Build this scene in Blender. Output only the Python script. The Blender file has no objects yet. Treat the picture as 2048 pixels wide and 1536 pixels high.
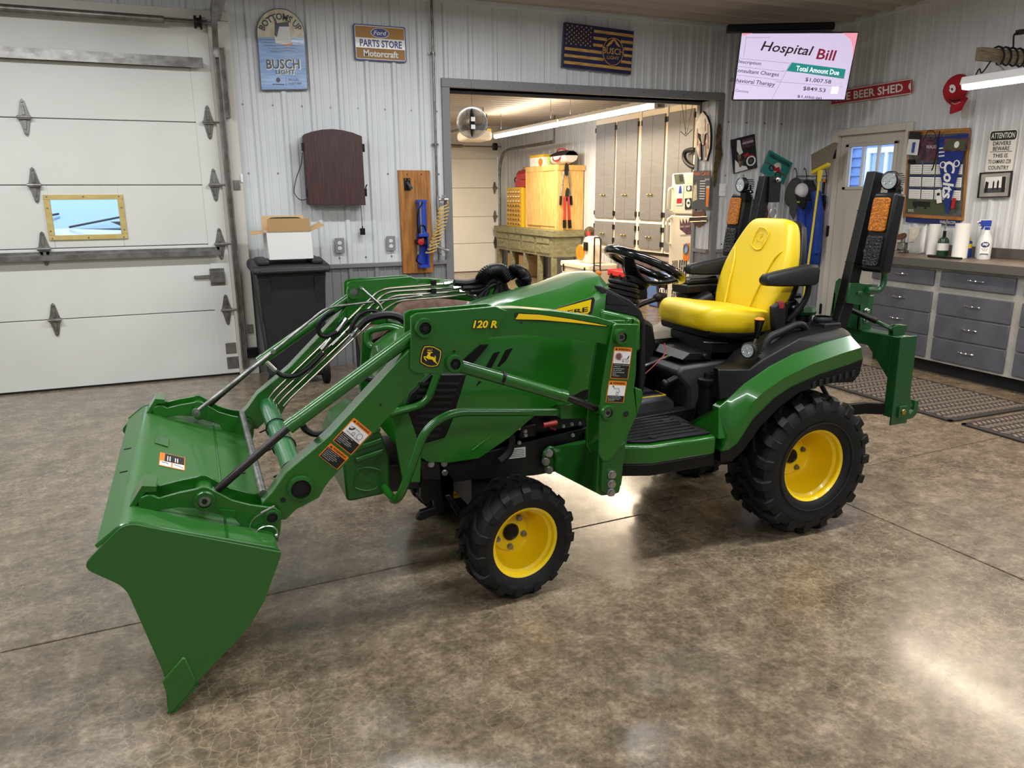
import bpy, bmesh, math, random
from mathutils import Vector as V, Matrix
random.seed(11)
S = bpy.context.scene
COL = S.collection
rad = math.radians
# ---------------------------------------------------------------- camera
FPX, YAW, PITCH, ROLL, CAMZ = 1520.5, rad(22.538), rad(13.917), rad(-0.3735), 1.575
_f = V((math.sin(YAW)*math.cos(PITCH), math.cos(YAW)*math.cos(PITCH), -math.sin(PITCH)))
_r0 = V((math.cos(YAW), -math.sin(YAW), 0)); _u0 = _r0.cross(_f)
_r = math.cos(ROLL)*_r0 + math.sin(ROLL)*_u0
_u = -math.sin(ROLL)*_r0 + math.cos(ROLL)*_u0
CAMP = V((0, 0, CAMZ))
cam = bpy.data.cameras.new('camera'); camo = bpy.data.objects.new('camera', cam); COL.objects.link(camo)
cam.sensor_width = 36; cam.lens = FPX/2048*36; cam.clip_start = .05; cam.clip_end = 200
camo.matrix_world = Matrix(((_r.x, _u.x, -_f.x, 0), (_r.y, _u.y, -_f.y, 0), (_r.z, _u.z, -_f.z, CAMZ), (0, 0, 0, 1)))
S.camera = camo
# ---------------------------------------------------------------- world, lights, exposure
S.view_settings.view_transform = 'Standard'; S.view_settings.look = 'None'
S.view_settings.gamma = 1; S.view_settings.use_curve_mapping = False
S.view_settings.exposure = 0.32
w = bpy.data.worlds.new('world'); S.world = w; w.use_nodes = True
w.node_tree.nodes['Background'].inputs[0].default_value = (.72, .85, 1, 1)
w.node_tree.nodes['Background'].inputs[1].default_value = 2.7
def area(x, y, z, sx, sy, watt, col, rot=(0, 0, 0)):
    l = bpy.data.lights.new('tube_and_fill', 'AREA'); l.shape = 'RECTANGLE'; l.size = sx; l.size_y = sy
    l.energy = watt; l.color = col
    o = bpy.data.objects.new('tube_and_fill', l); COL.objects.link(o); o.location = (x, y, z); o.rotation_euler = rot
    return o
COOL, WARM = (.96, .985, 1), (1, .82, .60)
for x in (-1.6, 2.3):                       # tube rows under the main ceiling
    for y in (5.3, 2.2, -1.2):
        area(x, y, 3.22, 2.4, .16, 60, COOL); area(x, y, 3.05, 2.4, .1, 5, COOL, (math.pi, 0, 0))  # the weak upward areas are added fill that brings out the ceiling ribs
area(4.7, .9, 3.22, .16, 2.4, 45, COOL)
area(5.42, 3.0, 2.3, .1, 2.3, 40, (1, .82, .62))        # bench light over the counter
area(5.15, 10.6, 2.5, .1, 5.0, 190, WARM)               # tubes of the back room
area(5.18, 10.6, 2.70, .1, 5.0, 34, WARM, (math.pi, 0, 0))  # upward fill, added to brighten the back room ceiling
area(2.9, 12.2, 2.9, .15, 2.4, 80, (1, .88, .72))
# ---------------------------------------------------------------- helpers
def U(x, y, **k):
    """photo point -> point on the plane X=, Y= or Z="""
    d = (x-1024)/FPX*_r - (y-768)/FPX*_u + _f
    a, c = next(iter(k.items())); i = 'XYZ'.index(a)
    return CAMP + d*((c-CAMP[i])/d[i])
def UP(pts, **k): return [U(x, y, **k) for x, y in pts]
def lin(c): return tuple(((v/255)/12.92 if v/255 <= .04045 else ((v/255+.055)/1.055)**2.4) for v in c)
M = {}
def mat(name, c, rough=.5, metal=0, coat=0, var=None, bump=None, emit=0, trans=0, spec=.5, var2=None):
    m = bpy.data.materials.new(name); m.use_nodes = True; nt = m.node_tree; b = nt.nodes['Principled BSDF']
    col = lin(c)
    b.inputs['Base Color'].default_value = (*col, 1); b.inputs['Roughness'].default_value = rough
    b.inputs['Metallic'].default_value = metal; b.inputs['Coat Weight'].default_value = coat
    b.inputs['Coat Roughness'].default_value = .08
    b.inputs['Transmission Weight'].default_value = trans; b.inputs['Specular IOR Level'].default_value = spec
    if emit:
        b.inputs['Emission Color'].default_value = (*col, 1); b.inputs['Emission Strength'].default_value = emit
    tc = None
    if var or bump: tc = nt.nodes.new('ShaderNodeTexCoord')
    def noise(sc, stretch, det=4):
        mp = nt.nodes.new('ShaderNodeMapping'); mp.inputs['Scale'].default_value = stretch
        n = nt.nodes.new('ShaderNodeTexNoise'); n.inputs['Scale'].default_value = sc; n.inputs['Detail'].default_value = det
        nt.links.new(tc.outputs['Object'], mp.inputs[0]); nt.links.new(mp.outputs[0], n.inputs['Vector']); return n
    if var:
        sc, c2, st = (*var, (1, 1, 1))[:3]
        n = noise(sc, st); r = nt.nodes.new('ShaderNodeValToRGB')
        r.color_ramp.elements[0].position = .36; r.color_ramp.elements[1].position = .66
        r.color_ramp.elements[0].color = (*lin(c2), 1); r.color_ramp.elements[1].color = (*col, 1)
        nt.links.new(n.outputs['Fac'], r.inputs[0]); nt.links.new(r.outputs[0], b.inputs['Base Color'])
    if bump:
        sc, stg, st = (*bump, (1, 1, 1))[:3]
        n = noise(sc, st); bp = nt.nodes.new('ShaderNodeBump'); bp.inputs['Strength'].default_value = stg; bp.inputs['Distance'].default_value = .01
        nt.links.new(n.outputs['Fac'], bp.inputs['Height']); nt.links.new(bp.outputs[0], b.inputs['Normal'])
    M[name] = m; return m
mat('green', (25, 92, 20), .28, coat=.6, spec=.45); mat('green_cast', (22, 82, 20), .38, coat=.25, bump=(60, .12))
mat('green_plate', (36, 98, 28), .48, coat=.2, spec=.6, bump=(25, .03)); mat('green_rail', (46, 112, 66), .25, coat=.4)
mat('hitch_green', (18, 74, 34), .33, coat=.3)
mat('yellow', (244, 206, 8), .32, coat=.3); mat('seat_yellow', (222, 190, 12), .42, bump=(220, .08))
mat('black', (10, 10, 11), .42, bump=(240, .05), spec=.3); mat('black_gloss', (10, 10, 11), .18, coat=.4)
mat('plastic', (24, 24, 26), .5, bump=(300, .12), spec=.32); mat('plastic_gray', (56, 56, 59), .5, bump=(300, .12)); mat('rubber', (22, 22, 23), .6, var=(9, (14, 14, 15)), bump=(90, .1), spec=.32); mat('hose', (12, 12, 13), .5, spec=.35)
mat('matblack', (14, 14, 14), .8); mat('frame_black', (16, 15, 15), .45)
mat('steel', (190, 190, 190), .28, metal=1); mat('chrome', (225, 225, 228), .12, metal=1); mat('zinc', (165, 165, 162), .42, metal=1, var=(30, (120, 120, 118)))
mat('rod', (58, 54, 55), .22, metal=.7); mat('line_steel', (205, 195, 180), .3, metal=1)
mat('amber', (206, 122, 6), .3, coat=.12, spec=.3, var=(95, (150, 78, 2)), bump=(130, .9)); mat('lens', (205, 212, 216), .08, metal=.55, coat=.5, bump=(70, .3)); mat('darklens', (26, 26, 27), .3, bump=(110, .8))
mat('orange', (235, 128, 24), .4); mat('white', (236, 236, 234), .5); mat('ink', (18, 18, 20), .5); mat('red', (178, 24, 32), .45); mat('redclip', (150, 40, 40), .5)
mat('wall_white', (214, 217, 220), .34, var=(1.6, (205, 208, 211)), spec=.4); mat('wall_gray', (134, 134, 137), .4); mat('trim_gray', (122, 122, 124), .42)
mat('door_panel', (226, 226, 221), .5, var=(1.2, (217, 217, 212)), bump=(260, .05)); mat('galv', (150, 148, 144), .38, metal=.8, var=(12, (118, 115, 110)))
mat('ceil', (176, 168, 158), .42); mat('door_tan', (203, 197, 187), .5); mat('door_trim', (206, 202, 194), .5)
mat('cream', (206, 186, 120), .5, var=(20, (196, 172, 104))); mat('brown', (72, 42, 40), .5, var=(14, (50, 28, 28), (5, 1, .35)), bump=(40, .08, (4, 1, .3)))
mat('oak', (178, 122, 58), .45, var=(9, (142, 88, 34), (5, 1, .45))); mat('pine', (228, 190, 122), .5, var=(8, (204, 158, 84), (4, 4, .5))); mat('lumber', (132, 118, 92), .7, var=(14, (100, 86, 62), (.6, 6, 6)))
mat('sage', (142, 140, 108), .6, var=(9, (116, 112, 82), (1, 1, 3)), bump=(40, .1)); mat('sage_dark', (96, 92, 70), .7)
mat('card', (196, 160, 112), .7, bump=(180, .08)); mat('card_white', (226, 226, 224), .6); mat('bin', (32, 32, 35), .55, bump=(150, .1))
mat('blue', (28, 62, 168), .4, coat=.3); mat('blue_jacket', (32, 74, 176), .75, var=(5, (26, 60, 150))); mat('navy', (24, 42, 98), .6); mat('cap_white', (226, 226, 226), .7)
mat('coil', (214, 178, 92), .4); mat('cab_gray', (112, 111, 111), .42, var=(6, (104, 103, 102), (1, 1, 5))); mat('cab_white', (232, 220, 200), .5)
mat('drawer', (86, 88, 97), .5, var=(7, (74, 76, 85)), bump=(60, .05)); mat('cab_light', (170, 168, 163), .5, var=(9, (150, 147, 140))); mat('counter', (136, 118, 100), .4, var=(14, (100, 84, 72)))
mat('counter_edge', (84, 82, 80), .4); mat('fridge', (232, 222, 200), .35); mat('teal', (40, 138, 132), .4); mat('signwhite', (232, 230, 222), .4, coat=.2)
mat('gold', (160, 110, 18), .45); mat('fordblue', (26, 44, 128), .4); mat('waterblue', (116, 152, 206), .35, coat=.2, var=(7, (150, 178, 218), (1, 1, 9))); mat('signcream', (226, 220, 200), .4, coat=.2, var=(18, (196, 180, 140)))
mat('signgray', (70, 74, 82), .35); mat('flagwood', (216, 178, 104), .45, var=(11, (170, 122, 50), (1, 1, 9))); mat('flagblue', (26, 28, 86), .4, coat=.3, var=(6, (16, 16, 54)))
mat('signred', (172, 30, 38), .4, coat=.2); mat('capred', (176, 18, 34), .8, bump=(300, .1)); mat('cork', (196, 150, 92), .8, bump=(300, .2), var=(80, (170, 122, 68)))
mat('pennant', (22, 48, 128), .8); mat('calphoto', (96, 92, 104), .5, var=(14, (60, 70, 50))); mat('maroon', (110, 62, 84), .5, var=(16, (52, 34, 48)))
mat('paper', (240, 240, 236), .8, bump=(60, .15)); mat('propane', (22, 66, 44), .25, coat=.4); mat('bottle', (226, 228, 230), .3, spec=.5); mat('mat_rubber', (112, 100, 90), .7, bump=(120, .1)); mat('mat_dark', (46, 42, 40), .8)
mat('tarp', (112, 88, 74), .9, bump=(90, .5, (1, 9, 9)), var=(20, (88, 66, 55))); mat('bark', (98, 84, 52), .9, bump=(40, .9), var=(16, (54, 44, 28)))
mat('bin_yellow', (214, 178, 40), .45); mat('bin_amber', (206, 164, 70), .35, var=(20, (176, 126, 34))); mat('toolred', (170, 40, 44), .4); mat('army', (70, 80, 54), .6); mat('brush_pale', (150, 140, 125), .9); mat('cooler', (226, 216, 196), .5); mat('bagcloth', (222, 220, 214), .8); mat('lime', (150, 200, 70), .6)
mat('trashblue', (84, 116, 178), .5); mat('tubelit', (255, 250, 240), .5, emit=9); mat('tubewarm', (255, 222, 170), .5, emit=11); mat('tubecool', (240, 248, 255), .5, emit=12); mat('glass', (240, 245, 250), .02, trans=1)
mat('broom', (168, 156, 138), .9, bump=(60, .8, (20, 20, 1)), var=(30, (132, 120, 104), (12, 12, 1))); mat('broomyellow', (226, 204, 40), .4); mat('hat', (84, 82, 80), .85, bump=(200, .2)); mat('coat_dark', (36, 40, 52), .8)
mat('sky_house', (108, 136, 190), .7); mat('ext_white', (235, 240, 248), .6); mat('asphalt', (150, 152, 156), .9); mat('car', (214, 222, 230), .25, coat=.6); mat('carglass', (150, 176, 200), .08, metal=.2)
mat('brass', (196, 170, 110), .3, metal=1); mat('leather', (98, 62, 44), .6); mat('tankwood', (120, 92, 60), .6)
# concrete: mottled sealed slab with craze lines and gloss that varies
def concrete():
    m = bpy.data.materials.new('concrete'); m.use_nodes = True; nt = m.node_tree; N = nt.nodes.new; L = nt.links.new
    b = nt.nodes['Principled BSDF']; tc = N('ShaderNodeTexCoord')
    def nz(sc, det=6, ro=.6):
        n = N('ShaderNodeTexNoise'); n.inputs['Scale'].default_value = sc; n.inputs['Detail'].default_value = det; n.inputs['Roughness'].default_value = ro
        L(tc.outputs['Object'], n.inputs['Vector']); return n
    def ramp(src, stops):
        r = N('ShaderNodeValToRGB'); e = r.color_ramp.elements
        while len(e) < len(stops): e.new(.5)
        for q, (p, c) in zip(e, stops): q.position = p; q.color = (*c, 1)
        L(src, r.inputs[0]); return r
    def mix(f, a, c, mode='MIX'):
        x = N('ShaderNodeMix'); x.data_type = 'RGBA'; x.blend_type = mode
        if isinstance(f, float): x.inputs[0].default_value = f
        else: L(f, x.inputs[0])
        for s, i in ((a, 6), (c, 7)):
            if isinstance(s, tuple): x.inputs[i].default_value = (*s, 1)
            else: L(s, x.inputs[i])
        return x.outputs[2]
    big = ramp(nz(.9, 5).outputs['Fac'], [(.34, lin((101, 92, 81))), (.5, lin((127, 117, 103))), (.66, lin((153, 142, 126)))])
    mid = ramp(nz(7, 12, .78).outputs['Fac'], [(.38, lin((88, 79, 67))), (.5, lin((132, 121, 105))), (.64, lin((182, 170, 151)))])
    c = mix(.62, big.outputs[0], mid.outputs[0])
    st = ramp(nz(1.7, 3).outputs['Fac'], [(.66, (0, 0, 0)), (.75, (1, 1, 1))])
    c = mix(st.outputs[0], c, lin((96, 82, 62)))
    fine = nz(55, 4)
    c = mix(.6, c, ramp(fine.outputs['Fac'], [(.3, (.17, .15, .12)), (.7, (.6, .55, .48))]).outputs[0], 'OVERLAY')
    gr = nz(24, 8, .8); c = mix(.55, c, ramp(gr.outputs['Fac'], [(.38, (.2, .175, .15)), (.62, (.62, .58, .52))]).outputs[0], 'OVERLAY')
    # craze lines
    wob = N('ShaderNodeMix'); wob.data_type = 'VECTOR'; wob.inputs[0].default_value = .12
    L(tc.outputs['Object'], wob.inputs[4]); L(nz(5, 3).outputs['Color'], wob.inputs[5])
    vo = N('ShaderNodeTexVoronoi'); vo.feature = 'DISTANCE_TO_EDGE'; vo.inputs['Scale'].default_value = 21
    L(wob.outputs[1], vo.inputs['Vector'])
    cr = ramp(vo.outputs['Distance'], [(0, (1, 1, 1)), (.035, (0, 0, 0))])
    msk = ramp(nz(.8, 3).outputs['Fac'], [(.38, (0, 0, 0)), (.56, (1, 1, 1))])
    mu = N('ShaderNodeMath'); mu.operation = 'MULTIPLY'; L(cr.outputs[0], mu.inputs[0]); L(msk.outputs[0], mu.inputs[1])
    m2 = N('ShaderNodeMath'); m2.operation = 'MULTIPLY'; L(mu.outputs[0], m2.inputs[0]); m2.inputs[1].default_value = .42
    c = mix(m2.outputs[0], c, lin((186, 170, 140)))
    L(c, b.inputs['Base Color'])
    rr = ramp(nz(2.2, 8, .75).outputs['Fac'], [(.35, (.15, .15, .15)), (.68, (.40, .40, .40))]); L(rr.outputs[0], b.inputs['Roughness'])
    b.inputs['Specular IOR Level'].default_value = .55; b.inputs['Coat Weight'].default_value = .3; b.inputs['Coat Roughness'].default_value = .13
    bp = N('ShaderNodeBump'); bp.inputs['Strength'].default_value = .22; bp.inputs['Distance'].default_value = .004
    L(nz(26, 6, .7).outputs['Fac'], bp.inputs['Height']); L(bp.outputs[0], b.inputs['Normal'])
    M['concrete'] = m
concrete()
# ---------------------------------------------------------------- mesh builder
WL = {}
def basis(ax):
    ax = ax.normalized(); t = V((0, 0, 1)) if abs(ax.z) < .9 else V((1, 0, 0))
    a = ax.cross(t).normalized(); return a, ax.cross(a).normalized()
def fillet(pts, r, n=5):
    out = [V(pts[0])]
    for i in range(1, len(pts)-1):
        p, a, b = V(pts[i]), V(pts[i-1]), V(pts[i+1]); da, db = (a-p), (b-p)
        q = min(r, da.length*.48, db.length*.48); s, e = p+da.normalized()*q, p+db.normalized()*q
        for k in range(n+1):
            t = k/n; out.append((1-t)**2*s + 2*t*(1-t)*p + t*t*e)
    out.append(V(pts[-1])); return out
def spline(pts, n=6):
    P = [V(p) for p in pts]; P = [2*P[0]-P[1]]+P+[2*P[-1]-P[-2]]; out = []
    for i in range(1, len(P)-2):
        a, b, c, d = P[i-1:i+3]
        for k in range(n):
            t = k/n; out.append(.5*((2*b)+(c-a)*t+(2*a-5*b+4*c-d)*t*t+(3*b-a-3*c+d)*t**3))
    out.append(P[-2]); return out
class MB:
    def __init__(s, m='white'): s.v = []; s.f = []; s.mi = []; s.mats = []; s.use(m)
    def use(s, m):
        if m not in s.mats: s.mats.append(m)
        s.cur = s.mats.index(m); return s
    def add(s, vs, fs):
        o = len(s.v); s.v += [V(v) for v in vs]; s.f += [tuple(i+o for i in f) for f in fs]; s.mi += [s.cur]*len(fs); return s
    def box(s, x0, x1, y0, y1, z0, z1):
        return s.add([(x, y, z) for z in (z0, z1) for y in (y0, y1) for x in (x0, x1)],
                     [(0, 2, 3, 1), (4, 5, 7, 6), (0, 1, 5, 4), (2, 6, 7, 3), (0, 4, 6, 2), (1, 3, 7, 5)])
    def obox(s, c, a, b, d):      # centre and three half-axis vectors
        c, a, b, d = V(c), V(a), V(b), V(d)
        return s.add([c+i*a+j*b+k*d for k in (-1, 1) for j in (-1, 1) for i in (-1, 1)],
                     [(0, 2, 3, 1), (4, 5, 7, 6), (0, 1, 5, 4), (2, 6, 7, 3), (0, 4, 6, 2), (1, 3, 7, 5)])
    def prism(s, pts, vec):
        P = [V(p) for p in pts]; n = len(P); vec = V(vec)
        nr = sum((P[i].cross(P[(i+1) % n]) for i in range(n)), V((0, 0, 0)))
        if nr.dot(vec) > 0: P.reverse()
        return s.add(P+[p+vec for p in P], [tuple(range(n)), tuple(range(2*n-1, n-1, -1))]+[(i, i+n, (i+1) % n+n, (i+1) % n) for i in range(n)])
    def poly(s, pts): return s.add(pts, [tuple(range(len(pts)))])
    def cyl(s, a, b, r, r2=None, n=16):
        a, b = V(a), V(b); r2 = r if r2 is None else r2; u, w = basis(b-a); vs = []
        for c, q in ((a, r), (b, r2)):
            vs += [c+q*(math.cos(6.28318*i/n)*u+math.sin(6.28318*i/n)*w) for i in range(n)]
        return s.add(vs, [(i, (i+1) % n, (i+1) % n+n, i+n) for i in range(n)]+[tuple(range(n-1, -1, -1)), tuple(range(n, 2*n))])
    def ring(s, c, ax, ro, ri, h, n=24):      # washer with a hole
        c, ax = V(c), V(ax).normalized(); return s.lathe([(ri, 0), (ro, 0), (ro, h), (ri, h), (ri, 0)], c, ax, n)
    def tube(s, path, r, n=8, closed=False, flat=None):
        P = [V(p) for p in path]; m = len(P); vs = []; u = None
        for i, p in enumerate(P):
            t = (P[(i+1) % m]-P[i-1]) if closed else (P[min(i+1, m-1)]-P[max(i-1, 0)])
            t.normalize()
            if u is None: u, w = basis(t)
            else:
                u = (u-t*u.dot(t)).normalized(); w = t.cross(u)
            rr = r(i/(m-1)) if callable(r) else r
            vs += [p+rr*(math.cos(6.28318*k/n)*u+math.sin(6.28318*k/n)*w) for k in range(n)]
        fs = [(i*n+k, i*n+(k+1) % n, ((i+1) % m)*n+(k+1) % n, ((i+1) % m)*n+k) for i in range(m if closed else m-1) for k in range(n)]
        if not closed: fs += [tuple(range(n-1, -1, -1)), tuple(range((m-1)*n, m*n))]
        return s.add(vs, fs)
    def lathe(s, prof, c, ax, n=32, cap=False):
        c, ax = V(c), V(ax).normalized(); u, w = basis(ax); vs = []; m = len(prof)
        for r, h in prof: vs += [c+ax*h+r*(math.cos(6.28318*i/n)*u+math.sin(6.28318*i/n)*w) for i in range(n)]
        fs = [(j*n+i, j*n+(i+1) % n, (j+1)*n+(i+1) % n, (j+1)*n+i) for j in range(m-1) for i in range(n)]
        if cap: fs += [tuple(range(n-1, -1, -1)), tuple(range((m-1)*n, m*n))]
        return s.add(vs, fs)
    def loft(s, secs, cap=True):
        n = len(secs[0]); vs = [V(p) for q in secs for p in q]; m = len(secs)
        fs = [(j*n+i, j*n+(i+1) % n, (j+1)*n+(i+1) % n, (j+1)*n+i) for j in range(m-1) for i in range(n)]
        if cap: fs += [tuple(range(n-1, -1, -1)), tuple(range((m-1)*n, m*n))]
        return s.add(vs, fs)
    def sheet(s, rows):
        n = len(rows[0]); vs = [V(p) for q in rows for p in q]
        return s.add(vs, [(j*n+i, j*n+i+1, (j+1)*n+i+1, (j+1)*n+i) for j in range(len(rows)-1) for i in range(n-1)])
    def ball(s, c, r, n=16, m=10):
        c = V(c); rx, ry, rz = (r, r, r) if not hasattr(r, '__len__') else r; vs = []
        for j in range(m+1):
            t = math.pi*j/m
            vs += [c+V((rx*math.sin(t)*math.cos(6.28318*i/n), ry*math.sin(t)*math.sin(6.28318*i/n), rz*math.cos(t))) for i in range(n)]
        return s.add(vs, [(j*n+i, (j+1)*n+i, (j+1)*n+(i+1) % n, j*n+(i+1) % n) for j in range(m) for i in range(n)])
    def hexbolt(s, c, ax, r, h):
        c, ax = V(c), V(ax).normalized(); s.cyl(c, c+ax*h*.35, r*1.25, n=12); return s.cyl(c+ax*h*.3, c+ax*h, r, n=6)
    def text(s, body, c, R, Un, w, h, shear=0, bold=0, ext=.0012, arc=0):
        key = (body, shear, bold); d = TX.get(key)
        if d is None:
            cu = bpy.data.curves.new('t', 'FONT'); cu.body = body; cu.size = 1; cu.shear = shear; cu.offset = bold; cu.resolution_u = 2
            cu.align_x = 'CENTER'; ob = bpy.data.objects.new('t', cu); COL.objects.link(ob)
            me = bpy.data.meshes.new_from_object(ob); d = ([v.co.copy() for v in me.vertices], [tuple(p.vertices) for p in me.polygons])
            bpy.data.objects.remove(ob); bpy.data.curves.remove(cu); bpy.data.meshes.remove(me); TX[key] = d
        vs, fs = d; xs = [v.x for v in vs]; ys = [v.y for v in vs]; x0, x1, y0, y1 = min(xs), max(xs), min(ys), max(ys)
        sx = w/(x1-x0); sy = h/(y1-y0); c, R, Un = V(c), V(R).normalized(), V(Un).normalized(); N = R.cross(Un).normalized(); out = []
        for v in vs:
            px, py = (v.x-(x0+x1)/2)*sx, (v.y-(y0+y1)/2)*sy
            if arc:
                a = px/arc; q = arc+py; px, py = q*math.sin(a), q*math.cos(a)-arc
            out.append(c+R*px+Un*py+N*ext)
        return s.add(out, fs)
    def split(s, name, parent, **k):
        """one object per cluster of touching pieces"""
        par = list(range(len(s.v)))
        def fd(i):
            while par[i] != i: par[i] = par[par[i]]; i = par[i]
            return i
        for f in s.f:
            for i in f[1:]: par[fd(i)] = fd(f[0])
        isl = {}
        for n, f in enumerate(s.f): isl.setdefault(fd(f[0]), []).append(n)
        G = []
        for fs in isl.values():
            P = [s.v[i] for n in fs for i in s.f[n]]; G.append([fs, [min(p[a] for p in P)-.001 for a in range(3)], [max(p[a] for p in P)+.001 for a in range(3)]])
        ch = True
        while ch:
            ch = False
            for i in range(len(G)):
                for j in range(i+1, len(G)):
                    if all(G[i][1][a] <= G[j][2][a] and G[j][1][a] <= G[i][2][a] for a in range(3)):
                        g = G.pop(j); G[i] = [G[i][0]+g[0], [min(x) for x in zip(G[i][1], g[1])], [max(x) for x in zip(G[i][2], g[2])]]; ch = True; break
                if ch: break
        out = []
        for fs, _, _ in G:
            m = MB(s.mats[0]); m.mats = list(s.mats); ix = {}
            for n in fs:
                for i in s.f[n]:
                    if i not in ix: ix[i] = len(m.v); m.v.append(s.v[i])
                m.f.append(tuple(ix[i] for i in s.f[n])); m.mi.append(s.mi[n])
            used = sorted(set(m.mi)); m.mats = [s.mats[u] for u in used]; m.mi = [used.index(u) for u in m.mi]
            out.append(m.build(name, parent, **k))
        return out[0]
    def build(s, name, parent=None, bevel=0, smooth=32, loc=None, seg=2, sub=0, label=None):
        if parent is not None: L = WL[parent]
        elif loc is not None: L = V(loc)
        else:
            xs, ys, zs = zip(*s.v); L = V(((min(xs)+max(xs))/2, (min(ys)+max(ys))/2, min(zs)))
        me = bpy.data.meshes.new(name); me.from_pydata([v-L for v in s.v], [], s.f)
        for m in s.mats: me.materials.append(M[m])
        if len(s.mats) > 1: me.polygons.foreach_set('material_index', s.mi)
        me.validate(); bm = bmesh.new(); bm.from_mesh(me)
        bmesh.ops.recalc_face_normals(bm, faces=bm.faces); bm.to_mesh(me); bm.free()
        if smooth:
            me.polygons.foreach_set('use_smooth', [True]*len(me.polygons)); me.set_sharp_from_angle(angle=rad(smooth))
        o = bpy.data.objects.new(name, me); COL.objects.link(o)
        if parent is not None: o.parent = parent
        else: o.location = L
        WL[o] = L
        if sub:
            q = o.modifiers.new('sub', 'SUBSURF'); q.levels = q.render_levels = sub
        if bevel:
            q = o.modifiers.new('bev', 'BEVEL'); q.width = bevel; q.segments = seg; q.limit_method = 'ANGLE'; q.angle_limit = rad(40)
        if label: o['label'] = label
        return o
TX = {}
def tag(o, label, cat, group=None):
    o['label'] = label; o['category'] = cat
    if group: o['group'] = group
    return o
def root(name, loc, label=None, cat=None, group=None):
    o = bpy.data.objects.new(name, None); COL.objects.link(o); o.location = loc; o.empty_display_size = .1; WL[o] = V(loc)
    if label: tag(o, label, cat, group)
    return o
def struct(o): o['kind'] = 'structure'; return o
def copytree(o, off, label=None, parent=None):
    """a thing with its parts, each object copied, sharing mesh data"""
    c = o.copy(); COL.objects.link(c)
    if parent is None: c.location = V(o.location)+V(off)
    else: c.parent = parent
    if label: c['label'] = label
    for ch in list(o.children): copytree(ch, off, None, c)
    WL[c] = WL[o]+V(off); return c
class Frame:
    """a flat face: centre, right, up, width, height from three corners"""
    def __init__(s, tl, tr, bl, off=0):
        tl, tr, bl = V(tl), V(tr), V(bl); s.R = (tr-tl).normalized(); s.w = (tr-tl).length; s.h = (tl-bl).length
        s.Up = (tl-bl).normalized(); s.N = s.R.cross(s.Up).normalized(); s.c = (tr+bl)/2+s.N*off
    def p(s, x, y, n=0): return s.c+s.R*(x*s.w/2)+s.Up*(y*s.h/2)+s.N*n    # x, y in -1..1
    def poly(s, mb, pts, n0=.0005, t=None):
        P = [s.p(x, y, n0) for x, y in pts]
        return mb.prism(P, s.N*t) if t else mb.poly(P)
    def rect(s, mb, x0, x1, y0, y1, n0, t): return s.poly(mb, [(x0, y0), (x1, y0), (x1, y1), (x0, y1)], n0, t)
    def rrect(s, mb, x0, x1, y0, y1, r, n0, t, n=4):
        rx, ry = r/(s.w/2), r/(s.h/2); P = []
        for cx, cy, a0 in ((x1-rx, y1-ry, 0), (x0+rx, y1-ry, 90), (x0+rx, y0+ry, 180), (x1-rx, y0+ry, 270)):
            for k in range(n+1):
                a = rad(a0+90*k/n); P.append((cx+rx*math.cos(a), cy+ry*math.sin(a)))
        return s.poly(mb, P, n0, t)
    def disc(s, mb, x, y, rx, ry, n0, t=None, n=24): return s.poly(mb, [(x+rx/(s.w/2)*math.cos(6.28318*i/n), y+ry/(s.h/2)*math.sin(6.28318*i/n)) for i in range(n)], n0, t)
    def line(s, mb, pts, r, n=.002, closed=False, k=5): return mb.tube([s.p(x, y, n) for x, y in pts], r, k, closed)
    def text(s, mb, body, x, y, w, h, n=.002, **k): return mb.text(body, s.p(x, y, n), s.R, s.Up, w*s.w/2, h*s.h/2, **k)
# ================================================================ ROOM
BW, RW, CZ, BB, BCZ = 7.25, 6.6, 3.34, 15.43, 2.98      # back wall, right wall, ceiling, far wall and ceiling of the back room
PITCH_R = .2475
def ribs(mb, mp, s0, s1, z0, z1, phase, h=.019, minor=.005):
    prof = []; k = math.floor((s0-phase)/PITCH_R)-1
    while phase+k*PITCH_R < s1+PITCH_R:
        c = phase+k*PITCH_R
        for off, wb, wt, hh in ((0, .030, .014, h), (.0825, .014, .008, minor), (.165, .014, .008, minor)):
            prof += [(c+off-wb, 0), (c+off-wt, hh), (c+off+wt, hh), (c+off+wb, 0)]
        k += 1
    prof = [(s0, 0)]+[p for p in prof if s0 < p[0] < s1]+[(s1, 0)]
    for (a, da), (b, db) in zip(prof, prof[1:]):
        mb.add([mp(a, da, z0), mp(b, db, z0), mp(b, db, z1), mp(a, da, z1)], [(0, 1, 2, 3)])
# ---- floor slabs between sawn joints
fl = MB('sage_dark'); fl.box(-6, 7, -5, 16, -.14, -.03); floor = struct(fl.build('floor', loc=(0, 0, 0), smooth=0))
def jx(y): return 3.036+(2.734-y)*.05
def jy(x): return 2.932+(x+.773)*.0475
g = .004
for xs, ys in (((-6, 'j'), (-5, 'j')), (('j', 7), (-5, 'j')), ((-6, 'j'), ('j', 9.6)), (('j', 7), ('j', 9.6)), ((-6, 7), (9.608, 16))):
    P = []
    for cx, cy in ((0, 0), (1, 0), (1, 1), (0, 1)):
        x, y = xs[cx], ys[cy]
        if x == 'j' and y == 'j': yy = jy(jx(2.9)); xx = jx(yy)
        elif x == 'j': yy = y; xx = jx(y)
        elif y == 'j': xx = x; yy = jy(x)
        else: xx, yy = x, y
        P.append(V((xx+(-g if cx else g), yy+(-g if cy else g), -.03)))
    s = MB('concrete'); s.prism(P, (0, 0, .03)); s.build('slab', floor, bevel=.003, smooth=0)
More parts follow.
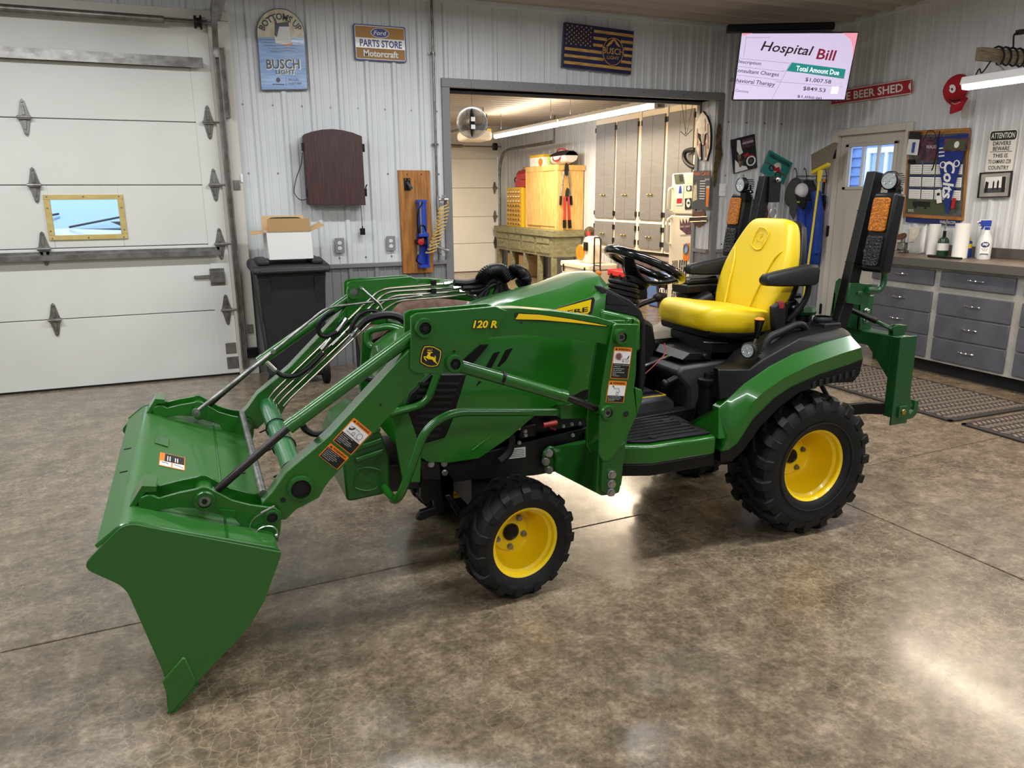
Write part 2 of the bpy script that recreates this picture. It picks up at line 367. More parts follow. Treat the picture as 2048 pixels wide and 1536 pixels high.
# ---- walls
def ywall(mb, segs, phase, y, sgn=-1):
    for s0, s1, z0, z1, m in segs:
        mb.use(m); ribs(mb, lambda s, d, z: (s, y+sgn*d, z), s0, s1, z0, z1, phase)
def xwall(mb, segs, phase, x, sgn=-1):
    for s0, s1, z0, z1, m in segs:
        mb.use(m); ribs(mb, lambda s, d, z: (x+sgn*d, s, z), s0, s1, z0, z1, phase)
wb = MB('wall_white')
ywall(wb, [(-6, .3, 3.0, CZ, 'wall_white'), (.3, 2.33, .95, CZ, 'wall_white'), (.3, 2.33, 0, .95, 'wall_gray'), (2.33, 5.5, 2.6, CZ, 'wall_white'),
           (5.5, RW, .95, CZ, 'wall_white'), (5.5, RW, 0, .95, 'wall_gray')], .625, BW)
wb.use('wall_white').box(-6, .3, BW+.01, BW+.3, 3.0, CZ); wb.box(.3, 2.37, BW+.01, BW+.3, 0, CZ); wb.box(2.37, 5.46, BW+.01, BW+.3, 2.58, CZ); wb.box(5.46, RW, BW+.01, BW+.3, 0, CZ)
wb.box(-6, -2.4, BW, BW+.3, 0, 3.0)
wall_back = struct(wb.build('wall_back', loc=(0, BW, 0), smooth=0))
wr = MB('wall_white')
xwall(wr, [(6.66, BW, .95, CZ, 'wall_white'), (6.66, BW, 0, .95, 'wall_gray'), (5.68, 6.66, 2.22, CZ, 'wall_white'), (-5, 5.68, .95, CZ, 'wall_white'), (-5, 5.68, 0, .95, 'wall_gray')], 5.02, RW)
wr.use('wall_white').box(RW+.005, RW+.2, 6.66, BW, 0, CZ); wr.box(RW+.005, RW+.2, 5.68, 6.66, 2.22, CZ); wr.box(RW+.005, RW+.2, -5, 5.68, 0, CZ)
wall_right = struct(wr.build('wall_right', loc=(RW, 0, 0), smooth=0))
q = MB('wall_white'); q.box(-6.2, -6, -5, BW+.3, 0, CZ); struct(q.build('wall_left', smooth=0))
q = MB('wall_white'); q.box(-6.2, RW+.2, -5.2, -5, 0, CZ); struct(q.build('wall_front', smooth=0))
c = MB('ceil'); ribs(c, lambda s, d, x: (x, s, CZ-d), -5, BW, -6, RW, .1, .034, .012); c.box(-6.2, RW+.2, -5.2, BW+.3, CZ+.005, CZ+.1)
struct(c.build('ceiling', loc=(0, 0, CZ), smooth=0))
# back room shell
q = MB('wall_white'); xwall(q, [(BW+.3, BB, 0, BCZ+.05, 'wall_white')], 5.02, RW); q.box(RW+.005, RW+.2, BW+.3, BB+.2, 0, BCZ+.1)
struct(q.build('wall_east', loc=(RW, 8, 0), smooth=0))
q = MB('wall_white'); ywall(q, [(6.12, RW, 0, BCZ+.05, 'wall_white')], .625, BB); q.use('door_panel').box(1.2, RW+.2, BB+.02, BB+.2, 2.36, BCZ+.1); q.box(6.12, RW+.2, BB+.02, BB+.2, 0, 2.36); q.box(1.0, 1.2, BB, BB+.2, 0, 3)
struct(q.build('wall_far', loc=(3, BB, 0), smooth=0))
q = MB('wall_white'); q.box(1.0, 1.2, BW+.3, BB+.2, 0, BCZ+.1); struct(q.build('wall_west', smooth=0))
c = MB('ceil'); ribs(c, lambda s, d, x: (x, s, BCZ-d), BW+.3, BB, 1.2, RW, .1, .026, .009); c.box(1.0, RW+.2, BW+.3, BB+.2, BCZ+.005, BCZ+.1)
struct(c.build('ceiling_rear', loc=(0, 8, BCZ), smooth=0))
# trims
def trim(name, *boxes, m='trim_gray', bev=.004):
    t = MB(m)
    for b in boxes: t.box(*b)
    return struct(t.build(name, bevel=bev, smooth=0))
trim('trim_1', (.47, 2.31, BW-.034, BW, .925, .965), (5.52, RW, BW-.034, BW, .925, .965))
trim('trim_2', (2.307, 2.385, BW-.03, BW+.33, 0, 2.565), (5.452, 5.527, BW-.03, BW+.018, 0, 2.565), (2.307, 5.527, BW-.03, BW+.018, 2.5655, 2.645), (2.385, 5.45, BW+.02, BW+.33, 2.58, 2.62), (2.385, 5.45, BW+.29, BW+.33, 2.55, 2.64), (5.43, 5.53, BW+.27, BW+.33, 0, 2.6))
trim('trim_3', (.301, .47, BW-.05, BW, 0, 2.989), (-2.4, .47, BW-.052, BW, 2.99, 3.06), m='door_trim')
trim('trim_4', (-6, RW, BW-.03, BW, 3.29, CZ), (RW-.03, RW, -5, BW, 3.29, CZ), m='wall_white')
trim('trim_5', (RW-.034, RW, -5, 5.63, .925, .965), (RW-.034, RW, 6.7, BW, .925, .965))
q = MB('wall_white'); ribs(q, lambda s, d, z: (5.452-d, s, z), BW+.02, BW+.27, .95, 2.575, 7.41, .012); q.use('wall_gray'); ribs(q, lambda s, d, z: (5.452-d, s, z), BW+.02, BW+.27, 0, .95, 7.41, .012)
q.use('trim_gray').box(5.425, 5.46, BW+.02, BW+.27, .925, .965); struct(q.build('wall_jamb', smooth=0))
sc = MB('zinc')
for x in [.53+.2475*i for i in range(0, 8)]+[5.62, 5.87, 6.12, 6.36]:
    for z in (1.02, 1.78, 2.35):
        if .3 < x < 2.3 or x > 5.5: sc.hexbolt((x, BW-.001, z), (0, -1, 0), .007, .008)
for x in [2.5+.5*i for i in range(6)]: sc.hexbolt((x, BW-.03, 2.605), (0, -1, 0), .007, .006)
for i in range(8): sc.hexbolt((RW-.001, 3.6+.2475*i, 2.55), (-1, 0, 0), .007, .008)
o = sc.build('screw', wall_back); o['kind'] = 'stuff'
# ---- sectional overhead door, left
d1 = root('door_1', (-.9, BW, 0)); struct(d1)
p = MB('galv'); p.box(-2.4, -1.1, BW+.05, BW+.055, 0, 3.0); p.box(-.45, .3, BW+.05, BW+.055, 0, 3.0); p.box(-1.1, -.45, BW+.05, BW+.055, 0, 1.24); p.box(-1.1, -.45, BW+.05, BW+.055, 1.61, 3.0); p.build('light_backing', d1, smooth=0)  # sheet added behind the panels to stop outside light leaking through seams
DX0, DX1, DY = -2.4, .3, BW-.012
zs = [0.012, .60, 1.18, 1.68, 2.19, 2.62, 2.99]
for a, b in zip(zs, zs[1:]):
    p = MB('door_panel')
    if a == 1.18:     # the panel with the window: four boxes round the opening
        X0, X1, Z0, Z1 = -1.02, -.515, 1.275, 1.575
        p.box(DX0, X0, DY, DY+.045, a+.003, b-.003); p.box(X1, DX1, DY, DY+.045, a+.003, b-.003); p.box(X0, X1, DY, DY+.045, a+.003, Z0); p.box(X0, X1, DY, DY+.045, Z1, b-.003)
    else: p.box(DX0, DX1, DY, DY+.045, a+.003, b-.003)
    p.build('panel', d1, bevel=.004)
p = MB('door_panel'); p.box(.14, .3, DY-.006, DY, .02, 2.95); p.build('end_stile', d1, bevel=.002)
wf = MB('cream')
for b in ((-1.055, -.48, 1.565, 1.605), (-1.055, -.48, 1.245, 1.285), (-1.055, -1.01, 1.285, 1.565), (-.525, -.48, 1.285, 1.565)): wf.box(b[0], b[1], DY-.014, DY+.01, b[2], b[3])
wf = wf.build('window_frame', d1, bevel=.003)
p = MB('glass'); p.box(-1.02, -.515, DY+.02, DY+.026, 1.275, 1.575); p.build('pane', wf, smooth=0)
p = MB('galv')
for x, z in ((-1.03, 1.59), (-.77, 1.59), (-.51, 1.59), (-1.03, 1.26), (-.77, 1.26), (-.51, 1.26), (-1.035, 1.5), (-.5, 1.5), (-1.035, 1.32), (-.5, 1.32)): p.cyl((x, DY-.018, z), (x, DY-.012, z), .006, n=8)
p.build('screw', wf)
def hinge(x, z, roller):
    h = MB('galv'); y = DY-.006
    for s in (1, -1):
        h.prism([V((x+a, y, z+s*b)) for a, b in ((-.04, .012), (.04, .012), (.03, .05), (.014, .125), (0, .14), (-.014, .125), (-.03, .05))], (0, -.006, 0))
        h.prism([V((x+a, y-.006, z+s*b)) for a, b in ((-.012, .02), (.012, .02), (.006, .09), (-.006, .09))], (0, -.01, 0))
        for b in (.05, .118): h.hexbolt((x, y-.006, z+s*b), (0, -1, 0), .008, .008)
    h.box(x-.045, x+.045, y-.032, y, z-.014, z+.014)
    h.cyl((x-.05, y-.03, z), (x+(.09 if roller else .05), y-.03, z), .009, n=10)
    return h.build('hinge', d1, bevel=.0015)
for z in zs[1:5]:
    if z != 2.62: hinge(-1.1, z, False); hinge(.24, z, True)
for z0, z1 in ((1.075, 1.155), (2.60, 2.70)):
    p = MB('galv'); p.prism([V((DX0, DY-a, b)) for a, b in ((0, z1), (.012, z1), (.012, z0+.06), (.07, z0+.055), (.07, z0+.012), (.058, z0+.012), (.058, z0+.045), (.0, z0+.05))], (DX1-.06-DX0, 0, 0))
    p.build('strut', d1, smooth=0)
p = MB('galv'); p.cyl((DX0, BW-.1, 2.955), (.36, BW-.1, 2.955), .014, n=12); p.cyl((DX0, BW-.1, 2.955), (-.02, BW-.1, 2.955), .03, n=16); p.build('torsion_spring', d1)
p = MB('frame_black'); p.lathe([(.02, 0), (.05, 0), (.05, .02), (.035, .02), (.035, .04), (.055, .045), (.055, .06), (.02, .06)], (.2, BW-.1, 2.955), (1, 0, 0), 20, cap=True); p.build('cable_drum', d1)
tr = MB('galv')
for x in (.325,):
    tr.prism([V((x+a, b, 0.06)) for a, b in ((0, BW-.1), (.012, BW-.1), (.012, BW-.065), (.04, BW-.065), (.04, BW-.1), (.052, BW-.1), (.052, BW-.055), (0, BW-.055))], (0, 0, 2.66))
tr.tube(spline([(.35, BW-.08, 2.7), (.35, BW-.1, 2.8), (.35, BW-.22, 2.93), (.35, BW-.45, 2.97), (.35, 6.2, 2.985), (.36, 4.2, 3.0)]), .026, 6)
tr.build('track', d1, smooth=30)
p = MB('galv'); p.prism([V((.37, BW-.06, 2.78)), V((.42, BW-.06, 2.78)), V((.42, BW-.12, 2.78)), V((.41, BW-.12, 2.78)), V((.41, BW-.07, 2.78)), V((.37, BW-.07, 2.78))], (0, 0, -.55))
p.obox((.37, 6.3, 3.0), (0, 1.0, .04), (.035, 0, 0), (0, 0, .05)); p.build('track_angle', d1, smooth=0)
p = MB('galv'); p.box(.13, .25, DY-.03, DY, .845, .945); p.box(.0, .14, DY-.02, DY-.004, .885, .915); p.box(.13, .25, DY-.012, DY, .82, .97); p.build('slide_latch', d1, bevel=.003)
for b in ((.2, .29, .2, .3), (.2, .31, .06, .17)):
    p = MB('galv'); p.box(b[0], b[1], DY-.012, DY, b[2], b[3]); p.build('corner_bracket', d1, bevel=.003)
p = MB('galv')
for z in (1.68, .42): p.box(.395, .445, BW-.062, BW-.05, z-.04, z+.04)
p.build('track_bracket', d1)
p = MB('white'); p.box(.455, .475, BW-.062, BW-.05, 1.7, 1.77); p.build('sensor_switch', d1, bevel=.004)
p = MB('rubber'); p.box(DX0, .3, DY, DY+.04, 0, .014); p.build('bottom_seal', d1)
p = MB('black'); p.box(.37, .47, BW-.1, BW-.05, .16, .25); p.build('photo_eye', d1, bevel=.004)
# ---- walk door, right wall
d2 = root('door_2', (RW, 6.17, 0)); struct(d2)
y0, y1, dx = 5.74, 6.60, RW+.03
p = MB('door_trim')
p.box(RW-.035, RW+.06, 6.605, 6.685, 0, 2.25); p.box(RW-.035, RW+.06, 5.655, 5.735, 0, 2.25); p.box(RW-.0345, RW+.0595, 5.736, 6.604, 2.176, 2.249); p.build('door_frame', d2, bevel=.005)
wy0, wy1, wz0, wz1 = 5.895, 6.475, 1.645, 2.055
p = MB('door_tan'); p.box(dx, dx+.045, y0, wy0, .01, 2.175); p.box(dx, dx+.045, wy1, y1, .01, 2.175); p.box(dx, dx+.045, wy0, wy1, wz1, 2.175); p.box(dx+.045, dx+.055, y0-.03, y1+.03, 2.1, 2.24); p.box(dx, dx+.045, wy0, wy1, .01, wz0)  # thin rear strip is added to keep sky light out of the top gap
leaf = p.build('door_leaf', d2, bevel=.004)
for a, b in ((6.21, 6.47), (5.90, 6.13)):
    p = MB('door_tan'); p.box(dx-.008, dx+.004, a, b, .25, 1.48); p.box(dx-.014, dx+.004, a+.03, b-.03, .28, 1.45); p.build('raised_panel', leaf, bevel=.006)
p = MB('door_tan'); o_ = .045
for b in ((wy0-o_, wy1+o_, wz1, wz1+.03), (wy0-o_, wy1+o_, wz0-.03, wz0)): p.box(dx-.015, dx+.01, b[0], b[1], b[2], b[3])
for b in ((wy0-o_, wy0), (wy1, wy1+o_)): p.box(dx-.015, dx+.01, b[0], b[1], wz0-.03, wz1+.03)
p.use('ext_white')
for yy in (6.285, 6.09): p.box(dx-.006, dx+.02, yy-.016, yy+.016, wz0, wz1)
p.build('window_frame', leaf, bevel=.003)
p = MB('glass'); p.box(dx+.018, dx+.024, wy0, wy1, wz0, wz1); p.build('pane', leaf, smooth=0)
for z in (2.0, 1.17, .3):
    p = MB('black'); p.box(RW-.045, RW-.03, 6.6, 6.625, z-.055, z+.055); p.cyl((RW-.048, 6.607, z-.06), (RW-.048, 6.607, z+.06), .009, n=8); p.build('hinge', d2)
# ---- outside the windows
q = MB('asphalt'); q.box(-30, 40, -30, 40, -.5, -.2); struct(q.build('ground_outside', smooth=0))
h = root('house', (12.2, 9, -.2), 'blue sided house with white windows seen through the walk door window', 'building')
q = MB('sky_house'); q.box(12, 18, 4, 16, -.2, 5)
q.build('siding', h, smooth=0); q = MB('sky_house')
for i in range(28): q.prism([V((11.99, 4, .2+i*.17)), V((11.955, 4, .2+i*.17)), V((11.99, 4, .37+i*.17))], (0, 12, 0))
o = q.build('clapboards', h, smooth=0); o['kind'] = 'stuff'
for yy in (9.0, 10.3, 11.6, 12.9):
    q = MB('ext_white')
    for b in ((yy, yy+.9, .8, .9), (yy, yy+.9, 2.3, 2.4), (yy, yy+.08, .9, 2.3), (yy+.82, yy+.9, .9, 2.3), (yy+.42, yy+.48, .9, 2.3), (yy, yy+.9, 1.55, 1.61)): q.box(11.9, 11.96, *b)
    wn = q.build('window', h, smooth=0); q = MB('carglass'); q.box(11.94, 11.955, yy+.05, yy+.85, .85, 2.35); q.build('pane', wn, smooth=0)
car = root('car', (-1.2, 11, -.2), 'pale car parked outside behind the overhead door window', 'car')
q = MB('car'); secs = []
for y, zt, hw in ((9.0, .62, .8), (9.15, .82, .88), (10.2, .98, .92), (10.5, 1.0, .92), (13.0, 1.02, .92), (13.3, .9, .88)):
    y, zt = y-1.0, zt+.27
    secs.append([(-1.2-hw, y, .1), (-1.2-hw, y, zt-.2), (-1.2-hw*.85, y, zt-.03), (-1.2, y, zt+.02), (-1.2+hw*.85, y, zt-.03), (-1.2+hw, y, zt-.2), (-1.2+hw, y, .1)])
q.loft(secs); q.build('body', car)
q = MB('carglass'); q.loft([[(-2.0, 9.35, 1.25), (-1.2, 9.25, 1.27), (-.4, 9.35, 1.25), (-.4, 11.9, 1.25), (-2.0, 11.9, 1.25)], [(-1.82, 10.05, 1.78), (-1.2, 9.98, 1.8), (-.58, 10.05, 1.78), (-.6, 11.4, 1.78), (-1.8, 11.4, 1.78)]]); q.build('windshield', car)
q = MB('car'); q.loft([[(-1.84, 10.04, 1.775), (-.56, 10.04, 1.775), (-.58, 11.42, 1.775), (-1.82, 11.42, 1.775)], [(-1.7, 10.2, 1.85), (-.7, 10.2, 1.85), (-.7, 11.3, 1.85), (-1.7, 11.3, 1.85)]]); q.build('roof', car)
q = MB('frame_black')
for x0 in (-1.95, -1.15): q.tube([V((x0, 9.22, 1.285)), V((x0+.7, 9.42, 1.42))], .012, 6)
q.build('wiper', car); q = MB('frame_black'); q.box(-1.3, -1.05, 9.95, 10.0, 1.66, 1.75); q.build('mirror', car)
q = MB('plastic'); q.loft([[(-1.9, 9.33, 1.262), (-.5, 9.33, 1.262), (-.5, 9.36, 1.262), (-1.9, 9.36, 1.262)], [(-1.88, 9.40, 1.33), (-.52, 9.40, 1.33), (-.52, 9.45, 1.33), (-1.88, 9.45, 1.33)]]); q.build('dashboard', car)
for x in (-2.06, -.34):
    for y in (8.7, 11.5): q = MB('rubber'); q.cyl((x-.1, y, .12), (x+.1, y, .12), .32, n=20); q.build('wheel', car)
# ================================================================ TRACTOR WITH FRONT LOADER
CY = 3.09
T = root('tractor', (2.6, CY, 0), 'green and yellow compact tractor with a front loader bucket parked on the concrete', 'tractor')
def mir(mb):
    o = MB(mb.mats[0]); o.mats = list(mb.mats); o.mi = list(mb.mi); o.f = list(mb.f)
    o.v = [V((v.x, 2*CY-v.y, v.z)) for v in mb.v]; return o
def both(mb, name, parent=T, **k): return mb.build(name, parent, **k), mir(mb).build(name, parent, **k)
def shrink(pts, d):
    n = len(pts); out = []
    cx = sum((p for p in pts), V())/n
    for p in pts: out.append(p+(cx-p).normalized()*d)
    return out
def boss(mb, px, Y, r, h=.014, core='matblack', rc=.62):
    c = U(*px, Y=Y); mb.use('green_cast').lathe([(r*rc, -.004), (r, -.004), (r*1.02, h*.4), (r*.94, h), (r*rc, h)], c, (0, -1, 0), 24)
    mb.use(core).cyl(c+V((0, .01, 0)), c+V((0, -h*.55, 0)), r*rc*.98, n=16); mb.use('frame_black').cyl(c, c+V((0, -h*.8, 0)), r*rc*.45, n=6); return c
# ---- bucket
YB0, YB1 = 2.33, 3.755
sh = UP([(191, 1093), (249, 1044), (455, 1080), (553, 1097), (561, 1108), (528, 1200), (498, 1253), (387, 1370), (338, 1428)], Y=YB0)
sh = [sh[0]]+fillet(sh, .03, 4)[1:]
inner = []
for i, p in enumerate(sh):
    t = (sh[min(i+1, len(sh)-1)]-sh[max(i-1, 0)]).normalized(); n = V((t.z, 0, -t.x)); inner.append(p+n*.008)
cen = V((.1, YB0, .35))
if (inner[3]-cen).length > (sh[3]-cen).length: inner = [2*a-b for a, b in zip(sh, inner)]
bk = MB('green_plate'); bk.prism(sh+inner[::-1], (0, YB1-YB0, 0)); bucket = bk.build('bucket', T, bevel=.002)
pl = UP([(249, 1044), (556, 1098), (563.5, 1107), (528.5, 1200), (498, 1253), (388, 1370), (336, 1430), (330, 1352), (251, 1174), (162, 1134)], Y=YB0)
pl = fillet(pl+[pl[0], pl[1]], .035, 5)[7:-1]
p = MB('green_plate'); p.prism(pl, (0, .011, 0)); p.v = [v-V((0, .004, 0)) for v in p.v]; p.build('side_plate', bucket, bevel=.002)
q = MB('green_plate'); q.v = [v+V((0, YB1-YB0, 0)) for v in p.v]; q.f = p.f; q.mi = p.mi; q.build('side_plate', bucket, bevel=.002)
ct = UP([(324, 1363.6), (364.7, 1316.6), (371, 1316.6), (391, 1360), (385, 1378), (338, 1431), (336.8, 1399)], Y=YB0-.012)
p = MB('green_plate'); p.prism(ct, (0, .014, 0)); p.build('side_cutter', bucket, bevel=.004)
tip, up2 = sh[-1], sh[-2]; d = (up2-tip).normalized(); n = V((-d.z, 0, d.x))
p = MB('green_plate'); p.prism([tip-d*.012, tip+d*.11, tip+d*.12-n*.014, tip-n*.014], (0, YB1-YB0, 0)); p.use('zinc').prism([tip-d*.014, tip-d*.012, tip-n*.014-d*.002], (0, YB1-YB0, 0)); p.build('cutting_edge', bucket)
wd = MB('green'); a, b = U(455, 1079.5, Y=YB0), 0
wd.tube([a+V((0, .01, .001)), a+V((0, YB1-YB0-.01, .001))], .004, 6)
for yy in (YB0+.006, YB1-.006):
    wd.tube([V((v.x, yy, v.z)) for v in sh[:-2]], .0045, 6)
wd.build('weld_bead', bucket)
def bucket_bracket():
    o = []
    outer = UP([(277, 1004), (281, 996), (292, 991), (305, 991), (318, 997), (356, 986), (394, 978), (402, 975), (416, 975), (432, 984), (465, 1001), (501, 1010), (551, 1016), (561, 1024), (563, 1036), (561.5, 1060), (556, 1084), (536, 1080), (503, 1070), (483, 1052), (468, 1036), (432, 1027), (394, 1017), (356, 1015), (318, 1021), (286, 1021), (279, 1014)], Y=2.462)
    m = MB('green'); m.prism(outer, (0, .012, 0)); o.append((m, 'bracket_plate'))
    m = MB('green'); m.prism([v+V((0, .115, 0)) for v in outer[:-8]+[outer[-8]+V((0, 0, -.03))]+outer[-7:]], (0, .012, 0)); o.append((m, 'bracket_plate'))
    m = MB('green'); boss(m, (409, 1001), 2.46, .033, .016, 'zinc', .6); boss(m, (544, 1034), 2.46, .024, .008, 'matblack', .7)
    a, b = U(409, 1001, Y=2.47), U(544, 1034, Y=2.47); m.use('green').cyl(a, a+V((0, .13, 0)), .03, n=20); m.use('zinc').cyl(b, b+V((0, .13, 0)), .018, n=16)
    o.append((m, 'pivot_pin'))
    m = MB('green'); k = UP([(246, 1034), (284, 972), (312, 973), (313, 983), (290, 985), (262, 1026)], Y=2.47); m.prism(k, (0, .11, 0)); o.append((m, 'hook_block'))
    m = MB('green'); e = UP([(440, 1020), (470, 1022), (473, 1032), (455, 1036), (446, 1030)], Y=2.452); m.prism(e, (0, .01, 0)); o.append((m, 'lug'))
    return o
for m, nm in bucket_bracket():
    for q in (m, mir(m)): q.split(nm, bucket, bevel=.002 if nm == 'bracket_plate' else 0)
p = MB('zinc'); a, b = U(544, 1034, Y=2.48), U(544, 1034, Y=2.48)+V((-.035, 0, .02))
p.cyl(U(526, 988, Y=2.55), U(526, 988, Y=2.55)+V((0, 1.07, 0)), .014, n=14); p.build('pivot_shaft', bucket)
p = MB('steel'); p.tube(spline(UP([(548, 1012), (524, 1026), (505, 1040), (500, 1055), (516, 1064)], Y=2.445)), .0022, 5)
rc = U(533, 1067, Y=2.443); p.tube([rc+V((.034*math.cos(t*.2618), 0, .026*math.sin(t*.2618))) for t in range(24)], .003, 6, True); p.ball(rc+V((-.034, -.003, .004)), .008, 8, 6); p.ball(rc+V((.03, -.003, -.012)), .007, 8, 6)
p.cyl(U(549, 1012, Y=2.446), U(522, 1026, Y=2.446), .0035, n=8); p.build('lynch_pin', bucket)
bl = MB('orange'); P = [V((v.x, 0, v.z)) for v in UP([(249, 1044), (455, 1080)], Y=YB0)]; dx_ = (P[1]-P[0]).normalized(); nz_ = V((-dx_.z, 0, dx_.x))
if nz_.z < 0: nz_ = -nz_
def on_bucket(px, py, n=.001):       # point of the bucket's top sheet seen at a photo point
    dr = (px-1024)/FPX*_r-(py-768)/FPX*_u+_f; t = (P[0]-CAMP).dot(nz_)/dr.dot(nz_); return CAMP+dr*t+nz_*n
f = Frame(on_bucket(320, 905), on_bucket(370, 916), on_bucket(317, 931))
f.rect(bl, -1, 1, -1, 1, 0, .0008); bl.use('ink'); f.rect(bl, -.6, .93, -.22, .93, .0009, .0004); bl.use('white'); f.rect(bl, -.93, -.06, -.93, -.28, .0009, .0004); f.rect(bl, .04, .93, -.93, -.28, .0009, .0004)
bl.use('white')
for x in (-.4, -.22, .2, .37): f.rect(bl, x, x+.07, -.1, .6 if x < 0 else .5, .0014, .0003)
bl.use('ink'); f.line(bl, [(-.8, -.5), (-.5, -.45), (-.3, -.6)], .0015); f.line(bl, [(.2, -.5), (.6, -.6), (.85, -.75)], .001); f.text(bl, 'WARNING', -.78, .35, 1.0, .12, .0018) if 0 else None
bl.build('warning_label', bucket)
p = MB('green'); p.use('green'); f2 = Frame(on_bucket(311, 872), on_bucket(337, 880), on_bucket(309, 887)); f2.rect(p, -1, 1, -1, 1, 0, .004); p.build('serial_plate', bucket, bevel=.001)
sl = MB('matblack')
for c_ in ((255, 898), (247, 944), (485, 947)): a = on_bucket(*c_); sl.obox(a, (.012, .004, 0), (0, .004, 0), nz_*.0015)
sl.split('slot', bucket)
# ---- loader arms
def loader_arm():
    lo = UP([(819, 698), (720, 805), (660, 870), (572, 946), (545, 985), (523, 1008), (540, 1042), (572, 1040), (592, 1020), (638, 996), (648, 978), (660, 961), (779, 833), (850, 752)], Y=2.49)
    m = MB('green'); m.prism(lo, (0, .075, 0)); arm = [(m, 'loader_arm', .003)]
    upr = UP([(985, 616), (1035, 615.6), (1113, 622), (1191, 633), (1229, 644), (1262, 662), (1262, 684), (1240, 694), (1219, 690), (1129, 675), (1050, 669), (985, 674)], Y=2.497)
    m = MB('green'); m.prism(upr, (0, .062, 0)); arm.append((m, 'upper_arm', .003))
    kp = UP([(822, 633), (835, 626.6), (900, 621), (991, 612.5), (1016, 622), (985, 673), (955, 689), (926, 720), (922, 743), (879, 747), (831, 747), (820, 738), (822, 678)], Y=2.478)
    m = MB('green'); m.prism(kp, (0, .012, 0)); m.prism([v+V((0, .087, 0)) for v in kp], (0, .012, 0)); arm.append((m, 'knee_plate', .003))
    m = MB('green')
    for px, r in (((847, 655), .034), ((907, 726), .031)): boss(m, px, 2.477, r, .022)
    arm.append((m, 'pin_boss', 0))
    c = U(601, 976, Y=2.488); m = MB('green_cast'); m.lathe([(.033, .0), (.045, 0), (.043, .014), (.033, .016)], c, (0, -1, 0), 28); m.use('matblack').cyl(c+V((0, .004, 0)), c+V((0, -.002, 0)), .0335, n=24)
    c2 = U(566, 1000, Y=2.489); m.cyl(c2, c2+V((0, -.001, 0)), .009, n=14); c3 = U(761, 810, Y=2.489); m.cyl(c3, c3+V((0, -.0012, 0)), .004, n=10); c4 = U(908, 703, Y=2.477); m.cyl(c4, c4+V((0, -.0012, 0)), .005, n=10)
    m.use('green_cast')
    for px in ((1043, 645.5),): c4 = U(*px, Y=2.496); m.use('matblack').cyl(c4, c4+V((0, -.0012, 0)), .004, n=10)
    arm.append((m, 'tube_end', 0)); return arm
arms = []
for side in (0, 1):
    par = None
    for m, nm, bv in loader_arm():
        m = mir(m) if side else m
        o = m.split(nm, par, bevel=bv) if par else m.build(nm, T, bevel=bv)
        if par is None: par = o; arms.append(o)
armN, armF = arms
m = MB('green'); m.lathe([(.02, -.004), (.034, 0), (.034, .018), (.02, .018)], U(707, 583, Y=2*CY-2.578), (0, -1, 0), 24); m.use('zinc').cyl(U(707, 583, Y=2*CY-2.578), U(707, 583, Y=2*CY-2.578)+V((0, -.012, 0)), .021, n=18); m.build('inner_boss', armF)
ctube = MB('green_rail'); c = U(601, 976, Y=2.49); ctube.cyl(c+V((0, .02, 0)), V((c.x, 2*CY-2.5, c.z)), .04, n=32); ctube = ctube.build('cross_tube', T)
for t in (.34, .62, .94):
    p = MB('black'); yy = 2.6+(1-t)*.95+0; p.tube([V((c.x+.044*math.cos(a*.4), yy, c.z+.044*math.sin(a*.4))) for a in range(16)], .003, 5, True); p.tube([V((c.x-.044, yy, c.z)), V((c.x-.07, yy+.01, c.z-.012))], .004, 5); p.build('cable_tie', ctube)
# ---- cylinders
def cylinder(a, mid, b, r, rr, Y, name, band=None):
    A, Md, B = U(*a, Y=Y), U(*mid, Y=Y), U(*b, Y=Y); d = (B-A).normalized(); m = MB('green')
    m.cyl(A+d*.03, Md, r, n=24); m.cyl(Md-d*.03, Md, r*1.06, n=24); m.cyl(A+V((0, -.03, 0)), A+V((0, .03, 0)), r*1.25, n=20)
    if band: bb = U(*band, Y=Y); m.use('black').cyl(bb-d*.006, bb+d*.006, r*1.08, n=24)
    k = MB('rod'); k.cyl(Md-d*.01, B-d*.02, rr, n=16); k.use('green').cyl(B+V((0, -.028, 0)), B+V((0, .028, 0)), rr*1.9, n=16); k.cyl(B-d*.05, B, rr*1.35, n=12)
    return m, k
for args in (((847, 655), (576, 855), (409, 1001), .0235, .0135, 2.527, 'bucket_cylinder'), ((905, 728), (1131, 793), (1214, 825), .0235, .0135, 2.527, 'lift_cylinder', (1004, 755))):
    m, k = cylinder(*args)
    for i in (0, 1):
        o = (mir(m) if i else m).build(args[6], T); (mir(k) if i else k).build('piston_rod', o)
# ---- decals on the near arm
def deer(mb, f, x, y, s, n, mt):
    mb.use(mt)
    S1 = lambda pts: [(x+(px-860)/600*s/(f.w/2), y-(py-770)/600*s/(f.h/2)) for px, py in pts]
    f.poly(mb, S1([(645, 545), (700, 535), (860, 540), (890, 530), (985, 540), (940, 580), (870, 580), (830, 660), (825, 740), (870, 780), (1000, 800), (1105, 845), (1140, 870), (1150, 1060), (1210, 1120), (1275, 1250), (1235, 1270), (1200, 1180), (1100, 1110), (1010, 1040), (960, 960), (880, 940), (760, 940), (690, 910), (600, 850), (500, 815), (470, 790), (440, 775), (620, 770), (680, 690), (730, 610), (670, 590)]), n, .0006)
    f.poly(mb, S1([(445, 780), (500, 805), (640, 1020), (610, 1040), (540, 970), (480, 880)]), n, .0006)
    f.poly(mb, S1([(1090, 720), (1125, 745), (1175, 840), (1110, 860)]), n, .0006)
    for pts in ([(870, 560), (880, 490), (930, 430), (920, 340)], [(880, 490), (830, 450), (790, 345)], [(850, 460), (740, 440), (690, 370)], [(850, 470), (645, 465)]):
        f.line(mb, S1(pts), .02*s, n+.0004)
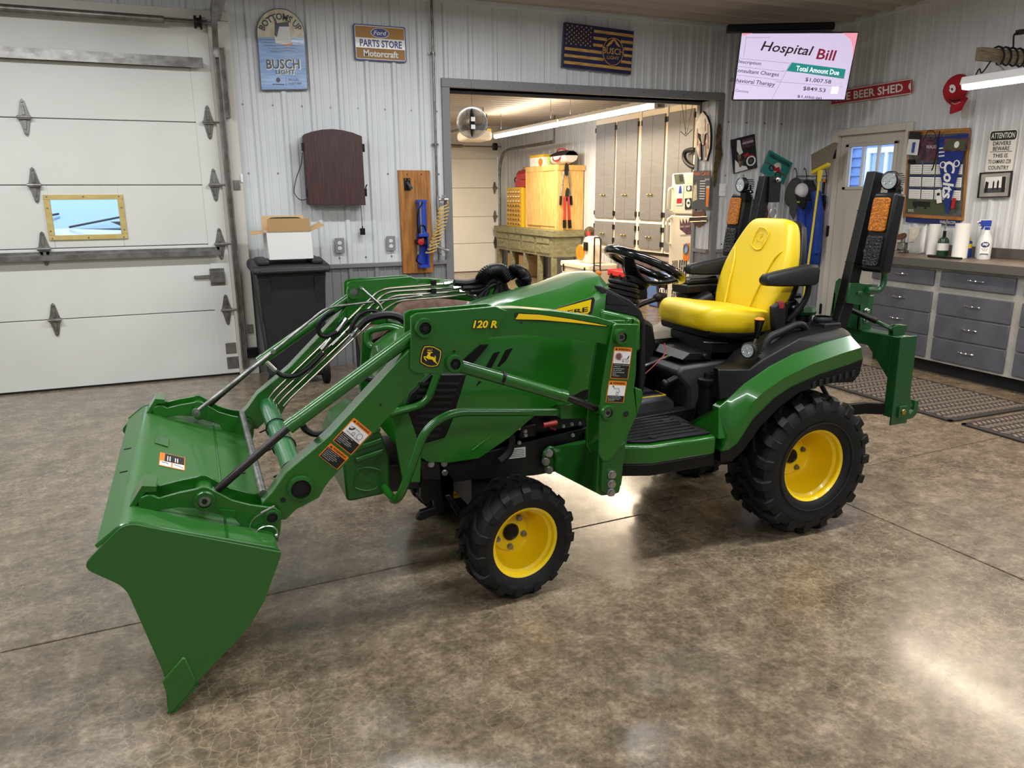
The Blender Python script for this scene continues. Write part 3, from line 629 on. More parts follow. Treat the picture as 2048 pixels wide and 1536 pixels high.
def shield(f, k, ins=0):
    P = [(490, 235), (760, 210), (1050, 250), (1290, 360), (1480, 470), (1490, 620), (1450, 860), (1380, 1080), (1270, 1290), (960, 1345), (700, 1310), (480, 1220), (270, 1090), (265, 900), (310, 660), (380, 430)]
    return [((px-880)/(640)*k, -(py-780)/(575)*k) for px, py in P]
ef = Frame(U(839.5, 691, Y=2.4775), U(884, 691, Y=2.4775), U(839.5, 735, Y=2.4775))
e = MB('ink'); ef.poly(e, shield(ef, 1.07), 0, .0006); e.use('yellow'); ef.poly(e, shield(ef, .96), .0007, .0003); e.use('ink'); ef.poly(e, shield(ef, .885), .0011, .0003)
deer(e, ef, -.03, .02, ef.w*.47, .0015, 'yellow'); e.build('emblem', armN)
e = MB('ink'); fa = Frame(U(945, 640, Y=2.4775), U(994, 640, Y=2.4775), U(945, 657, Y=2.4775)); fa.text(e, '120 R', 0, 0, 2.08, 2.3, .0008, shear=.22, bold=.09); e.use('yellow'); fa.text(e, '120 R', 0, .02, 1.98, 1.85, .0016, shear=.22, bold=.035); e.build('model_lettering', armN)
st = MB('ink'); P_ = UP([(1028, 627), (1037, 625), (1080, 628), (1140, 636), (1190, 645), (1217, 651), (1216, 654), (1190, 652), (1120, 645), (1031, 641)], Y=2.4965); st.prism(P_, (0, -.0006, 0))
st.use('yellow').prism(UP([(1031, 638.5), (1037.5, 627.5), (1080, 629.5), (1140, 638), (1190, 647), (1213, 651.5), (1213, 652.5), (1150, 645.5), (1080, 639.5)], Y=2.4958), (0, -.0006, 0)); st.build('stripe', arms[0])
def warn(name, parent, tl, tr, bl, Y, pict, head, lines, n0=0):
    f = Frame(U(*tl, Y=Y), U(*tr, Y=Y), U(*bl, Y=Y)); m = MB('orange'); f.rrect(m, -1, 1, -1, 1, .004, n0, .0006)
    yb = 1-2*head; m.use('ink'); f.text(m, 'WARNING', .14, 1-head, 1.35, head*1.05, n0+.001, bold=.02)
    f.poly(m, [(-.86, 1-head*1.55), (-.6, 1-head*1.55), (-.73, 1-head*.45)], n0+.0007, .0003)
    yp = yb-2*pict
    if pict:
        m.use('white'); f.rect(m, -.92, .92, yp, yb, n0+.0007, .0004)
    m.use('ink'); f.rect(m, -.92, .92, -.95, yp-.01, n0+.0007, .0004); m.use('white'); k = len(lines); hh = (yp+.95)/(k+1)
    for i, (ln, wd_) in enumerate(lines): f.text(m, ln, -.85+wd_/2, yp-hh*(i+.75), wd_, hh*.62, n0+.0013)
    return m, f, yb, yp
T1 = [('To avoid injury or death caused', 1.65), ('by falling loads:', .8), ('Do not handle round or', 1.25), ('large square bales.', 1.0), ('Handle raised loads with', 1.3), ('caution.', .45), ('Carry loads low.', .85)]
m, f, yb, yp = warn('w', armN, (1228.5, 693.5), (1264.5, 696), (1220, 757), 2.478, .385, .125, T1)
m.use('zinc'); f.disc(m, -.38, (yb+yp)/2+.05, .011, .011, .0013); m.use('red'); f.line(m, [(-.38+.34*math.cos(t*.2618), (yb+yp)/2+.05+.21*math.sin(t*.2618)) for t in range(24)], .0012, .0016, True); f.line(m, [(-.62, yb-.2), (-.14, yp+.2)], .0012, .0018)
m.use('ink'); f.line(m, [(.1, yp+.12), (.1, yp+.3), (.5, yp+.3)], .0008, .0014); f.line(m, [(.62+.15*math.cos(t*.5236), yp+.2+.1*math.sin(t*.5236)) for t in range(12)], .0007, .0014, True); f.line(m, [(.18+.09*math.cos(t*.5236), yp+.14+.06*math.sin(t*.5236)) for t in range(12)], .0007, .0014, True); f.poly(m, [(.55, yp+.33), (.72, yp+.33), (.8, yp+.55), (.7, yp+.5)], .0013)
wlab1 = m
T2 = [('avoid injury from falls:', 1.3), ('Do not stand, ride or allow', 1.5), ('others on loader or its', 1.25), ('attachments.', .75)]
m, f, yb, yp = warn('w', armN, (1218, 761), (1254, 763), (1211, 804), 2.478, .48, .2, T2)
m.use('ink'); f.line(m, [(-.4, yb-.15), (-.2, yb-.3), (.2, yb-.25), (.35, yp+.35), (.1, yp+.3)], .0008, .0014); f.line(m, [(.1+.12*math.cos(t*.5236), yp+.2+.14*math.sin(t*.5236)) for t in range(12)], .0007, .0014, True); f.poly(m, [(-.55, yb-.03), (-.35, yb-.05), (-.42, yb-.22)], .0013)
wlab2 = m
T3 = [('To avoid injury from falling', 1.1), ('load or raised loader:', .75), ('Do not walk or work under', 1.2), ('raised loader or attachment', 1.35), ('Lower and support it', 1.2), ('securely first.', .5)]
m, f, yb, yp = warn('w', armN, (708, 835), (744, 865), (665, 881), 2.489, .42, .14, T3)
m.use('ink'); f.line(m, [(-.75, yp+.2), (.75, yp+.12)], .0007, .0014)
for cx, rr in ((-.1, .13), (.45, .24)): f.line(m, [(cx+rr*math.cos(t*.3927), yp+.16+rr+rr*.9*math.sin(t*.3927)) for t in range(16)], .0007, .0014, True)
f.line(m, [(-.7, yb-.25), (-.4, yb-.18), (.2, yb-.2)], .0007, .0014); f.poly(m, [(-.65, yp+.3), (-.4, yp+.42), (-.25, yp+.6), (-.35, yp+.65), (-.55, yp+.45), (-.75, yp+.5)], .0013); m.build('warning_label', armN)
T4 = [('Do not operate loader unless', 1.2), ('operator is seated', 1.0), ('Keep bystanders away', 1.2), ('Read the operator manual', 1.3), ('before use. Stay clear', 1.1), ('of moving parts', .8)]
m, f, yb, yp = warn('w', armN, (661, 886), (698, 915), (637, 911), 2.489, 0, .26, T4); m.build('warning_label', armN)
# ---- lines, hoses and level rod along the far arm
YF = 2*CY-2.565-.012
for i, pts in enumerate(([(536, 799), (547, 783), (740, 598), (757, 582), (775, 577), (888, 568)], [(546, 803), (558, 788), (752, 603), (768, 588), (785, 583), (904, 576)], [(556, 808), (568, 794), (760, 612), (776, 596), (795, 591), (916, 583)], [(567, 812), (579, 798), (765, 622), (790, 605), (806, 601), (932, 590)])):
    m = MB('line_steel'); m.tube(fillet(UP(pts, Y=YF), .03, 3), .0052, 8); o = m.build('hydraulic_line', armF)
for a, b in (((674, 663), (692, 640)), ((643, 699), (660, 679)), ((664, 690), (688, 667)), ((703, 672), (716, 657)), ((888, 568), (908, 565)), ((906, 576), (924, 575)), ((918, 583), (938, 583)), ((934, 590), (957, 595))):
    A, B = U(*a, Y=YF-.02), U(*b, Y=YF-.02); m = MB('steel'); d = (B-A); m.cyl(A, A+d*.55, .011, n=6); m.cyl(A+d*.5, B, .0085, n=12); m.cyl(A+d*.85, A+d*1.12, .012, n=12); m.build('hose_fitting', armF)
m = MB('black')
for y in (565, 582): m.obox(U(867, y, Y=YF-.008), (.012, 0, 0), (0, .01, 0), (0, 0, .012))
m.build('line_clamp', armF)
def hose(pts, Y, r, name='hose', mt='hose', parent=T, Ys=None):
    P = [U(*p, Y=(Ys[i] if Ys else Y)) for i, p in enumerate(pts)]; m = MB(mt); m.tube(spline(P), r, 8); return m.build(name, parent)
hose([(668, 622), (650, 633), (637, 650), (640, 668), (655, 672), (678, 662)], YF-.02, .0115)
hose([(553, 743), (566, 751), (590, 751), (616, 736), (647, 706)], YF-.03, .0115)
hose([(699, 665), (706, 648), (720, 629), (741, 621), (760, 625), (772, 634)], YF-.05, .010)
hose([(716, 656), (730, 642), (748, 634), (775, 630), (796, 634), (815, 646)], YF-.15, .019)
hose([(605, 850), (612, 860), (630, 868), (655, 865), (680, 848), (700, 835)], 2.62, .0115)
hose([(722, 741), (735, 758), (755, 757), (775, 740), (800, 735)], 2.86, .012)
for a, b in (((533, 724), (551, 741)), ((604, 848), (612, 860))):
    Y_ = YF-.03 if a[0] < 560 else 2.62; m = MB('steel'); m.cyl(U(*a, Y=Y_), U(*b, Y=Y_), .010, n=8); m.build('hose_fitting', T)
for i, pts in enumerate(([(908, 565), (935, 566), (960, 560), (985, 552), (1000, 560), (1003, 585)], [(925, 576), (950, 575), (975, 572), (970, 590), (968, 600)], [(940, 583), (962, 580), (985, 562), (995, 575), (990, 590)], [(958, 595), (975, 575), (1003, 565), (1012, 580), (1020, 585)])):
    hose(pts, 3.5, .017, parent=armF)
sl = MB('black')
for pts in ([(962, 562), (975, 545), (1000, 540), (1020, 556)], [(1018, 548), (1030, 542), (1045, 548), (1050, 562), (1038, 572)]):
    P = spline(UP(pts, Y=3.48), 14); sl.tube(P, lambda t: .033+.003*math.cos(t*len(P)*3.1416), 12)
sl.build('hose_sleeve', armF)
YR = YF-.05
m = MB('zinc'); m.cyl(U(392, 824, Y=YR), U(545, 705, Y=YR), .0095, n=12); m.tube(fillet(UP([(530, 716), (645, 622), (662, 614), (845, 591)], Y=YR), .03), .0062, 8)
c = U(392, 824, Y=YR); m.lathe([(.006, 0), (.018, 0), (.018, .02), (.006, .02)], c, (0, -1, 0), 20, cap=True); m.hexbolt(c+V((0, -.018, 0)), (0, -1, 0), .009, .01); m.build('level_rod', T)
m = MB('steel'); m.tube(fillet(UP([(724, 577), (759, 608), (764, 618)], Y=YR-.01), .01), .006, 8); c = U(724, 577, Y=YR); m.cyl(c+V((0, .04, 0)), c, .008, n=10); m.build('level_link', T)
m = MB('steel'); m.hexbolt(U(546, 703, Y=YR-.01), (0, -1, 0), .009, .012); m.build('bolt', T)
# ---- masts
def mast():
    o = []
    ms = UP([(1227, 652), (1232, 648), (1277, 648), (1274, 700), (1272, 750), (1268, 778), (1274, 831), (1250, 881), (1227, 913), (1216, 922), (1205, 920), (1197.5, 906), (1199, 859), (1204, 781), (1219, 694)], Y=2.478)
    m = MB('green'); m.prism(ms, (0, .012, 0)); m.prism([v+V((0, .10, 0)) for v in ms], (0, .012, 0)); o.append((m, 'mast', .003))
    m = MB('green'); boss(m, (1240, 673), 2.476, .03, .02, 'zinc', .6); boss(m, (1214, 825), 2.476, .029, .014, 'zinc', .6); c = U(1252, 828, Y=2.477); m.use('matblack').cyl(c, c+V((0, -.001, 0)), .012, n=14); o.append((m, 'pin_boss', 0))
    m = MB('green'); m.prism(UP([(1271, 776), (1283, 779), (1286, 787), (1284, 802), (1274, 830)], Y=2.478), (0, .11, 0)); c = U(1261, 643, Y=2.53); m.lathe([(.008, 0), (.016, 0), (.016, .012), (.008, .012)], c, (0, -1, 0), 16); o.append((m, 'mast_flange', .003))
    return o
mastN = None
for side in (0, 1):
    par = None
    for m, nm, bv in mast():
        ob = (mir(m) if side else m); ob = ob.split(nm, par, bevel=bv) if nm in ('pin_boss', 'mast_flange') else ob.build(nm, par or T, bevel=bv)
        if par is None:
            par = ob
            if not side: mastN = ob
wlab1.build('warning_label', mastN); wlab2.build('warning_label', mastN)
def mast_base():
    m = MB('green_cast'); P = UP([(1197, 905), (1249, 872), (1250.6, 894), (1244, 957), (1239, 985), (1230, 989), (1204, 992), (1192, 986)], Y=2.53)
    m.prism(P, (0, .1, 0)); m.prism([v+V((0, -.018, 0)) for v in shrink(P, .02)][:2]+[v+V((0, -.018, 0)) for v in shrink(P, .02)][2:], (0, .02, 0))
    m2 = MB('green_cast'); pts = UP([(1100, 893), (1088, 905), (1086, 925), (1094, 944), (1112, 942), (1118, 915), (1112, 895)], Y=2.84); e = UP([(1200, 880), (1193, 905), (1190, 930), (1190, 960), (1195, 990), (1204, 990), (1204, 880)], Y=2.62)
    m2.prism(pts, (0, .02, 0)); n_ = len(pts); a = [U(x, y, Y=2.84) for x, y in ((1104, 894), (1108, 944))]; b = [U(x, y, Y=2.60) for x, y in ((1206, 880), (1192, 987))]
    m2.add([a[0], a[1], b[1], b[0]]+[v+V((.14, .03, 0)) for v in (a[0], a[1], b[1], b[0])], [(0, 1, 2, 3), (7, 6, 5, 4), (0, 3, 7, 4), (1, 5, 6, 2), (0, 4, 5, 1), (3, 2, 6, 7)])
    return m, m2
m, m2 = mast_base()
for side in (0, 1):
    b0 = (mir(m) if side else m).build('mast_base', T, bevel=.004); (mir(m2) if side else m2).build('frame_bracket', b0, bevel=.006)
    if not side:
        for px in ((1222.5, 948), (1221.6, 967), (1220.6, 984)): k = MB('steel'); k.hexbolt(U(*px, Y=2.512), (0, -1, 0), .0145, .018); k.build('bolt', b0)
        for px in ((1097.5, 905), (1091, 922), (1097.5, 939)): k = MB('steel'); k.hexbolt(U(*px, Y=2.838), (-.3, -1, 0), .0145, .024); k.build('bolt', b0)
k = MB('green'); k.tube(spline(UP([(1197, 803), (1190, 822), (1187, 845), (1182, 852)], Y=2.6)), .009, 8); k.tube(spline(UP([(1176, 800), (1168, 820), (1170, 842)], Y=2.66)), .01, 8); k.build('stand_latch', T)
# ---- brush guard, near side round to far side
a = UP([(1128, 824), (905, 824), (852, 855), (794, 1012)], Y=2.63); m = MB('green')
P = [V(v) for v in a]; Q = [V((v.x, 2*CY-v.y, v.z)) for v in reversed(a)]
m.tube(fillet(P+Q, .09, 7), .0165, 12); m.build('brush_guard', T)
m = MB('green'); m.prism(UP([(1122, 812), (1150, 806), (1192, 816), (1190, 832), (1150, 838), (1122, 838)], Y=2.60), (0, .05, 0)); both(m, 'guard_bracket', bevel=.003)
# front guard
fg = MB('green'); fg.tube(fillet(UP([(876, 745), (853, 808), (800, 822), (780, 828)], Y=2.80), .05, 6), .0155, 12); fg.tube(fillet(UP([(876, 745), (853, 808), (800, 822), (780, 828)], Y=3.38), .05, 6), .0155, 12)
fg.tube(fillet([U(808, 662, Y=3.25), U(780, 652, Y=3.30), U(735, 662, Y=3.36), U(734, 690, Y=3.36), U(770, 702, Y=3.3), U(830, 712, Y=3.2)], .04, 6), .0165, 12)
fg.split('guard_tube', T)
m = MB('green'); m.prism(UP([(724, 664), (746, 662), (744, 720), (762, 800), (750, 870), (724, 880), (720, 760)], Y=3.37), (0, .012, 0)); m.prism(UP([(783, 832), (795, 905), (806, 965), (841, 965), (843, 900), (815, 820)], Y=2.80), (0, .012, 0)); m.split('guard_plate', T, bevel=.003)
# ---- front weight
fw_ = MB('green_cast'); y0_, y1_ = 2.83, 3.35
P = UP([(686, 925), (694, 1003), (705, 1003), (774, 988), (782, 980), (780, 916), (764, 870), (752, 858), (735, 862), (700, 885)], Y=y0_)
fw_.prism(P, (0, y1_-y0_, 0)); fw_ = fw_.build('front_weight', T, bevel=.012, seg=3)
m = MB('green_cast'); f = Frame(U(706, 938, Y=y0_), U(762, 930, Y=y0_), U(708, 986, Y=y0_), 0)
for k_, mt in ((1.0, 'green_cast'),): f.line(m, shield(f, 1.0), .0035, .001, True)
deer(m, f, 0, 0, f.w*.42, .001, 'green_cast'); m.build('emblem', fw_)
m = MB('green_cast')
for i in range(3):
    a = U(722+i*3, 868+i*22, Y=y0_); m.obox(a+V((.02, -.004, 0)), (.055, 0, .012), (0, .008, 0), (0, 0, .010))
m.build('grip_rib', fw_, bevel=.004)
# ---- hood
def hood_sec(X, zb, zc, zt, hw, k):
    P = []
    for y, z in ((-hw, zb), (-hw-.004, (zb+zc)/2), (-hw+.004, zc-.10), (-hw+.025, zc-.03), (-.175, zc+.005), (-.12, zt-.012), (0, zt)):
        P.append((y, z))
    P = P+[(-y, z) for y, z in reversed(P[:-1])]
    return [V((X+k*max(0, 1-(abs(y)/.27)**2), CY+y, z)) for y, z in P]
secs = [hood_sec(*a) for a in ((.672, .62, .86, .90, .20, .0), (.69, .60, .94, .965, .235, .0), (.76, .56, .985, 1.005, .255, .0), (.80, .53, 1.0, 1.025, .26, .0), (.88, .513, 1.02, 1.05, .262, .01), (1.02, .514, 1.055, 1.098, .265, .015), (1.16, .59, 1.085, 1.142, .268, .03), (1.27, .668, 1.105, 1.165, .269, .05), (1.40, .715, 1.128, 1.196, .27, .08), (1.50, .755, 1.15, 1.233, .27, .105), (1.56, .765, 1.175, 1.24, .27, .12), (1.595, .77, 1.185, 1.195, .268, .13))]
h = MB('green'); h.loft(secs); hood = h.build('hood', T, sub=0, smooth=28)
m = MB('green')
m.tube(spline(UP([(998, 739), (1060, 722), (1141, 694)], Y=2.826)), .004, 6); m.tube(spline(UP([(945, 1000-100), (1010, 850), (1066, 806), (1160, 772)], Y=2.826)), .004, 6); m.build('hood_crease', hood)
m = MB('black'); m.prism(UP([(862, 748), (934, 748), (907, 838), (891, 876), (834, 892), (812, 822), (820, 790)], Y=2.822), (0, .02, 0))
g_ = m.build('side_grille', hood, bevel=.006); m = MB('matblack')
for i in range(9):
    y = 765+i*13; m.prism(UP([(838-i*2, y), (918-i*5, y), (917-i*5, y+5), (837-i*2, y+5)], Y=2.819), (0, .006, 0))
m.build('louvre', g_)
for q in ([(970, 737), (988, 706), (1000, 703), (981, 739)], [(994, 733), (1012, 700), (1026, 696), (1005, 734)], [(938, 803), (957, 762), (970, 765), (952, 800)], [(962, 797), (984, 754), (995, 757), (974, 793)], [(922, 724), (962, 690), (978, 689), (952, 720), (945, 728)]):
    m = MB('black'); m.prism(UP(q, Y=2.823), (0, .012, 0)); m.build('hood_vent', hood)
m = MB('ink'); m.prism(UP([(1085, 640), (1112, 617), (1187, 594), (1190, 600), (1184, 626), (1180, 630), (1120, 640)], Y=2.8205), (0, .006, 0)); m.use('yellow').prism(UP([(1090, 638), (1112, 618.5), (1183, 599), (1180, 622), (1176, 627), (1130, 635)], Y=2.8195), (0, .004, 0))
fd = Frame(U(1098, 622, Y=2.8185), U(1178, 607, Y=2.8185), U(1098, 640, Y=2.8185)); m.use('ink'); fd.text(m, 'DEERE', 0, -.18, 1.9, 1.02, .001, bold=.02); m.build('brand_panel', hood)
# ---- dash cowl and steering
m = MB('green'); m.prism(UP([(1204, 619), (1272, 634), (1283, 640), (1283, 700), (1205, 760), (1200, 690)], Y=2.81), (0, .56, 0)); m.build('cowl', T, bevel=.015)
ds = MB('plastic'); P = UP([(1204, 572), (1262, 600), (1284, 622), (1292, 645), (1292, 760), (1283, 800), (1277, 800), (1282, 650), (1274, 636), (1204, 619)], Y=2.868); ds.prism(P, (0, .444, 0)); dash = ds.build('dash_panel', T, bevel=.01)
m = MB('plastic'); m.prism(UP([(1212, 582), (1232, 590), (1262, 612), (1213, 609)], Y=2.866), (0, .01, 0)); m.build('dash_inset', dash, bevel=.003)
m = MB('hose'); B0, B1 = V((1.80, CY, 1.03)), V((1.855, CY, 1.185))
for i in range(7):
    t = i/7; c = B0.lerp(B1, t); r = .125-.06*t; m.lathe([(r*.9, 0), (r, .006), (r, .014), (r*.88, .02)], c, (.25, 0, .97), 24, cap=True)
m.build('column_boot', T)
m = MB('black'); m.prism([V((x, 2.94, z)) for x, z in ((1.66, .60), (1.66, 1.12), (1.73, 1.10), (1.93, 1.00), (1.95, .90), (1.86, .60))], (0, .30, 0)); m.build('dash_console', T, bevel=.02)
sx = V((.42, 0, .907)).normalized(); sc_ = V((1.962, CY, 1.255)); su = V((.907, 0, -.42)); sv = V((0, 1, 0))
m = MB('black_gloss'); m.tube([sc_+.185*(math.cos(t*.1309)*su+math.sin(t*.1309)*sv) for t in range(48)], lambda t: .0205+.0012*math.cos(t*48*3.1416), 12, True)
stw = m.build('steering_wheel', T, smooth=60)
for a in (90, 210, 330):
    m = MB('black'); dr_ = math.cos(rad(a))*su+math.sin(rad(a))*sv; sd = sx.cross(dr_); hub = sc_-sx*.075
    secs_ = []
    for t, w_ in ((0, .055), (.35, .04), (.7, .026), (1, .022)):
        c = hub+dr_*(.03+t*.155)+sx*(.075*t**1.6); secs_.append([c+sd*w_+sx*.008, c-sd*w_+sx*.008, c-sd*w_-sx*.008, c+sd*w_-sx*.008])
    m.loft(secs_); m.build('spoke', stw, bevel=.004)
m = MB('black'); m.lathe([(.03, -.12), (.055, -.1), (.062, -.07), (.055, -.055), (.0, -.05)], sc_, sx, 24, cap=True); m.build('hub', stw)
m = MB('frame_black'); m.cyl(B1, sc_-sx*.08, .022, n=14); m.build('steering_column', T)
m = MB('orange'); m.cyl(V((1.76, 3.18, 1.16)), V((1.765, 3.18, 1.215)), .013, n=12); m.ball(V((1.765, 3.18, 1.215)), .015, 10, 6); m.build('throttle_knob', T)
m = MB('black'); m.tube(fillet([V((2.0, 3.34, .86)), V((2.02, 3.36, .98)), V((2.13, 3.36, 1.03)), V((2.2, 3.36, 1.045))], .05), .014, 10); m.ball(V((2.22, 3.36, 1.055)), (.03, .02, .025), 12, 8); m.build('loader_lever', T)
m = MB('hose')
for i in range(6): m.lathe([(.05-.004*i, 0), (.055-.004*i, .008), (.05-.004*i, .016)], V((1.93+.0*i, 3.3, .86+.016*i)), (0, 0, 1), 16, cap=True)
m.build('lever_boot', T)
# ---- seat
def seat_section(x, zc, th, hw, r=.045):
    P = []
    for sy, sz in ((-1, 1), (1, 1), (1, -1), (-1, -1)):
        for k in range(4):
            a = {(-1, 1): 180, (1, 1): 90, (1, -1): 0, (-1, -1): 270}[(sy, sz)]-k*30
            P.append(V((x, CY+sy*(hw-r)+r*math.cos(rad(a)), zc+sz*(th/2-min(r, th/2-.005))+min(r, th/2-.005)*math.sin(rad(a)))))
    return P
m = MB('seat_yellow'); m.loft([seat_section(*a) for a in ((2.165, 1.0, .05, .15), (2.18, 1.0, .10, .205), (2.22, 1.005, .135, .235), (2.31, .995, .135, .245), (2.42, .98, .125, .24), (2.55, .972, .12, .225), (2.63, .97, .10, .2))])
seat = m.build('seat_cushion', T, sub=2, smooth=180)
bx = V((.34, 0, 1)).normalized(); bn = V((-1, 0, .34)).normalized()
m = MB('seat_yellow'); secs_ = []
for t, hw, th in ((0.0, .19, .06), (.02, .215, .10), (.12, .238, .12), (.25, .242, .115), (.36, .21, .105), (.44, .175, .10), (.485, .15, .09), (.505, .11, .05)):
    c = V((2.56, CY, .975))+bx*t; P = []
    for sy, sz in ((-1, 1), (1, 1), (1, -1), (-1, -1)):
        for k in range(4):
            a = {(-1, 1): 180, (1, 1): 90, (1, -1): 0, (-1, -1): 270}[(sy, sz)]-k*30; r = min(.04, th/2-.004)
            P.append(c+V((0, 1, 0))*(sy*(hw-r)+r*math.cos(rad(a)))+bn*(sz*(th/2-r)+r*math.sin(rad(a))))
    secs_.append(P)
m.loft(secs_); sback = m.build('seat_back', T, sub=2, smooth=180)
m = MB('seat_yellow'); bc = V((2.56, CY, .975))+bx*.385+bn*.054; f = Frame(bc+V((0, .052, 0))+bx*.058, bc+V((0, -.052, 0))+bx*.058, bc+V((0, .052, 0))-bx*.058)
f.line(m, shield(f, 1.0), .0035, .003, True); deer(m, f, 0, 0, f.w*.45, .0, 'seat_yellow')
for s in (-1, 1):
    m.tube(spline([bc+bx*a+V((0, s*b, 0))+bn*n_ for a, b, n_ in ((-.36, .09, .012), (-.25, .11, .012), (-.13, .135, .006), (-.07, .16, .002), (-.04, .19, -.015))]), .006, 6)
m.build('embossing', sback)
m = MB('black'); secs_ = []
for t, hw in ((.0, .19), (.1, .235), (.25, .24), (.36, .212), (.44, .18), (.485, .156), (.51, .11)):
    c = V((2.56, CY, .975))+bx*t-bn*.045; secs_.append([c+V((0, s*hw, 0))+bn*n_ for s, n_ in ((-1, .012), (1, .012), (1, -.022), (-1, -.022))])
m.loft(secs_); m.build('back_shell', T, bevel=.008)
m = MB('black'); m.loft([seat_section(x, z, .05, hw, .02) for x, z, hw in ((2.20, .945, .2), (2.3, .93, .23), (2.62, .905, .22))]); m.build('seat_pan', T)
m = MB('frame_black'); m.box(2.24, 2.6, CY-.17, CY+.17, .79, .905); m.box(2.12, 2.26, CY-.14, CY+.2, .79, .85); m.cyl((2.2, CY-.19, .83), (2.2, CY+.19, .83), .012, n=10); m.prism([V((2.08, CY-.17, .82)), V((2.6, CY-.17, .78)), V((2.6, CY-.17, .82)), V((2.12, CY-.17, .85))], (0, .34, 0)); m.use('zinc').cyl((2.18, CY-.19, .90), (2.32, CY-.19, .885), .004, n=6); m.build('seat_suspension', T, bevel=.006)
for y, nm in ((2.795, 'armrest'), (3.385, 'armrest')):
    m = MB('plastic'); secs_ = []
    for x, z0, z1 in ((2.415, 1.172, 1.208), (2.422, 1.165, 1.215), (2.5, 1.158, 1.228), (2.66, 1.152, 1.25), (2.712, 1.154, 1.25), (2.72, 1.165, 1.24)):
        secs_.append([V((x, y+a, z)) for a, z in ((-.028, z0+.008), (-.03, z1-.014), (-.018, z1), (.018, z1), (.03, z1-.014), (.028, z0+.008), (.015, z0), (-.015, z0))])
    m.loft(secs_); o = m.build(nm, T, smooth=50)
    s = 1 if y < CY else -1; m = MB('black'); m.tube(spline([V((2.69, y, 1.16)), V((2.68, y, 1.10)), V((2.65, y+s*.01, 1.04)), V((2.6, y+s*.03, .98))]), .014, 8); m.build('armrest_post', o)
m = MB('black_gloss'); m.prism([V((x, 2.83, z)) for x, z in ((2.60, 1.07), (2.655, 1.085), (2.68, 1.06), (2.675, .95), (2.64, .87), (2.58, .85), (2.55, .87), (2.57, .93), (2.60, .98))], (0, .02, 0)); hp = m.build('hinge_plate', T, bevel=.004)
for x, z in ((2.645, 1.045), (2.64, .985), (2.575, .885)): m = MB('steel'); m.hexbolt((x, 2.831, z), (0, -1, 0), .011, .012); m.build('bolt', hp)
m = MB('plastic'); m.prism([V((x-.03, 2.79, z)) for x, z in ((2.515, 1.06), (2.56, 1.085), (2.585, 1.075), (2.592, .965), (2.575, .945), (2.535, .945), (2.525, .98))], (0, .035, 0)); bk_ = m.build('belt_buckle', T, bevel=.006); m = MB('redclip'); m.box(2.515, 2.545, 2.787, 2.82, 1.05, 1.086); m.build('release_button', bk_, bevel=.004); m = MB('black'); m.obox((2.565, 2.81, .915), (.018, 0, -.006), (0, .004, 0), (.01, 0, .045)); m.build('belt_strap', bk_)
m = MB('black_gloss'); c = U(1518, 645, Y=2.78); m.lathe([(.010, -.075), (.012, -.06), (.020, -.01), (.024, .012)], c, (.1, 0, 1), 16, cap=True); m.use('orange').ball(c+V((.002, 0, .014)), (.024, .022, .010), 14, 8); m.use('zinc').cyl(c+V((-.006, 0, -.07)), c+V((-.03, .02, -.17)), .008, n=8); m.build('range_lever', T)
# far control box and can by the far armrest
m = MB('black'); m.box(2.40, 2.62, 3.36, 3.50, 1.06, 1.11); m.prism([V((x, 3.37, z)) for x, z in ((2.41, 1.11), (2.43, 1.14), (2.52, 1.14), (2.60, 1.15), (2.62, 1.11))], (0, .12, 0)); m.box(2.43, 2.72, 3.40, 3.5, .9, 1.06); m.build('control_console', T, bevel=.01)
m = MB('black'); m.cyl(V((2.43, 3.34, 1.0)), V((2.53, 3.34, 1.035)), .045, n=20); m.lathe([(.03, 0), (.05, 0), (.05, .012), (.03, .012)], V((2.425, 3.34, .998)), (.95, 0, .33), 20); m.build('cup_holder', T)
# ---- platform, tunnel, footwell
top = UP([(1245, 868), (1308, 893), (1437, 876), (1418, 850), (1300, 808), (1255, 815)], Z=.555)
top = [top[0], V((1.70, 2.57, .555)), V((2.03, 2.57, .555)), V((2.06, 2.95, .555)), V((1.56, 2.95, .555)), V((1.50, 2.70, .555))]
top[0] = V((1.58, 2.62, .555))
m = MB('green'); m.prism(top, (0, 0, -.085)); fb = m.build('footboard', T, bevel=.014, seg=3)
pad = [V((1.59, 2.645, .556)), V((1.70, 2.598, .556)), V((2.015, 2.598, .556)), V((2.03, 2.90, .556)), V((1.58, 2.90, .556)), V((1.53, 2.72, .556))]
m = MB('rubber'); m.prism(pad, (0, 0, .012)); pd = m.build('foot_pad', fb, bevel=.004)
m = MB('rubber')
for i in range(7):
    y = 2.63+i*.038; m.box(1.6 if i < 6 else 1.57, 1.98, y, y+.022, .567, .573)
m.build('pad_rib', pd, bevel=.002)
m = MB('matblack')
for x, y in ((1.74, 2.63), (1.62, 2.86), (1.97, 2.72), (1.93, 2.82)): m.cyl((x, y, .567), (x, y, .5735), .02, n=14)
m.build('drain_hole', pd)
m = MB('black'); m.prism([V((v.x, v.y+.006, .472)) for v in top], (0, 0, -.055)); fs = m.build('footboard_skirt', T, bevel=.006)
mir_top = MB('green'); mir_top.prism([V((v.x, 2*CY-v.y, v.z)) for v in top], (0, 0, -.085)); mir_top.build('footboard', T, bevel=.014)
m = MB('black'); m.prism([V((x, 2.868, z)) for x, z in ((2.10, .45), (2.14, .62), (2.3, .80), (2.6, .92), (2.8, .9), (2.84, .78), (2.6, .70), (2.35, .6), (2.22, .45))], (0, .01, 0)); both(m, 'wheel_liner')
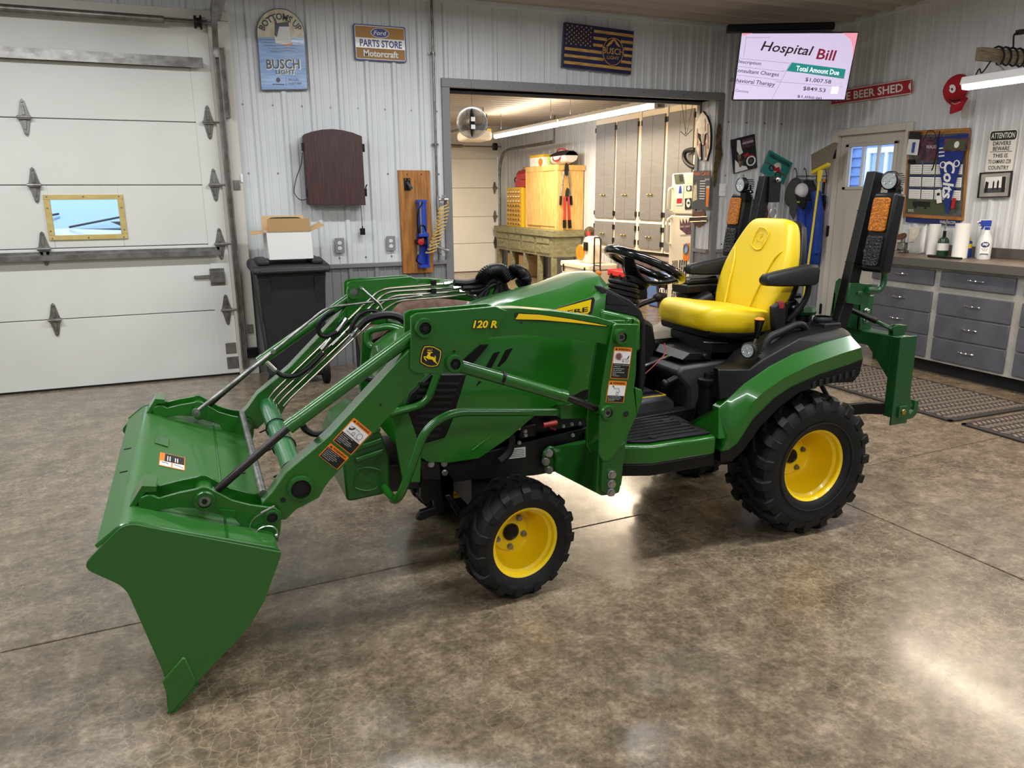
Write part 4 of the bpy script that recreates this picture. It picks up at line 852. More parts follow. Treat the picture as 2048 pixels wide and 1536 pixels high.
m = MB('plastic_gray'); m.prism([V((x, 2.90, z)) for x, z in ((2.12, .48), (2.11, .68), (2.06, .73), (2.04, .765), (2.07, .79), (2.5, .81), (2.5, .48))], (0, .40, 0)); m.build('footwell_cover', T, bevel=.015)
m = MB('plastic_gray'); m.prism([V((x, 2.93, z)) for x, z in ((1.72, .56), (1.72, .625), (1.9, .645), (2.02, .645), (2.06, .62), (2.06, .56))], (0, .34, 0)); tn = m.build('tunnel', T, bevel=.018, seg=3)
m = MB('ink'); m.box(1.86, 2.02, 2.965, 3.05, .645, .647); m.use('yellow').box(1.86, 2.02, 2.96, 2.966, .645, .6475); m.box(2.02, 2.025, 2.96, 3.05, .645, .6475); m.build('instruction_label', tn)
m = MB('black'); m.cyl((1.98, 2.90, .72), (2.05, 2.92, .735), .016, n=14); m.ball((1.975, 2.90, .719), (.022, .02, .022), 14, 8); m.build('pedal_peg', T)
m = MB('black'); m.lathe([(.05, 0), (.056, .015), (.056, .035), (.046, .04)], (2.15, 2.80, .715), (0, 0, 1), 20, cap=True); m.cyl((2.15, 2.80, .54), (2.15, 2.80, .72), .048, n=20); m.lathe([(.03, 0), (.028, .022)], (2.15, 2.80, .755), (0, 0, 1), 10, cap=True); m.use('chrome').box(2.14, 2.175, 2.782, 2.79, .776, .782); m.build('fuel_filler', T)
m = MB('chrome'); m.tube(fillet([V((1.86, 2.93, .80)), V((1.98, 2.95, .83)), V((2.05, 2.97, .835))], .03), .006, 8); m.use('black').cyl((1.80, 2.915, .785), (1.87, 2.93, .802), .010, n=10); m.build('seat_lever', T)
# ---- fenders
Lo = [(1441, 903), (1458, 901), (1476, 887), (1507, 839), (1549, 797), (1582, 775), (1640, 749), (1700, 729), (1726, 719)]
Lip = [(1441, 924), (1464, 922), (1487, 900), (1520, 854), (1562, 811), (1600, 784), (1654, 767), (1706, 764), (1719, 748)]
Hi = [(1437, 880), (1436, 850), (1437, 815), (1460, 795), (1492, 768), (1540, 735), (1590, 708), (1650, 685), (1701, 671)]
def fender():
    o = []; m = MB('green'); secs_ = []
    for (lx, ly), (hx, hy) in zip(Lo, Hi):
        L, H_ = U(lx, ly, Y=2.562), U(hx, hy, Y=2.60); mid = L.lerp(H_, .55); mid.y = 2.553
        yi = 2.64+.26*min(1, max(0, (lx-1560)/60)); secs_.append([L, mid, H_.lerp(mid, .12), H_, V((H_.x, yi, H_.z)), V((L.x, yi, L.z))])
    m.loft(secs_); o.append((m, 'fender', 0))
    m = MB('black'); P = UP(Lo, Y=2.558); lower = UP(Lip, Y=2.558)
    m.prism(P+lower[::-1], (0, .3, 0)); o.append((m, 'fender_lip', 0))
    m = MB('black'); secs_ = []
    Tp = [(1440, 740), (1475, 739), (1512, 738), (1545, 718), (1585, 694), (1612, 678), (1655, 666), (1690, 658), (1701, 664)]; Bt = [(1437, 801), (1460, 793), (1492, 768), (1515, 752), (1560, 724), (1590, 708), (1640, 688), (1690, 674), (1702, 671)]
    for (tx, ty), (bx_, by_) in zip(Tp, Bt):
        A, B = U(tx, ty, Y=2.625), U(bx_, by_, Y=2.603); A.x = B.x = (A.x+B.x)/2
        yi = 2.66+.17*min(1, max(0, (tx-1440)/90)); secs_.append([B, A, A+V((0, .012, .006)), V((A.x, yi, A.z+.006)), V((B.x, yi, B.z))])
    m.loft(secs_); o.append((m, 'fender_cover', .004))
    m = MB('plastic'); P = [V((x, 2.72, z)) for x, z in ((2.36, .83), (2.40, .935), (2.47, .955), (2.56, .985), (2.60, .982), (2.65, .925))]; m.tube(fillet(P, .05, 5), .0175, 10); o.append((m, 'grab_handle', 0))
    return o
for side in (0, 1):
    par = None
    for m, nm, bv in fender():
        ob = (mir(m) if side else m).build(nm, par or T, bevel=bv, smooth=40); par = par or ob
A_, C_ = U(1437, 814, Y=2.60), U(1437, 878, Y=2.562); B_ = V((C_.x-.01, 2.74, .556)); m = MB('green'); m.prism([A_, B_, C_], (.06, 0, 0)); m.add([A_+V((-.002, 0, 0)), B_+V((-.03, .02, 0)), B_, C_], [(0, 1, 2), (0, 2, 3)]); m.build('fender_flare', T)
m = MB('black'); m.box(1.96, 2.34, 3.18, 3.40, .6, .87); m.build('side_console', T, bevel=.02)
m = MB('matblack')
for i in range(7):
    a = U(1628+i*13, 768-i*3.8, Y=2.556); m.obox(a+V((0, -.001, -.004)), (.008, 0, .002), (0, .002, 0), (0, 0, .014))
m.split('lip_slot', T)
m = MB('plastic'); m.box(2.70, 2.80, 2.68, 2.78, .94, .985); m.lathe([(.038, 0), (.045, .008), (.045, .03), (.038, .034)], (2.74, 2.74, .975), (0, 0, 1), 20); m.build('cup_recess', T, bevel=.01)
# hydraulic tank cover behind the seat (green) and filler cap
m = MB('hitch_green'); m.box(2.66, 2.86, 2.88, 3.34, .90, .985); m.build('rear_cover', T, bevel=.02)
m = MB('hitch_green'); m.lathe([(.03, 0), (.065, .004), (.07, .018), (.065, .036), (.04, .042), (0, .042)], (2.74, 2.88, 1.0), (0, 0, 1), 10, cap=True); m.use('black').cyl((2.74, 2.88, .95), (2.74, 2.88, 1.0), .05, n=20); m.build('filler_cap', T)
m = MB('black'); m.cyl((2.72, 3.05, 1.06), (2.82, 2.98, 1.075), .012, n=12); m.use('hitch_green').cyl((2.66, 3.09, 1.05), (2.72, 3.05, 1.06), .009, n=10); m.obox((2.66, 3.10, 1.04), (.03, 0, 0), (0, .012, 0), (0, 0, .035)); m.build('hitch_lever', T)
# ---- small round work lights
def work_light(name, c, d, r, parent=T, fins=6):
    c, d = V(c), V(d).normalized(); m = MB('black'); m.lathe([(r*.86, .004), (r, .0), (r, -.022), (r*.9, -.028)], c, d, 24); m.lathe([(0, -.03), (r*.9, -.028)], c, d, 24)
    for i in range(fins):
        s = (i/(fins-1)-.5)*1.6; u, w_ = basis(d); k = math.sqrt(max(.05, 1-s*s*.9)); m.obox(c-d*.045+V((0, 0, 1))*s*r*.85, d*.024, d.cross(V((0, 0, 1))).normalized()*r*.85*k, V((0, 0, .0022)))
    o = m.build(name, parent); m = MB('lens'); m.cyl(c-d*.004, c+d*.001, r*.86, n=24); u = d.cross(V((0, 0, 1))).normalized()
    m.use('chrome')
    for s in (-1, 1): m.lathe([(r*.32, .002), (r*.2, -.002), (r*.08, .001)], c+u*s*r*.36, d, 14)
    m.build('lens', o); return o
wl = work_light('work_light', U(1495, 701, Y=2.64), (-1, -.35, .06), .036)
m = MB('black'); c = U(1510, 722, Y=2.66); m.box(c.x-.02, c.x+.03, c.y-.03, c.y+.03, c.z-.04, c.z-.02); m.obox(c+V((0, -.012, -.01)), (.012, 0, .03), (0, .003, 0), (.012, 0, -.004)); m.hexbolt(c+V((.008, -.016, -.015)), (0, -1, 0), .008, .01); m.build('light_bracket', T, bevel=.003)
m = MB('redclip'); m.tube(spline([V((1.78, 2.9, .72)), V((1.9, 2.92, .79)), V((2.0, 2.95, .85)), V((2.03, 3.0, .89))]), .0025, 5); m.build('loose_wire', T)
# ---- roll bar posts with lamps
def rops():
    Y = 2.72; o = []
    c = UP([(1672, 650), (1690, 600), (1722, 480), (1752, 347)], Y=Y); m = MB('black'); hx, hy = .032, .026
    pts = fillet([c[0]+V((-.02, 0, -.08)), U(1684, 630, Y=Y), U(1752, 345, Y=Y)], .12, 5); secs_ = []
    for i, p in enumerate(pts):
        t = (pts[min(i+1, len(pts)-1)]-pts[max(i-1, 0)]).normalized(); n = V((t.z, 0, -t.x)); secs_.append([p+n*hx+V((0, -hy, 0)), p+n*hx+V((0, hy, 0)), p-n*hx+V((0, hy, 0)), p-n*hx+V((0, -hy, 0))])
    m.loft(secs_); o.append((m, 'roll_bar_post', .004)); t = (pts[-1]-pts[-2]).normalized(); n = V((t.z, 0, -t.x))
    m = MB('black')
    for q in (.18, .42, .62): c_ = pts[-1].lerp(pts[-1]-t*1.0, q); m.obox(c_, n*(hx+.001), V((0, hy+.001, 0)), t*.002)
    o.append((m, 'tie_band', 0))
    # lamp housing: outboard of the post, face forward
    Yc = 2.615; A, B = U(1786, 395, Y=Yc-.03), U(1716, 545, Y=Yc+.02)
    d = V((-.993, 0, .12)); up_ = V((.12, 0, .993)); cc = V((2.905, Yc, 1.40)); m = MB('black'); sd = V((0, 1, 0))
    m.obox(cc-d*.02, sd*.062, up_*.178, d*.035); o.append((m, 'lamp_housing', .014))
    f = Frame(cc+d*.016-sd*-.05+up_*.16, cc+d*.016+sd*-.05+up_*.16, cc+d*.016-sd*-.05-up_*.16)
    m = MB('amber'); f.rrect(m, -.9, .9, .02, .96, .012, 0, .014); o.append((m, 'amber_lens', .004))
    m = MB('darklens'); f.rrect(m, -.86, .86, -.94, -.10, .012, 0, .010)
    for i in range(9):
        y = -.86+i*.085; f.rect(m, -.7, -.5, y, y+.035, .010, .003); f.rect(m, .5, .7, y, y+.035, .010, .003)
    for i in range(6):
        for j in range(9): f.rect(m, -.34+j*.08, -.30+j*.08, -.8+i*.11, -.76+i*.11, .010, .002)
    o.append((m, 'reflector', .002))
    return o, cc, d, up_
ro, rc_, rd, ru = rops(); posts = []
for side in (0, 1):
    par = None
    for m, nm, bv in ro:
        m2_ = mir(m) if side else m
        if side and nm in ('lamp_housing', 'amber_lens', 'reflector'): m2_.v = [v+V((-.015, .05, 0)) for v in m2_.v]
        ob = m2_.build(nm, par or T, bevel=bv); par = par or ob
    posts.append(par)
    c = V((rc_.x+.035, rc_.y+.01, rc_.z+.23)) if not side else V((rc_.x-.035, 2*CY-rc_.y, rc_.z+.225))
    work_light('work_light', c, (-1, -.22, -.04) if not side else (-1, .0, 0), .042, T, 7)
    m = MB('black'); m.obox(c+V((.04, 0, -.055)), (.018, 0, 0), (0, .022, 0), (0, 0, .03)); m.tube([c+V((.07, 0, 0)), c+V((.09, .02, -.03)), c+V((.05, .03, -.08))], .004, 6); m.use('steel').hexbolt(c+V((.06, -.02, -.04)), (0, -1, 0), .008, .012); m.build('light_bracket', T)
k = MB('black'); c = V((2.98, 2*CY-2.7, 1.63)); k.box(c.x-.03, c.x+.05, c.y-.06, c.y+.03, c.z-.10, c.z+.04); k.use('steel').hexbolt((c.x+.02, c.y-.06, c.z+.02), (0, -1, 0), .011, .02); k.tube([V((c.x+.0+.022*math.cos(t*.5236), c.y-.07, c.z-.16+.03*math.sin(t*.5236))) for t in range(12)], .004, 6, True); k.build('fold_bracket', posts[1], bevel=.006)
work_light('work_light', V((2.84, 3.32, 1.05)), (1, .2, 0), .05, T, 8)
m = MB('hitch_green'); m.prism(UP([(1701, 566), (1746, 568), (1736, 612), (1694, 606)], Y=2.66), (0, .012, 0)); m.use('green_cast').obox(U(1720, 586, Y=2.655), (.014, 0, 0), (0, .004, 0), (0, 0, .008)); gb = m.build('handle_bracket', T, bevel=.003)
m = MB('hitch_green'); m.tube(fillet(UP([(1732, 502), (1752, 503), (1770, 528), (1768, 565), (1758, 582), (1733, 580)], Y=2.655), .035, 5), .0155, 12); m.build('grab_loop', gb)
# ---- quick hitch, drawbar
hg = MB('hitch_green'); A = U(1806, 672, Y=2.76); x0, z0 = A.x, A.z
hg.box(x0-.05, x0+.05, 2.76, 3.42, z0-.075, z0); hq = hg.build('hitch_crossbeam', T, bevel=.006)
for y in (2.73, 3.42):
    m = MB('hitch_green'); m.box(x0-.055, x0-.043, y, y+.05, z0-.42, z0); m.box(x0-.055, x0+.06, y-.006, y+.006, z0-.46, z0+.004); m.build('hitch_upright', hq, bevel=.003)
    m = MB('hitch_green'); m.prism([V((x0-.05, y+s, z)) for s, z in ((.0, z0-.07), (.20, z0-.07), (.0, z0-.27))], (.01, 0, 0)); m.build('gusset', hq)
    m = MB('hitch_green'); m.prism([V((x0+a, y+.01, z0-b)) for a, b in ((.05, .30), (.085, .31), (.085, .33), (.10, .36), (.11, .375), (.085, .40), (.095, .42), (.12, .40), (.12, .35), (.15, .35), (.15, .42), (.12, .445), (.05, .45))], (0, .03, 0)); m.build('hook', hq, bevel=.002)
    m = MB('hitch_green'); m.box(x0-.02, x0+.035, y-.018, y-.006, z0-.42, z0-.36); m.use('brass').cyl((x0+.008, y-.026, z0-.39), (x0+.008, y-.016, z0-.39), .014, n=16); m.build('pin_plate', hq, bevel=.002)
m = MB('hitch_green')
for y in (2.785, 2.81): m.prism([V((x0+a, y, z0+b)) for a, b in ((-.04, 0), (-.045, .045), (-.02, .055), (.045, .05), (.055, .035), (.04, .0))], (0, .006, 0))
m.cyl((x0-.03, 2.80, z0+.03), (x0-.06, 2.9, z0+.065), .010, n=10); m.use('black').cyl((x0-.055, 2.88, z0+.06), (x0-.115, 3.0, z0+.11), .0155, n=12); m.build('hitch_latch', hq, bevel=.002)
m = MB('hitch_green'); m.prism([V((x0-.06, 3.09+s, z)) for s, z in ((-.11, z0), (-.09, z0+.24), (-.07, z0+.26), (.07, z0+.26), (.09, z0+.24), (.11, z0))], (.012, 0, 0)); m.box(x0-.06, x0+.03, 2.99, 3.005, z0, z0+.18); m.box(x0-.06, x0+.03, 3.17, 3.185, z0, z0+.18); m.use('steel')
for z in (z0+.05, z0+.1): m.hexbolt((x0-.02, 2.99, z), (0, -1, 0), .012, .02)
m.build('top_link_mount', hq, bevel=.003)
m = MB('black'); a, b = V((2.70, 2.82, .50)), V((x0-.02, 2.765, z0-.385))
m.loft([[p+V((0, s*.012, 0))+V((0, 0, t*.03)) for s, t in ((-1, -1), (1, -1), (1, 1), (-1, 1))] for p in (a, a.lerp(b, .8)+V((0, .05, 0)), b)]); both(m, 'lower_link', bevel=.003)
m = MB('black'); m.cyl(U(1640, 765, Y=2.85), U(1660, 803, Y=2.82), .012, n=10); m.obox(U(1668, 808, Y=2.80), (.012, 0, -.02), (0, .01, 0), (.02, 0, .012)); m.build('lift_rod', T)
# ---- chassis
m = MB('frame_black'); m.prism([V((x, 2.88, z)) for x, z in ((.62, .40), (.62, .52), (.9, .50), (1.6, .57), (2.4, .60), (2.4, .38), (1.5, .38), (1.3, .375), (1.0, .40))], (0, .42, 0)); ch = m.build('chassis', T, bevel=.004)
m = MB('frame_black'); m.box(1.15, 1.78, 2.92, 3.26, .55, .95); m.box(1.22, 1.30, 2.86, 2.92, .56, .62); m.box(1.36, 1.56, 2.86, 2.92, .58, .63); m.build('engine_block', T, bevel=.008)
m = MB('steel')
for px in ((1050, 862), (1038, 885), (1051, 870), (1126, 852), (1143, 848), (1159, 847), (1145, 870), (1037, 856)): m.hexbolt(U(*px, Y=2.862), (0, -1, 0), .007, .010)
m.build('engine_bolt', T)
m = MB('redclip'); m.cyl(U(1086, 851, Y=2.84), U(1113, 846, Y=2.84), .013, n=14); m.obox(U(1104, 856, Y=2.84), (.016, 0, -.008), (0, .006, 0), (0, 0, .004)); m.build('dipstick', T)
m = MB('white'); m.prism(UP([(1023, 897), (1051, 894), (1051, 914), (1017, 918)], Y=2.877), (0, .003, 0)); m.use('ink')
for i in range(5): m.prism(UP([(1025-i, 900+i*3.4), (1049, 897.5+i*3.4), (1049, 898.6+i*3.4), (1025-i, 901.1+i*3.4)], Y=2.8765), (0, .0003, 0))
m.build('serial_label', ch)
hose([(1020, 868), (1022, 885), (1016, 905), (1000, 922)], 2.84, .02)
m = MB('frame_black'); m.cyl((1.115, 2.74, .235), (1.115, 3.44, .235), .05, n=18); m.box(1.03, 1.2, 2.95, 3.23, .23, .40); m.prism(UP([(838, 920), (880, 925), (888, 1000), (905, 1010), (905, 960), (845, 960)], Y=2.85), (0, .05, 0)); m.cyl((2.6, 2.86, .33), (2.6, 3.32, .33), .07, n=18); m.split('axle', T, bevel=.004)
m = MB('black'); m.prism(UP([(842, 930), (880, 930), (892, 985), (888, 1020), (874, 1030), (842, 1042), (833, 1040), (842, 1024), (870, 1015), (866, 1000), (850, 1010), (842, 995)], Y=2.86), (0, .03, 0)); m.prism(UP([(890, 992), (900, 990), (930, 1030), (915, 1032)], Y=2.84), (0, .02, 0)); m.build('front_skid', T, bevel=.003)
m = MB('steel')
for px in ((889, 945), (888, 927), (862, 928)): m.hexbolt(U(*px, Y=2.846), (0, -1, 0), .011, .012)
m.build('frame_bolt', ch)
m = MB('black'); m.prism([V((x, 2.92, z)) for x, z in ((1.55, .33), (2.1, .33), (2.15, .40), (1.5, .40))], (0, .34, 0)); m.build('mower_mount', T, bevel=.01)
# ---- wheels
def wheel(cx, cy, R, W, rimR, steer, depth, nl, nb, rot0, ld=0):
    Mx = Matrix.Translation((cx, cy, R)) @ Matrix.Rotation(rad(steer), 4, 'Z')
    b = W/2; out = MB('rubber')
    pf = [(rimR, -.76*b), (rimR+.012, -.86*b), (rimR+.03, -.93*b), ((rimR+R)/2, -1.0*b), (R-.045-ld, -.985*b), (R-.024-ld, -.9*b), (R-.014-ld, -.6*b), (R-.011-ld, 0)]
    pf = pf+[(r, -y) for r, y in reversed(pf[:-1])]; out.lathe(pf, (0, 0, 0), (0, 1, 0), 56)
    out.lathe([(rimR+.04, -.975*b), (rimR+.044, -.995*b), (rimR+.05, -.985*b)], (0, 0, 0), (0, 1, 0), 56)
    for s in (-1, 1):
        for k in range(nl):
            th = 6.28318*(k+(.5 if s > 0 else 0))/nl; secs_ = []; hw = .62/nl*3.1416*.62
            for y, da, top, base, q in ((-.10, 0, R-.002, R-.03, .9), (.18, .06, R, R-.03, .9), (.48, .42, R-.001, R-.032, 1.0), (.82, .52, R-.006, R-.036, 1.15), (.97, .54, R-.018, R-.055, 1.15), (1.005+ld, .54, R-.044-ld, R-.058-ld, 1.0)):
                a = th+da*.6; sec = []
                for r, sg in ((base, -1.15), (top, -.82), (top, .82), (base, 1.15)):
                    an = a+sg*hw*q; sec.append((r*math.cos(an), s*y*b, r*math.sin(an)))
                secs_.append(sec)
            out.loft(secs_)
    out.v = [Mx @ v for v in out.v]; o = out.build('wheel', T, smooth=28)
    rm = MB('yellow'); rm.lathe([(rimR+.016, -.74*b), (rimR+.016, -.80*b), (rimR+.006, -.82*b), (rimR-.004, -.76*b), (rimR-.006, -.62*b), (rimR-.018, -.55*b), (rimR-.022, -.2*b), (rimR-.03, depth-.012), (rimR-.04, depth), (rimR*.62, depth+.002), (rimR*.56, depth-.010), (.04, depth-.012), (0, depth-.012)], (0, 0, 0), (0, 1, 0), 48)
    rm.lathe([(rimR+.01, -.7*b), (rimR-.015, 0), (rimR+.01, .76*b)], (0, 0, 0), (0, 1, 0), 48)
    rm.v = [Mx @ v for v in rm.v]; rm.build('rim', o, smooth=35)
    for i in range(nb):
        a = rot0+6.28318*i/nb; m = MB('zinc'); m.hexbolt((rimR*.47*math.cos(a), depth-.010, rimR*.47*math.sin(a)), (0, -1, 0), .011, .016); m.v = [Mx @ v for v in m.v]; m.build('wheel_bolt', o)
    m = MB('black'); m.lathe([(.034, 0), (.036, -.012), (.026, -.024), (.02, -.02), (0, -.022)], (0, depth-.010, 0), (0, 1, 0), 24)
    m.v = [Mx @ v for v in m.v]; m.build('hub_cap', o)
    m = MB('hose'); m.cyl((rimR*.8*math.cos(3.6), depth, rimR*.8*math.sin(3.6)), (rimR*.74*math.cos(3.6), depth-.025, rimR*.74*math.sin(3.6)), .005, n=8); m.v = [Mx @ v for v in m.v]; m.build('valve_stem', o)
wheel(1.10, 2.625, .238, .205, .140, 7, .055, 15, 5, .9)
wheel(1.115, 2*CY-2.665, .238, .205, .140, 7, .03, 15, 5, .9)
wheel(2.59, 2.677, .338, .285, .168, 0, .055, 19, 5, .3, .009)
wheel(2.59, 2*CY-2.677, .338, .285, .168, 0, .055, 19, 5, .3, .009)
# ================================================================ THINGS ON THE BACK WALL
YS = BW-.022
def frame_y(tl, tr, bl, Y=YS): return Frame(U(*tl, Y=Y), U(*tr, Y=Y), U(*bl, Y=Y))
def frame_x(tl, tr, bl, X): return Frame(U(*tl, X=X), U(*tr, X=X), U(*bl, X=X))
def part(par, name, mt, fn, **k):
    m = MB(mt); fn(m); return m.build(name, par, **k)
# duck tin sign
f = frame_y((509, 16), (606, 18), (521.5, 182)); t = root('tin_sign', f.c, 'arched blue tin beer sign with an upended duck beside the overhead door', 'sign')
def arch(k, yb, n=14): return [(-k, yb), (k, yb)]+[(k*math.cos(rad(a)), .42+(.58*k+.0)*math.sin(rad(a))) for a in [180*i/n for i in range(n+1)]]
part(t, 'plate', 'signgray', lambda m: f.poly(m, arch(1, -1), 0, .012))
part(t, 'sky_print', 'signcream', lambda m: f.poly(m, arch(.965, .30), .0125, .0005))
part(t, 'water_print', 'waterblue', lambda m: f.rect(m, -.965, .965, -.97, .30, .0125, .0007))
def fn(m):
    f.poly(m, [(-.25, .16), (-.27, .35), (-.2, .75), (-.15, .72), (-.08, .62), (.3, .6), (.38, .66), (.36, .45), (.42, .2), (.5, .15), (.2, .12)], .0135, .001)
    m.use('signgray'); f.poly(m, [(-.27, .35), (-.2, .78), (-.12, .64), (.1, .66), (.34, .68), (.36, .56), (-.05, .56), (-.18, .3)], .0146, .0008)
    m.use('orange'); f.poly(m, [(.1, .13), (.35, .14), (.52, .19), (.4, .12), (.2, .09)], .0146, .0008)
part(t, 'duck_print', 'white', fn)
def fn(m):
    for k in range(5): f.line(m, [(-.9+.1*k, .25-.07*k), (-.2, .23-.07*k), (.3, .26-.07*k), (.9-.1*k, .24-.07*k)], .0012, .0135)
part(t, 'ripple_print', 'signgray', fn)
def fn(m):
    m.text('BOTTOMS UP', f.p(.0, .80, .014), f.R, f.Up, f.w*1.0, f.h*.085, bold=.03, arc=f.w*.43)
    m.use('white'); f.text(m, 'BUSCH', .02, -.36, 1.46, .27, .0137, bold=.06); f.text(m, 'LIGHT', .1, -.55, .84, .13, .0137, bold=.06)
    m.use('signgray'); f.text(m, 'BUSCH', 0, -.35, 1.4, .24, .0147, bold=.02); f.text(m, 'LIGHT', .08, -.545, .8, .11, .0147, bold=.02); f.text(m, 'PROUD', .4, -.74, .44, .055, .014); f.text(m, 'PARTNER', .46, -.83, .56, .055, .014)
    f.line(m, [(.08, -.68), (.08, -.88)], .001, .014); f.disc(m, -.25, -.74, .018, .02, .0135, .0006, 14); f.line(m, [(-.5, -.84), (-.02, -.86)], .003, .014)
part(t, 'lettering', 'signgray', fn)
# parts store sign
f = frame_y((705.5, 47.3), (809.7, 55.3), (710, 119.5)); t = root('parts_sign', f.c, 'gold and white car parts store sign with blue letters and an oval badge', 'sign')
part(t, 'plate', 'fordblue', lambda m: f.rrect(m, -1, 1, -1, 1, .015, 0, .012))
def fn(m):
    f.rrect(m, -.96, .96, -.94, .94, .012, .0125, .0004); m.use('gold'); f.rect(m, -.94, .94, .26, .9, .0132, .0004); f.rect(m, -.94, .94, -.9, -.3, .0132, .0004)
part(t, 'print', 'signwhite', fn)
def fn(m):
    f.disc(m, 0, .57, .083, .042, .0138, .0006); m.use('fordblue'); f.disc(m, 0, .57, .079, .038, .0146, .0006); m.use('white'); f.text(m, 'Ford', 0, .57, .5, .24, .0155, shear=.25, bold=.01)
    m.use('fordblue'); f.text(m, 'PARTS STORE', .02, -.03, 1.62, .42, .0135, bold=.03); m.use('white'); f.text(m, 'Motorcraft', 0, -.6, 1.34, .38, .0138, bold=.03)
part(t, 'lettering', 'white', fn)
# wooden flag sign
f = frame_y((1130, 44), (1268, 62.5), (1125, 134), YS-.04); t = root('flag_sign', f.c, 'wooden flag beer sign in navy and tan above the wide opening', 'sign')
part(t, 'board', 'flagblue', lambda m: f.rect(m, -1, 1, -1, 1, -.04, .04))
def fn(m):
    ys = [1-2*(i+.5)/13 for i in range(13)]
    for i in range(1, 13, 2):
        y = ys[i]; x0 = -.17 if y > .05 else -.97
        segs = [(x0, .99)]
        if -.70 < y < .60:
            hw = .33*math.sqrt(max(0.05, 1-((y+.05)/.66)**2)); segs = [(x0, .42-hw), (.42+hw, .99)]
        for a, b in segs:
            if b-a > .02: f.rect(m, a, b, y-.065, y+.065, .0005, .002)
part(t, 'stripe', 'flagwood', fn)
def fn(m):
    for r in range(9):
        for c_ in range(6 if r % 2 == 0 else 5):
            x, y = -.93+c_*.135+(0 if r % 2 == 0 else .067), .88-r*.1; P = []
            for k in range(10): a = rad(90+36*k); q = .011 if k % 2 == 0 else .0045; P.append((x+q*math.cos(a)/(f.w/2), y+q*math.sin(a)/(f.h/2)))
            f.poly(m, P, .0005, .0015)
o = part(t, 'star', 'flagwood', fn); o['kind'] = 'stuff'
def fn(m):
    f.line(m, [(.42+.30*math.cos(k*.2618), -.05+.62*math.sin(k*.2618)) for k in range(24)], .004, .003, True); f.poly(m, [(.2, .15), (.32, .42), (.42, .58), (.52, .42), (.64, .2)], .001, .001)
    m.use('flagblue'); f.poly(m, [(.24, .12), (.36, .3), (.43, .46), (.5, .28), (.62, .15)], .0022, .001); m.use('flagblue'); f.rect(m, .1, .74, -.2, .12, .0022, .001)
    m.use('flagwood'); f.text(m, 'BUSCH', .42, -.03, .62, .30, .0035, bold=.02); f.text(m, 'LIGHT', .43, -.33, .36, .16, .003, bold=.01)
part(t, 'emblem', 'flagwood', fn)
# dart cabinet
YD = BW-.16; t = root('dart_cabinet', U(668, 410, Y=YD), 'dark brown arched dartboard cabinet closed on the white ribbed wall', 'cabinet')
P = UP([(607, 269), (624, 263), (645, 259), (664, 258), (684, 260), (705, 265), (723.8, 272.5), (731.5, 410.5), (616.5, 409.5)], Y=YD)
m = MB('brown'); m.prism(P, (0, .02, 0)); dd = m.build('door', t, bevel=.003); m = MB('brown'); m.prism([v+V((0, .021, 0)) for v in shrink(P, .006)], (0, .117, 0)); m.build('case', t)
for px in ((604.5, 294), (614, 386)): m = MB('black'); m.obox(U(*px, Y=YD+.02)+V((.004, 0, 0)), (.010, 0, 0), (0, .015, 0), (0, 0, .034)); m.build('hinge', t)
for px in ((726.5, 296), (731, 385)): m = MB('black'); m.obox(U(*px, Y=YD+.02)+V((.002, 0, 0)), (.008, 0, 0), (0, .015, 0), (0, 0, .034)); m.build('hinge', t)
m = MB('black'); m.tube(spline(UP([(731, 378), (732, 373), (734, 369)], Y=YD+.01)), .006, 6); m.build('hook', t)
m = MB('hose'); m.tube(spline(UP([(605, 305), (602, 330), (594, 352), (588, 380), (592, 392), (602, 400), (615, 398)], Y=BW-.05)), .0035, 5); m.tube(spline(UP([(721.5, 411), (723, 430), (725, 455)], Y=BW-.06)), .003, 5); m.build('cord', t)
m = MB('black'); m.obox(U(725, 463, Y=BW-.06), (.022, 0, 0), (0, .018, 0), (0, 0, .03)); m.cyl(U(725, 458, Y=BW-.06), U(725, 452, Y=BW-.06), .006); tag(m.build('power_adapter', bevel=.004), 'small black power adapter dangling below the brown cabinet', 'adapter')
# outlets
for px, lab in (((679.3, 491), 'grey outlet plate just right of the black wheeled bin'), ((781.5, 486.6), 'grey outlet plate left of the oak board')):
    c = U(*px, Y=YS); t = root('outlet', c, lab, 'outlet', 'wall outlets'); f = Frame(c+V((-.043, 0, .068)), c+V((.043, 0, .068)), c+V((-.043, 0, -.068)))
    part(t, 'cover_plate', 'wall_gray', lambda m: f.rrect(m, -1, 1, -1, 1, .006, 0, .01))
    for s in (-1, 1):
        def fn(m):
            f.disc(m, 0, s*.36, .019, .016, .0105, .002, 16); m.use('ink')
            f.rect(m, -.24, -.14, s*.36-.02, s*.36+.12, .0126, .0004); f.rect(m, .14, .24, s*.36-.02, s*.36+.12, .0126, .0004); f.disc(m, 0, s*.36-.12, .003, .003, .0126, .0004, 8)
        part(t, 'socket', 'white', fn)
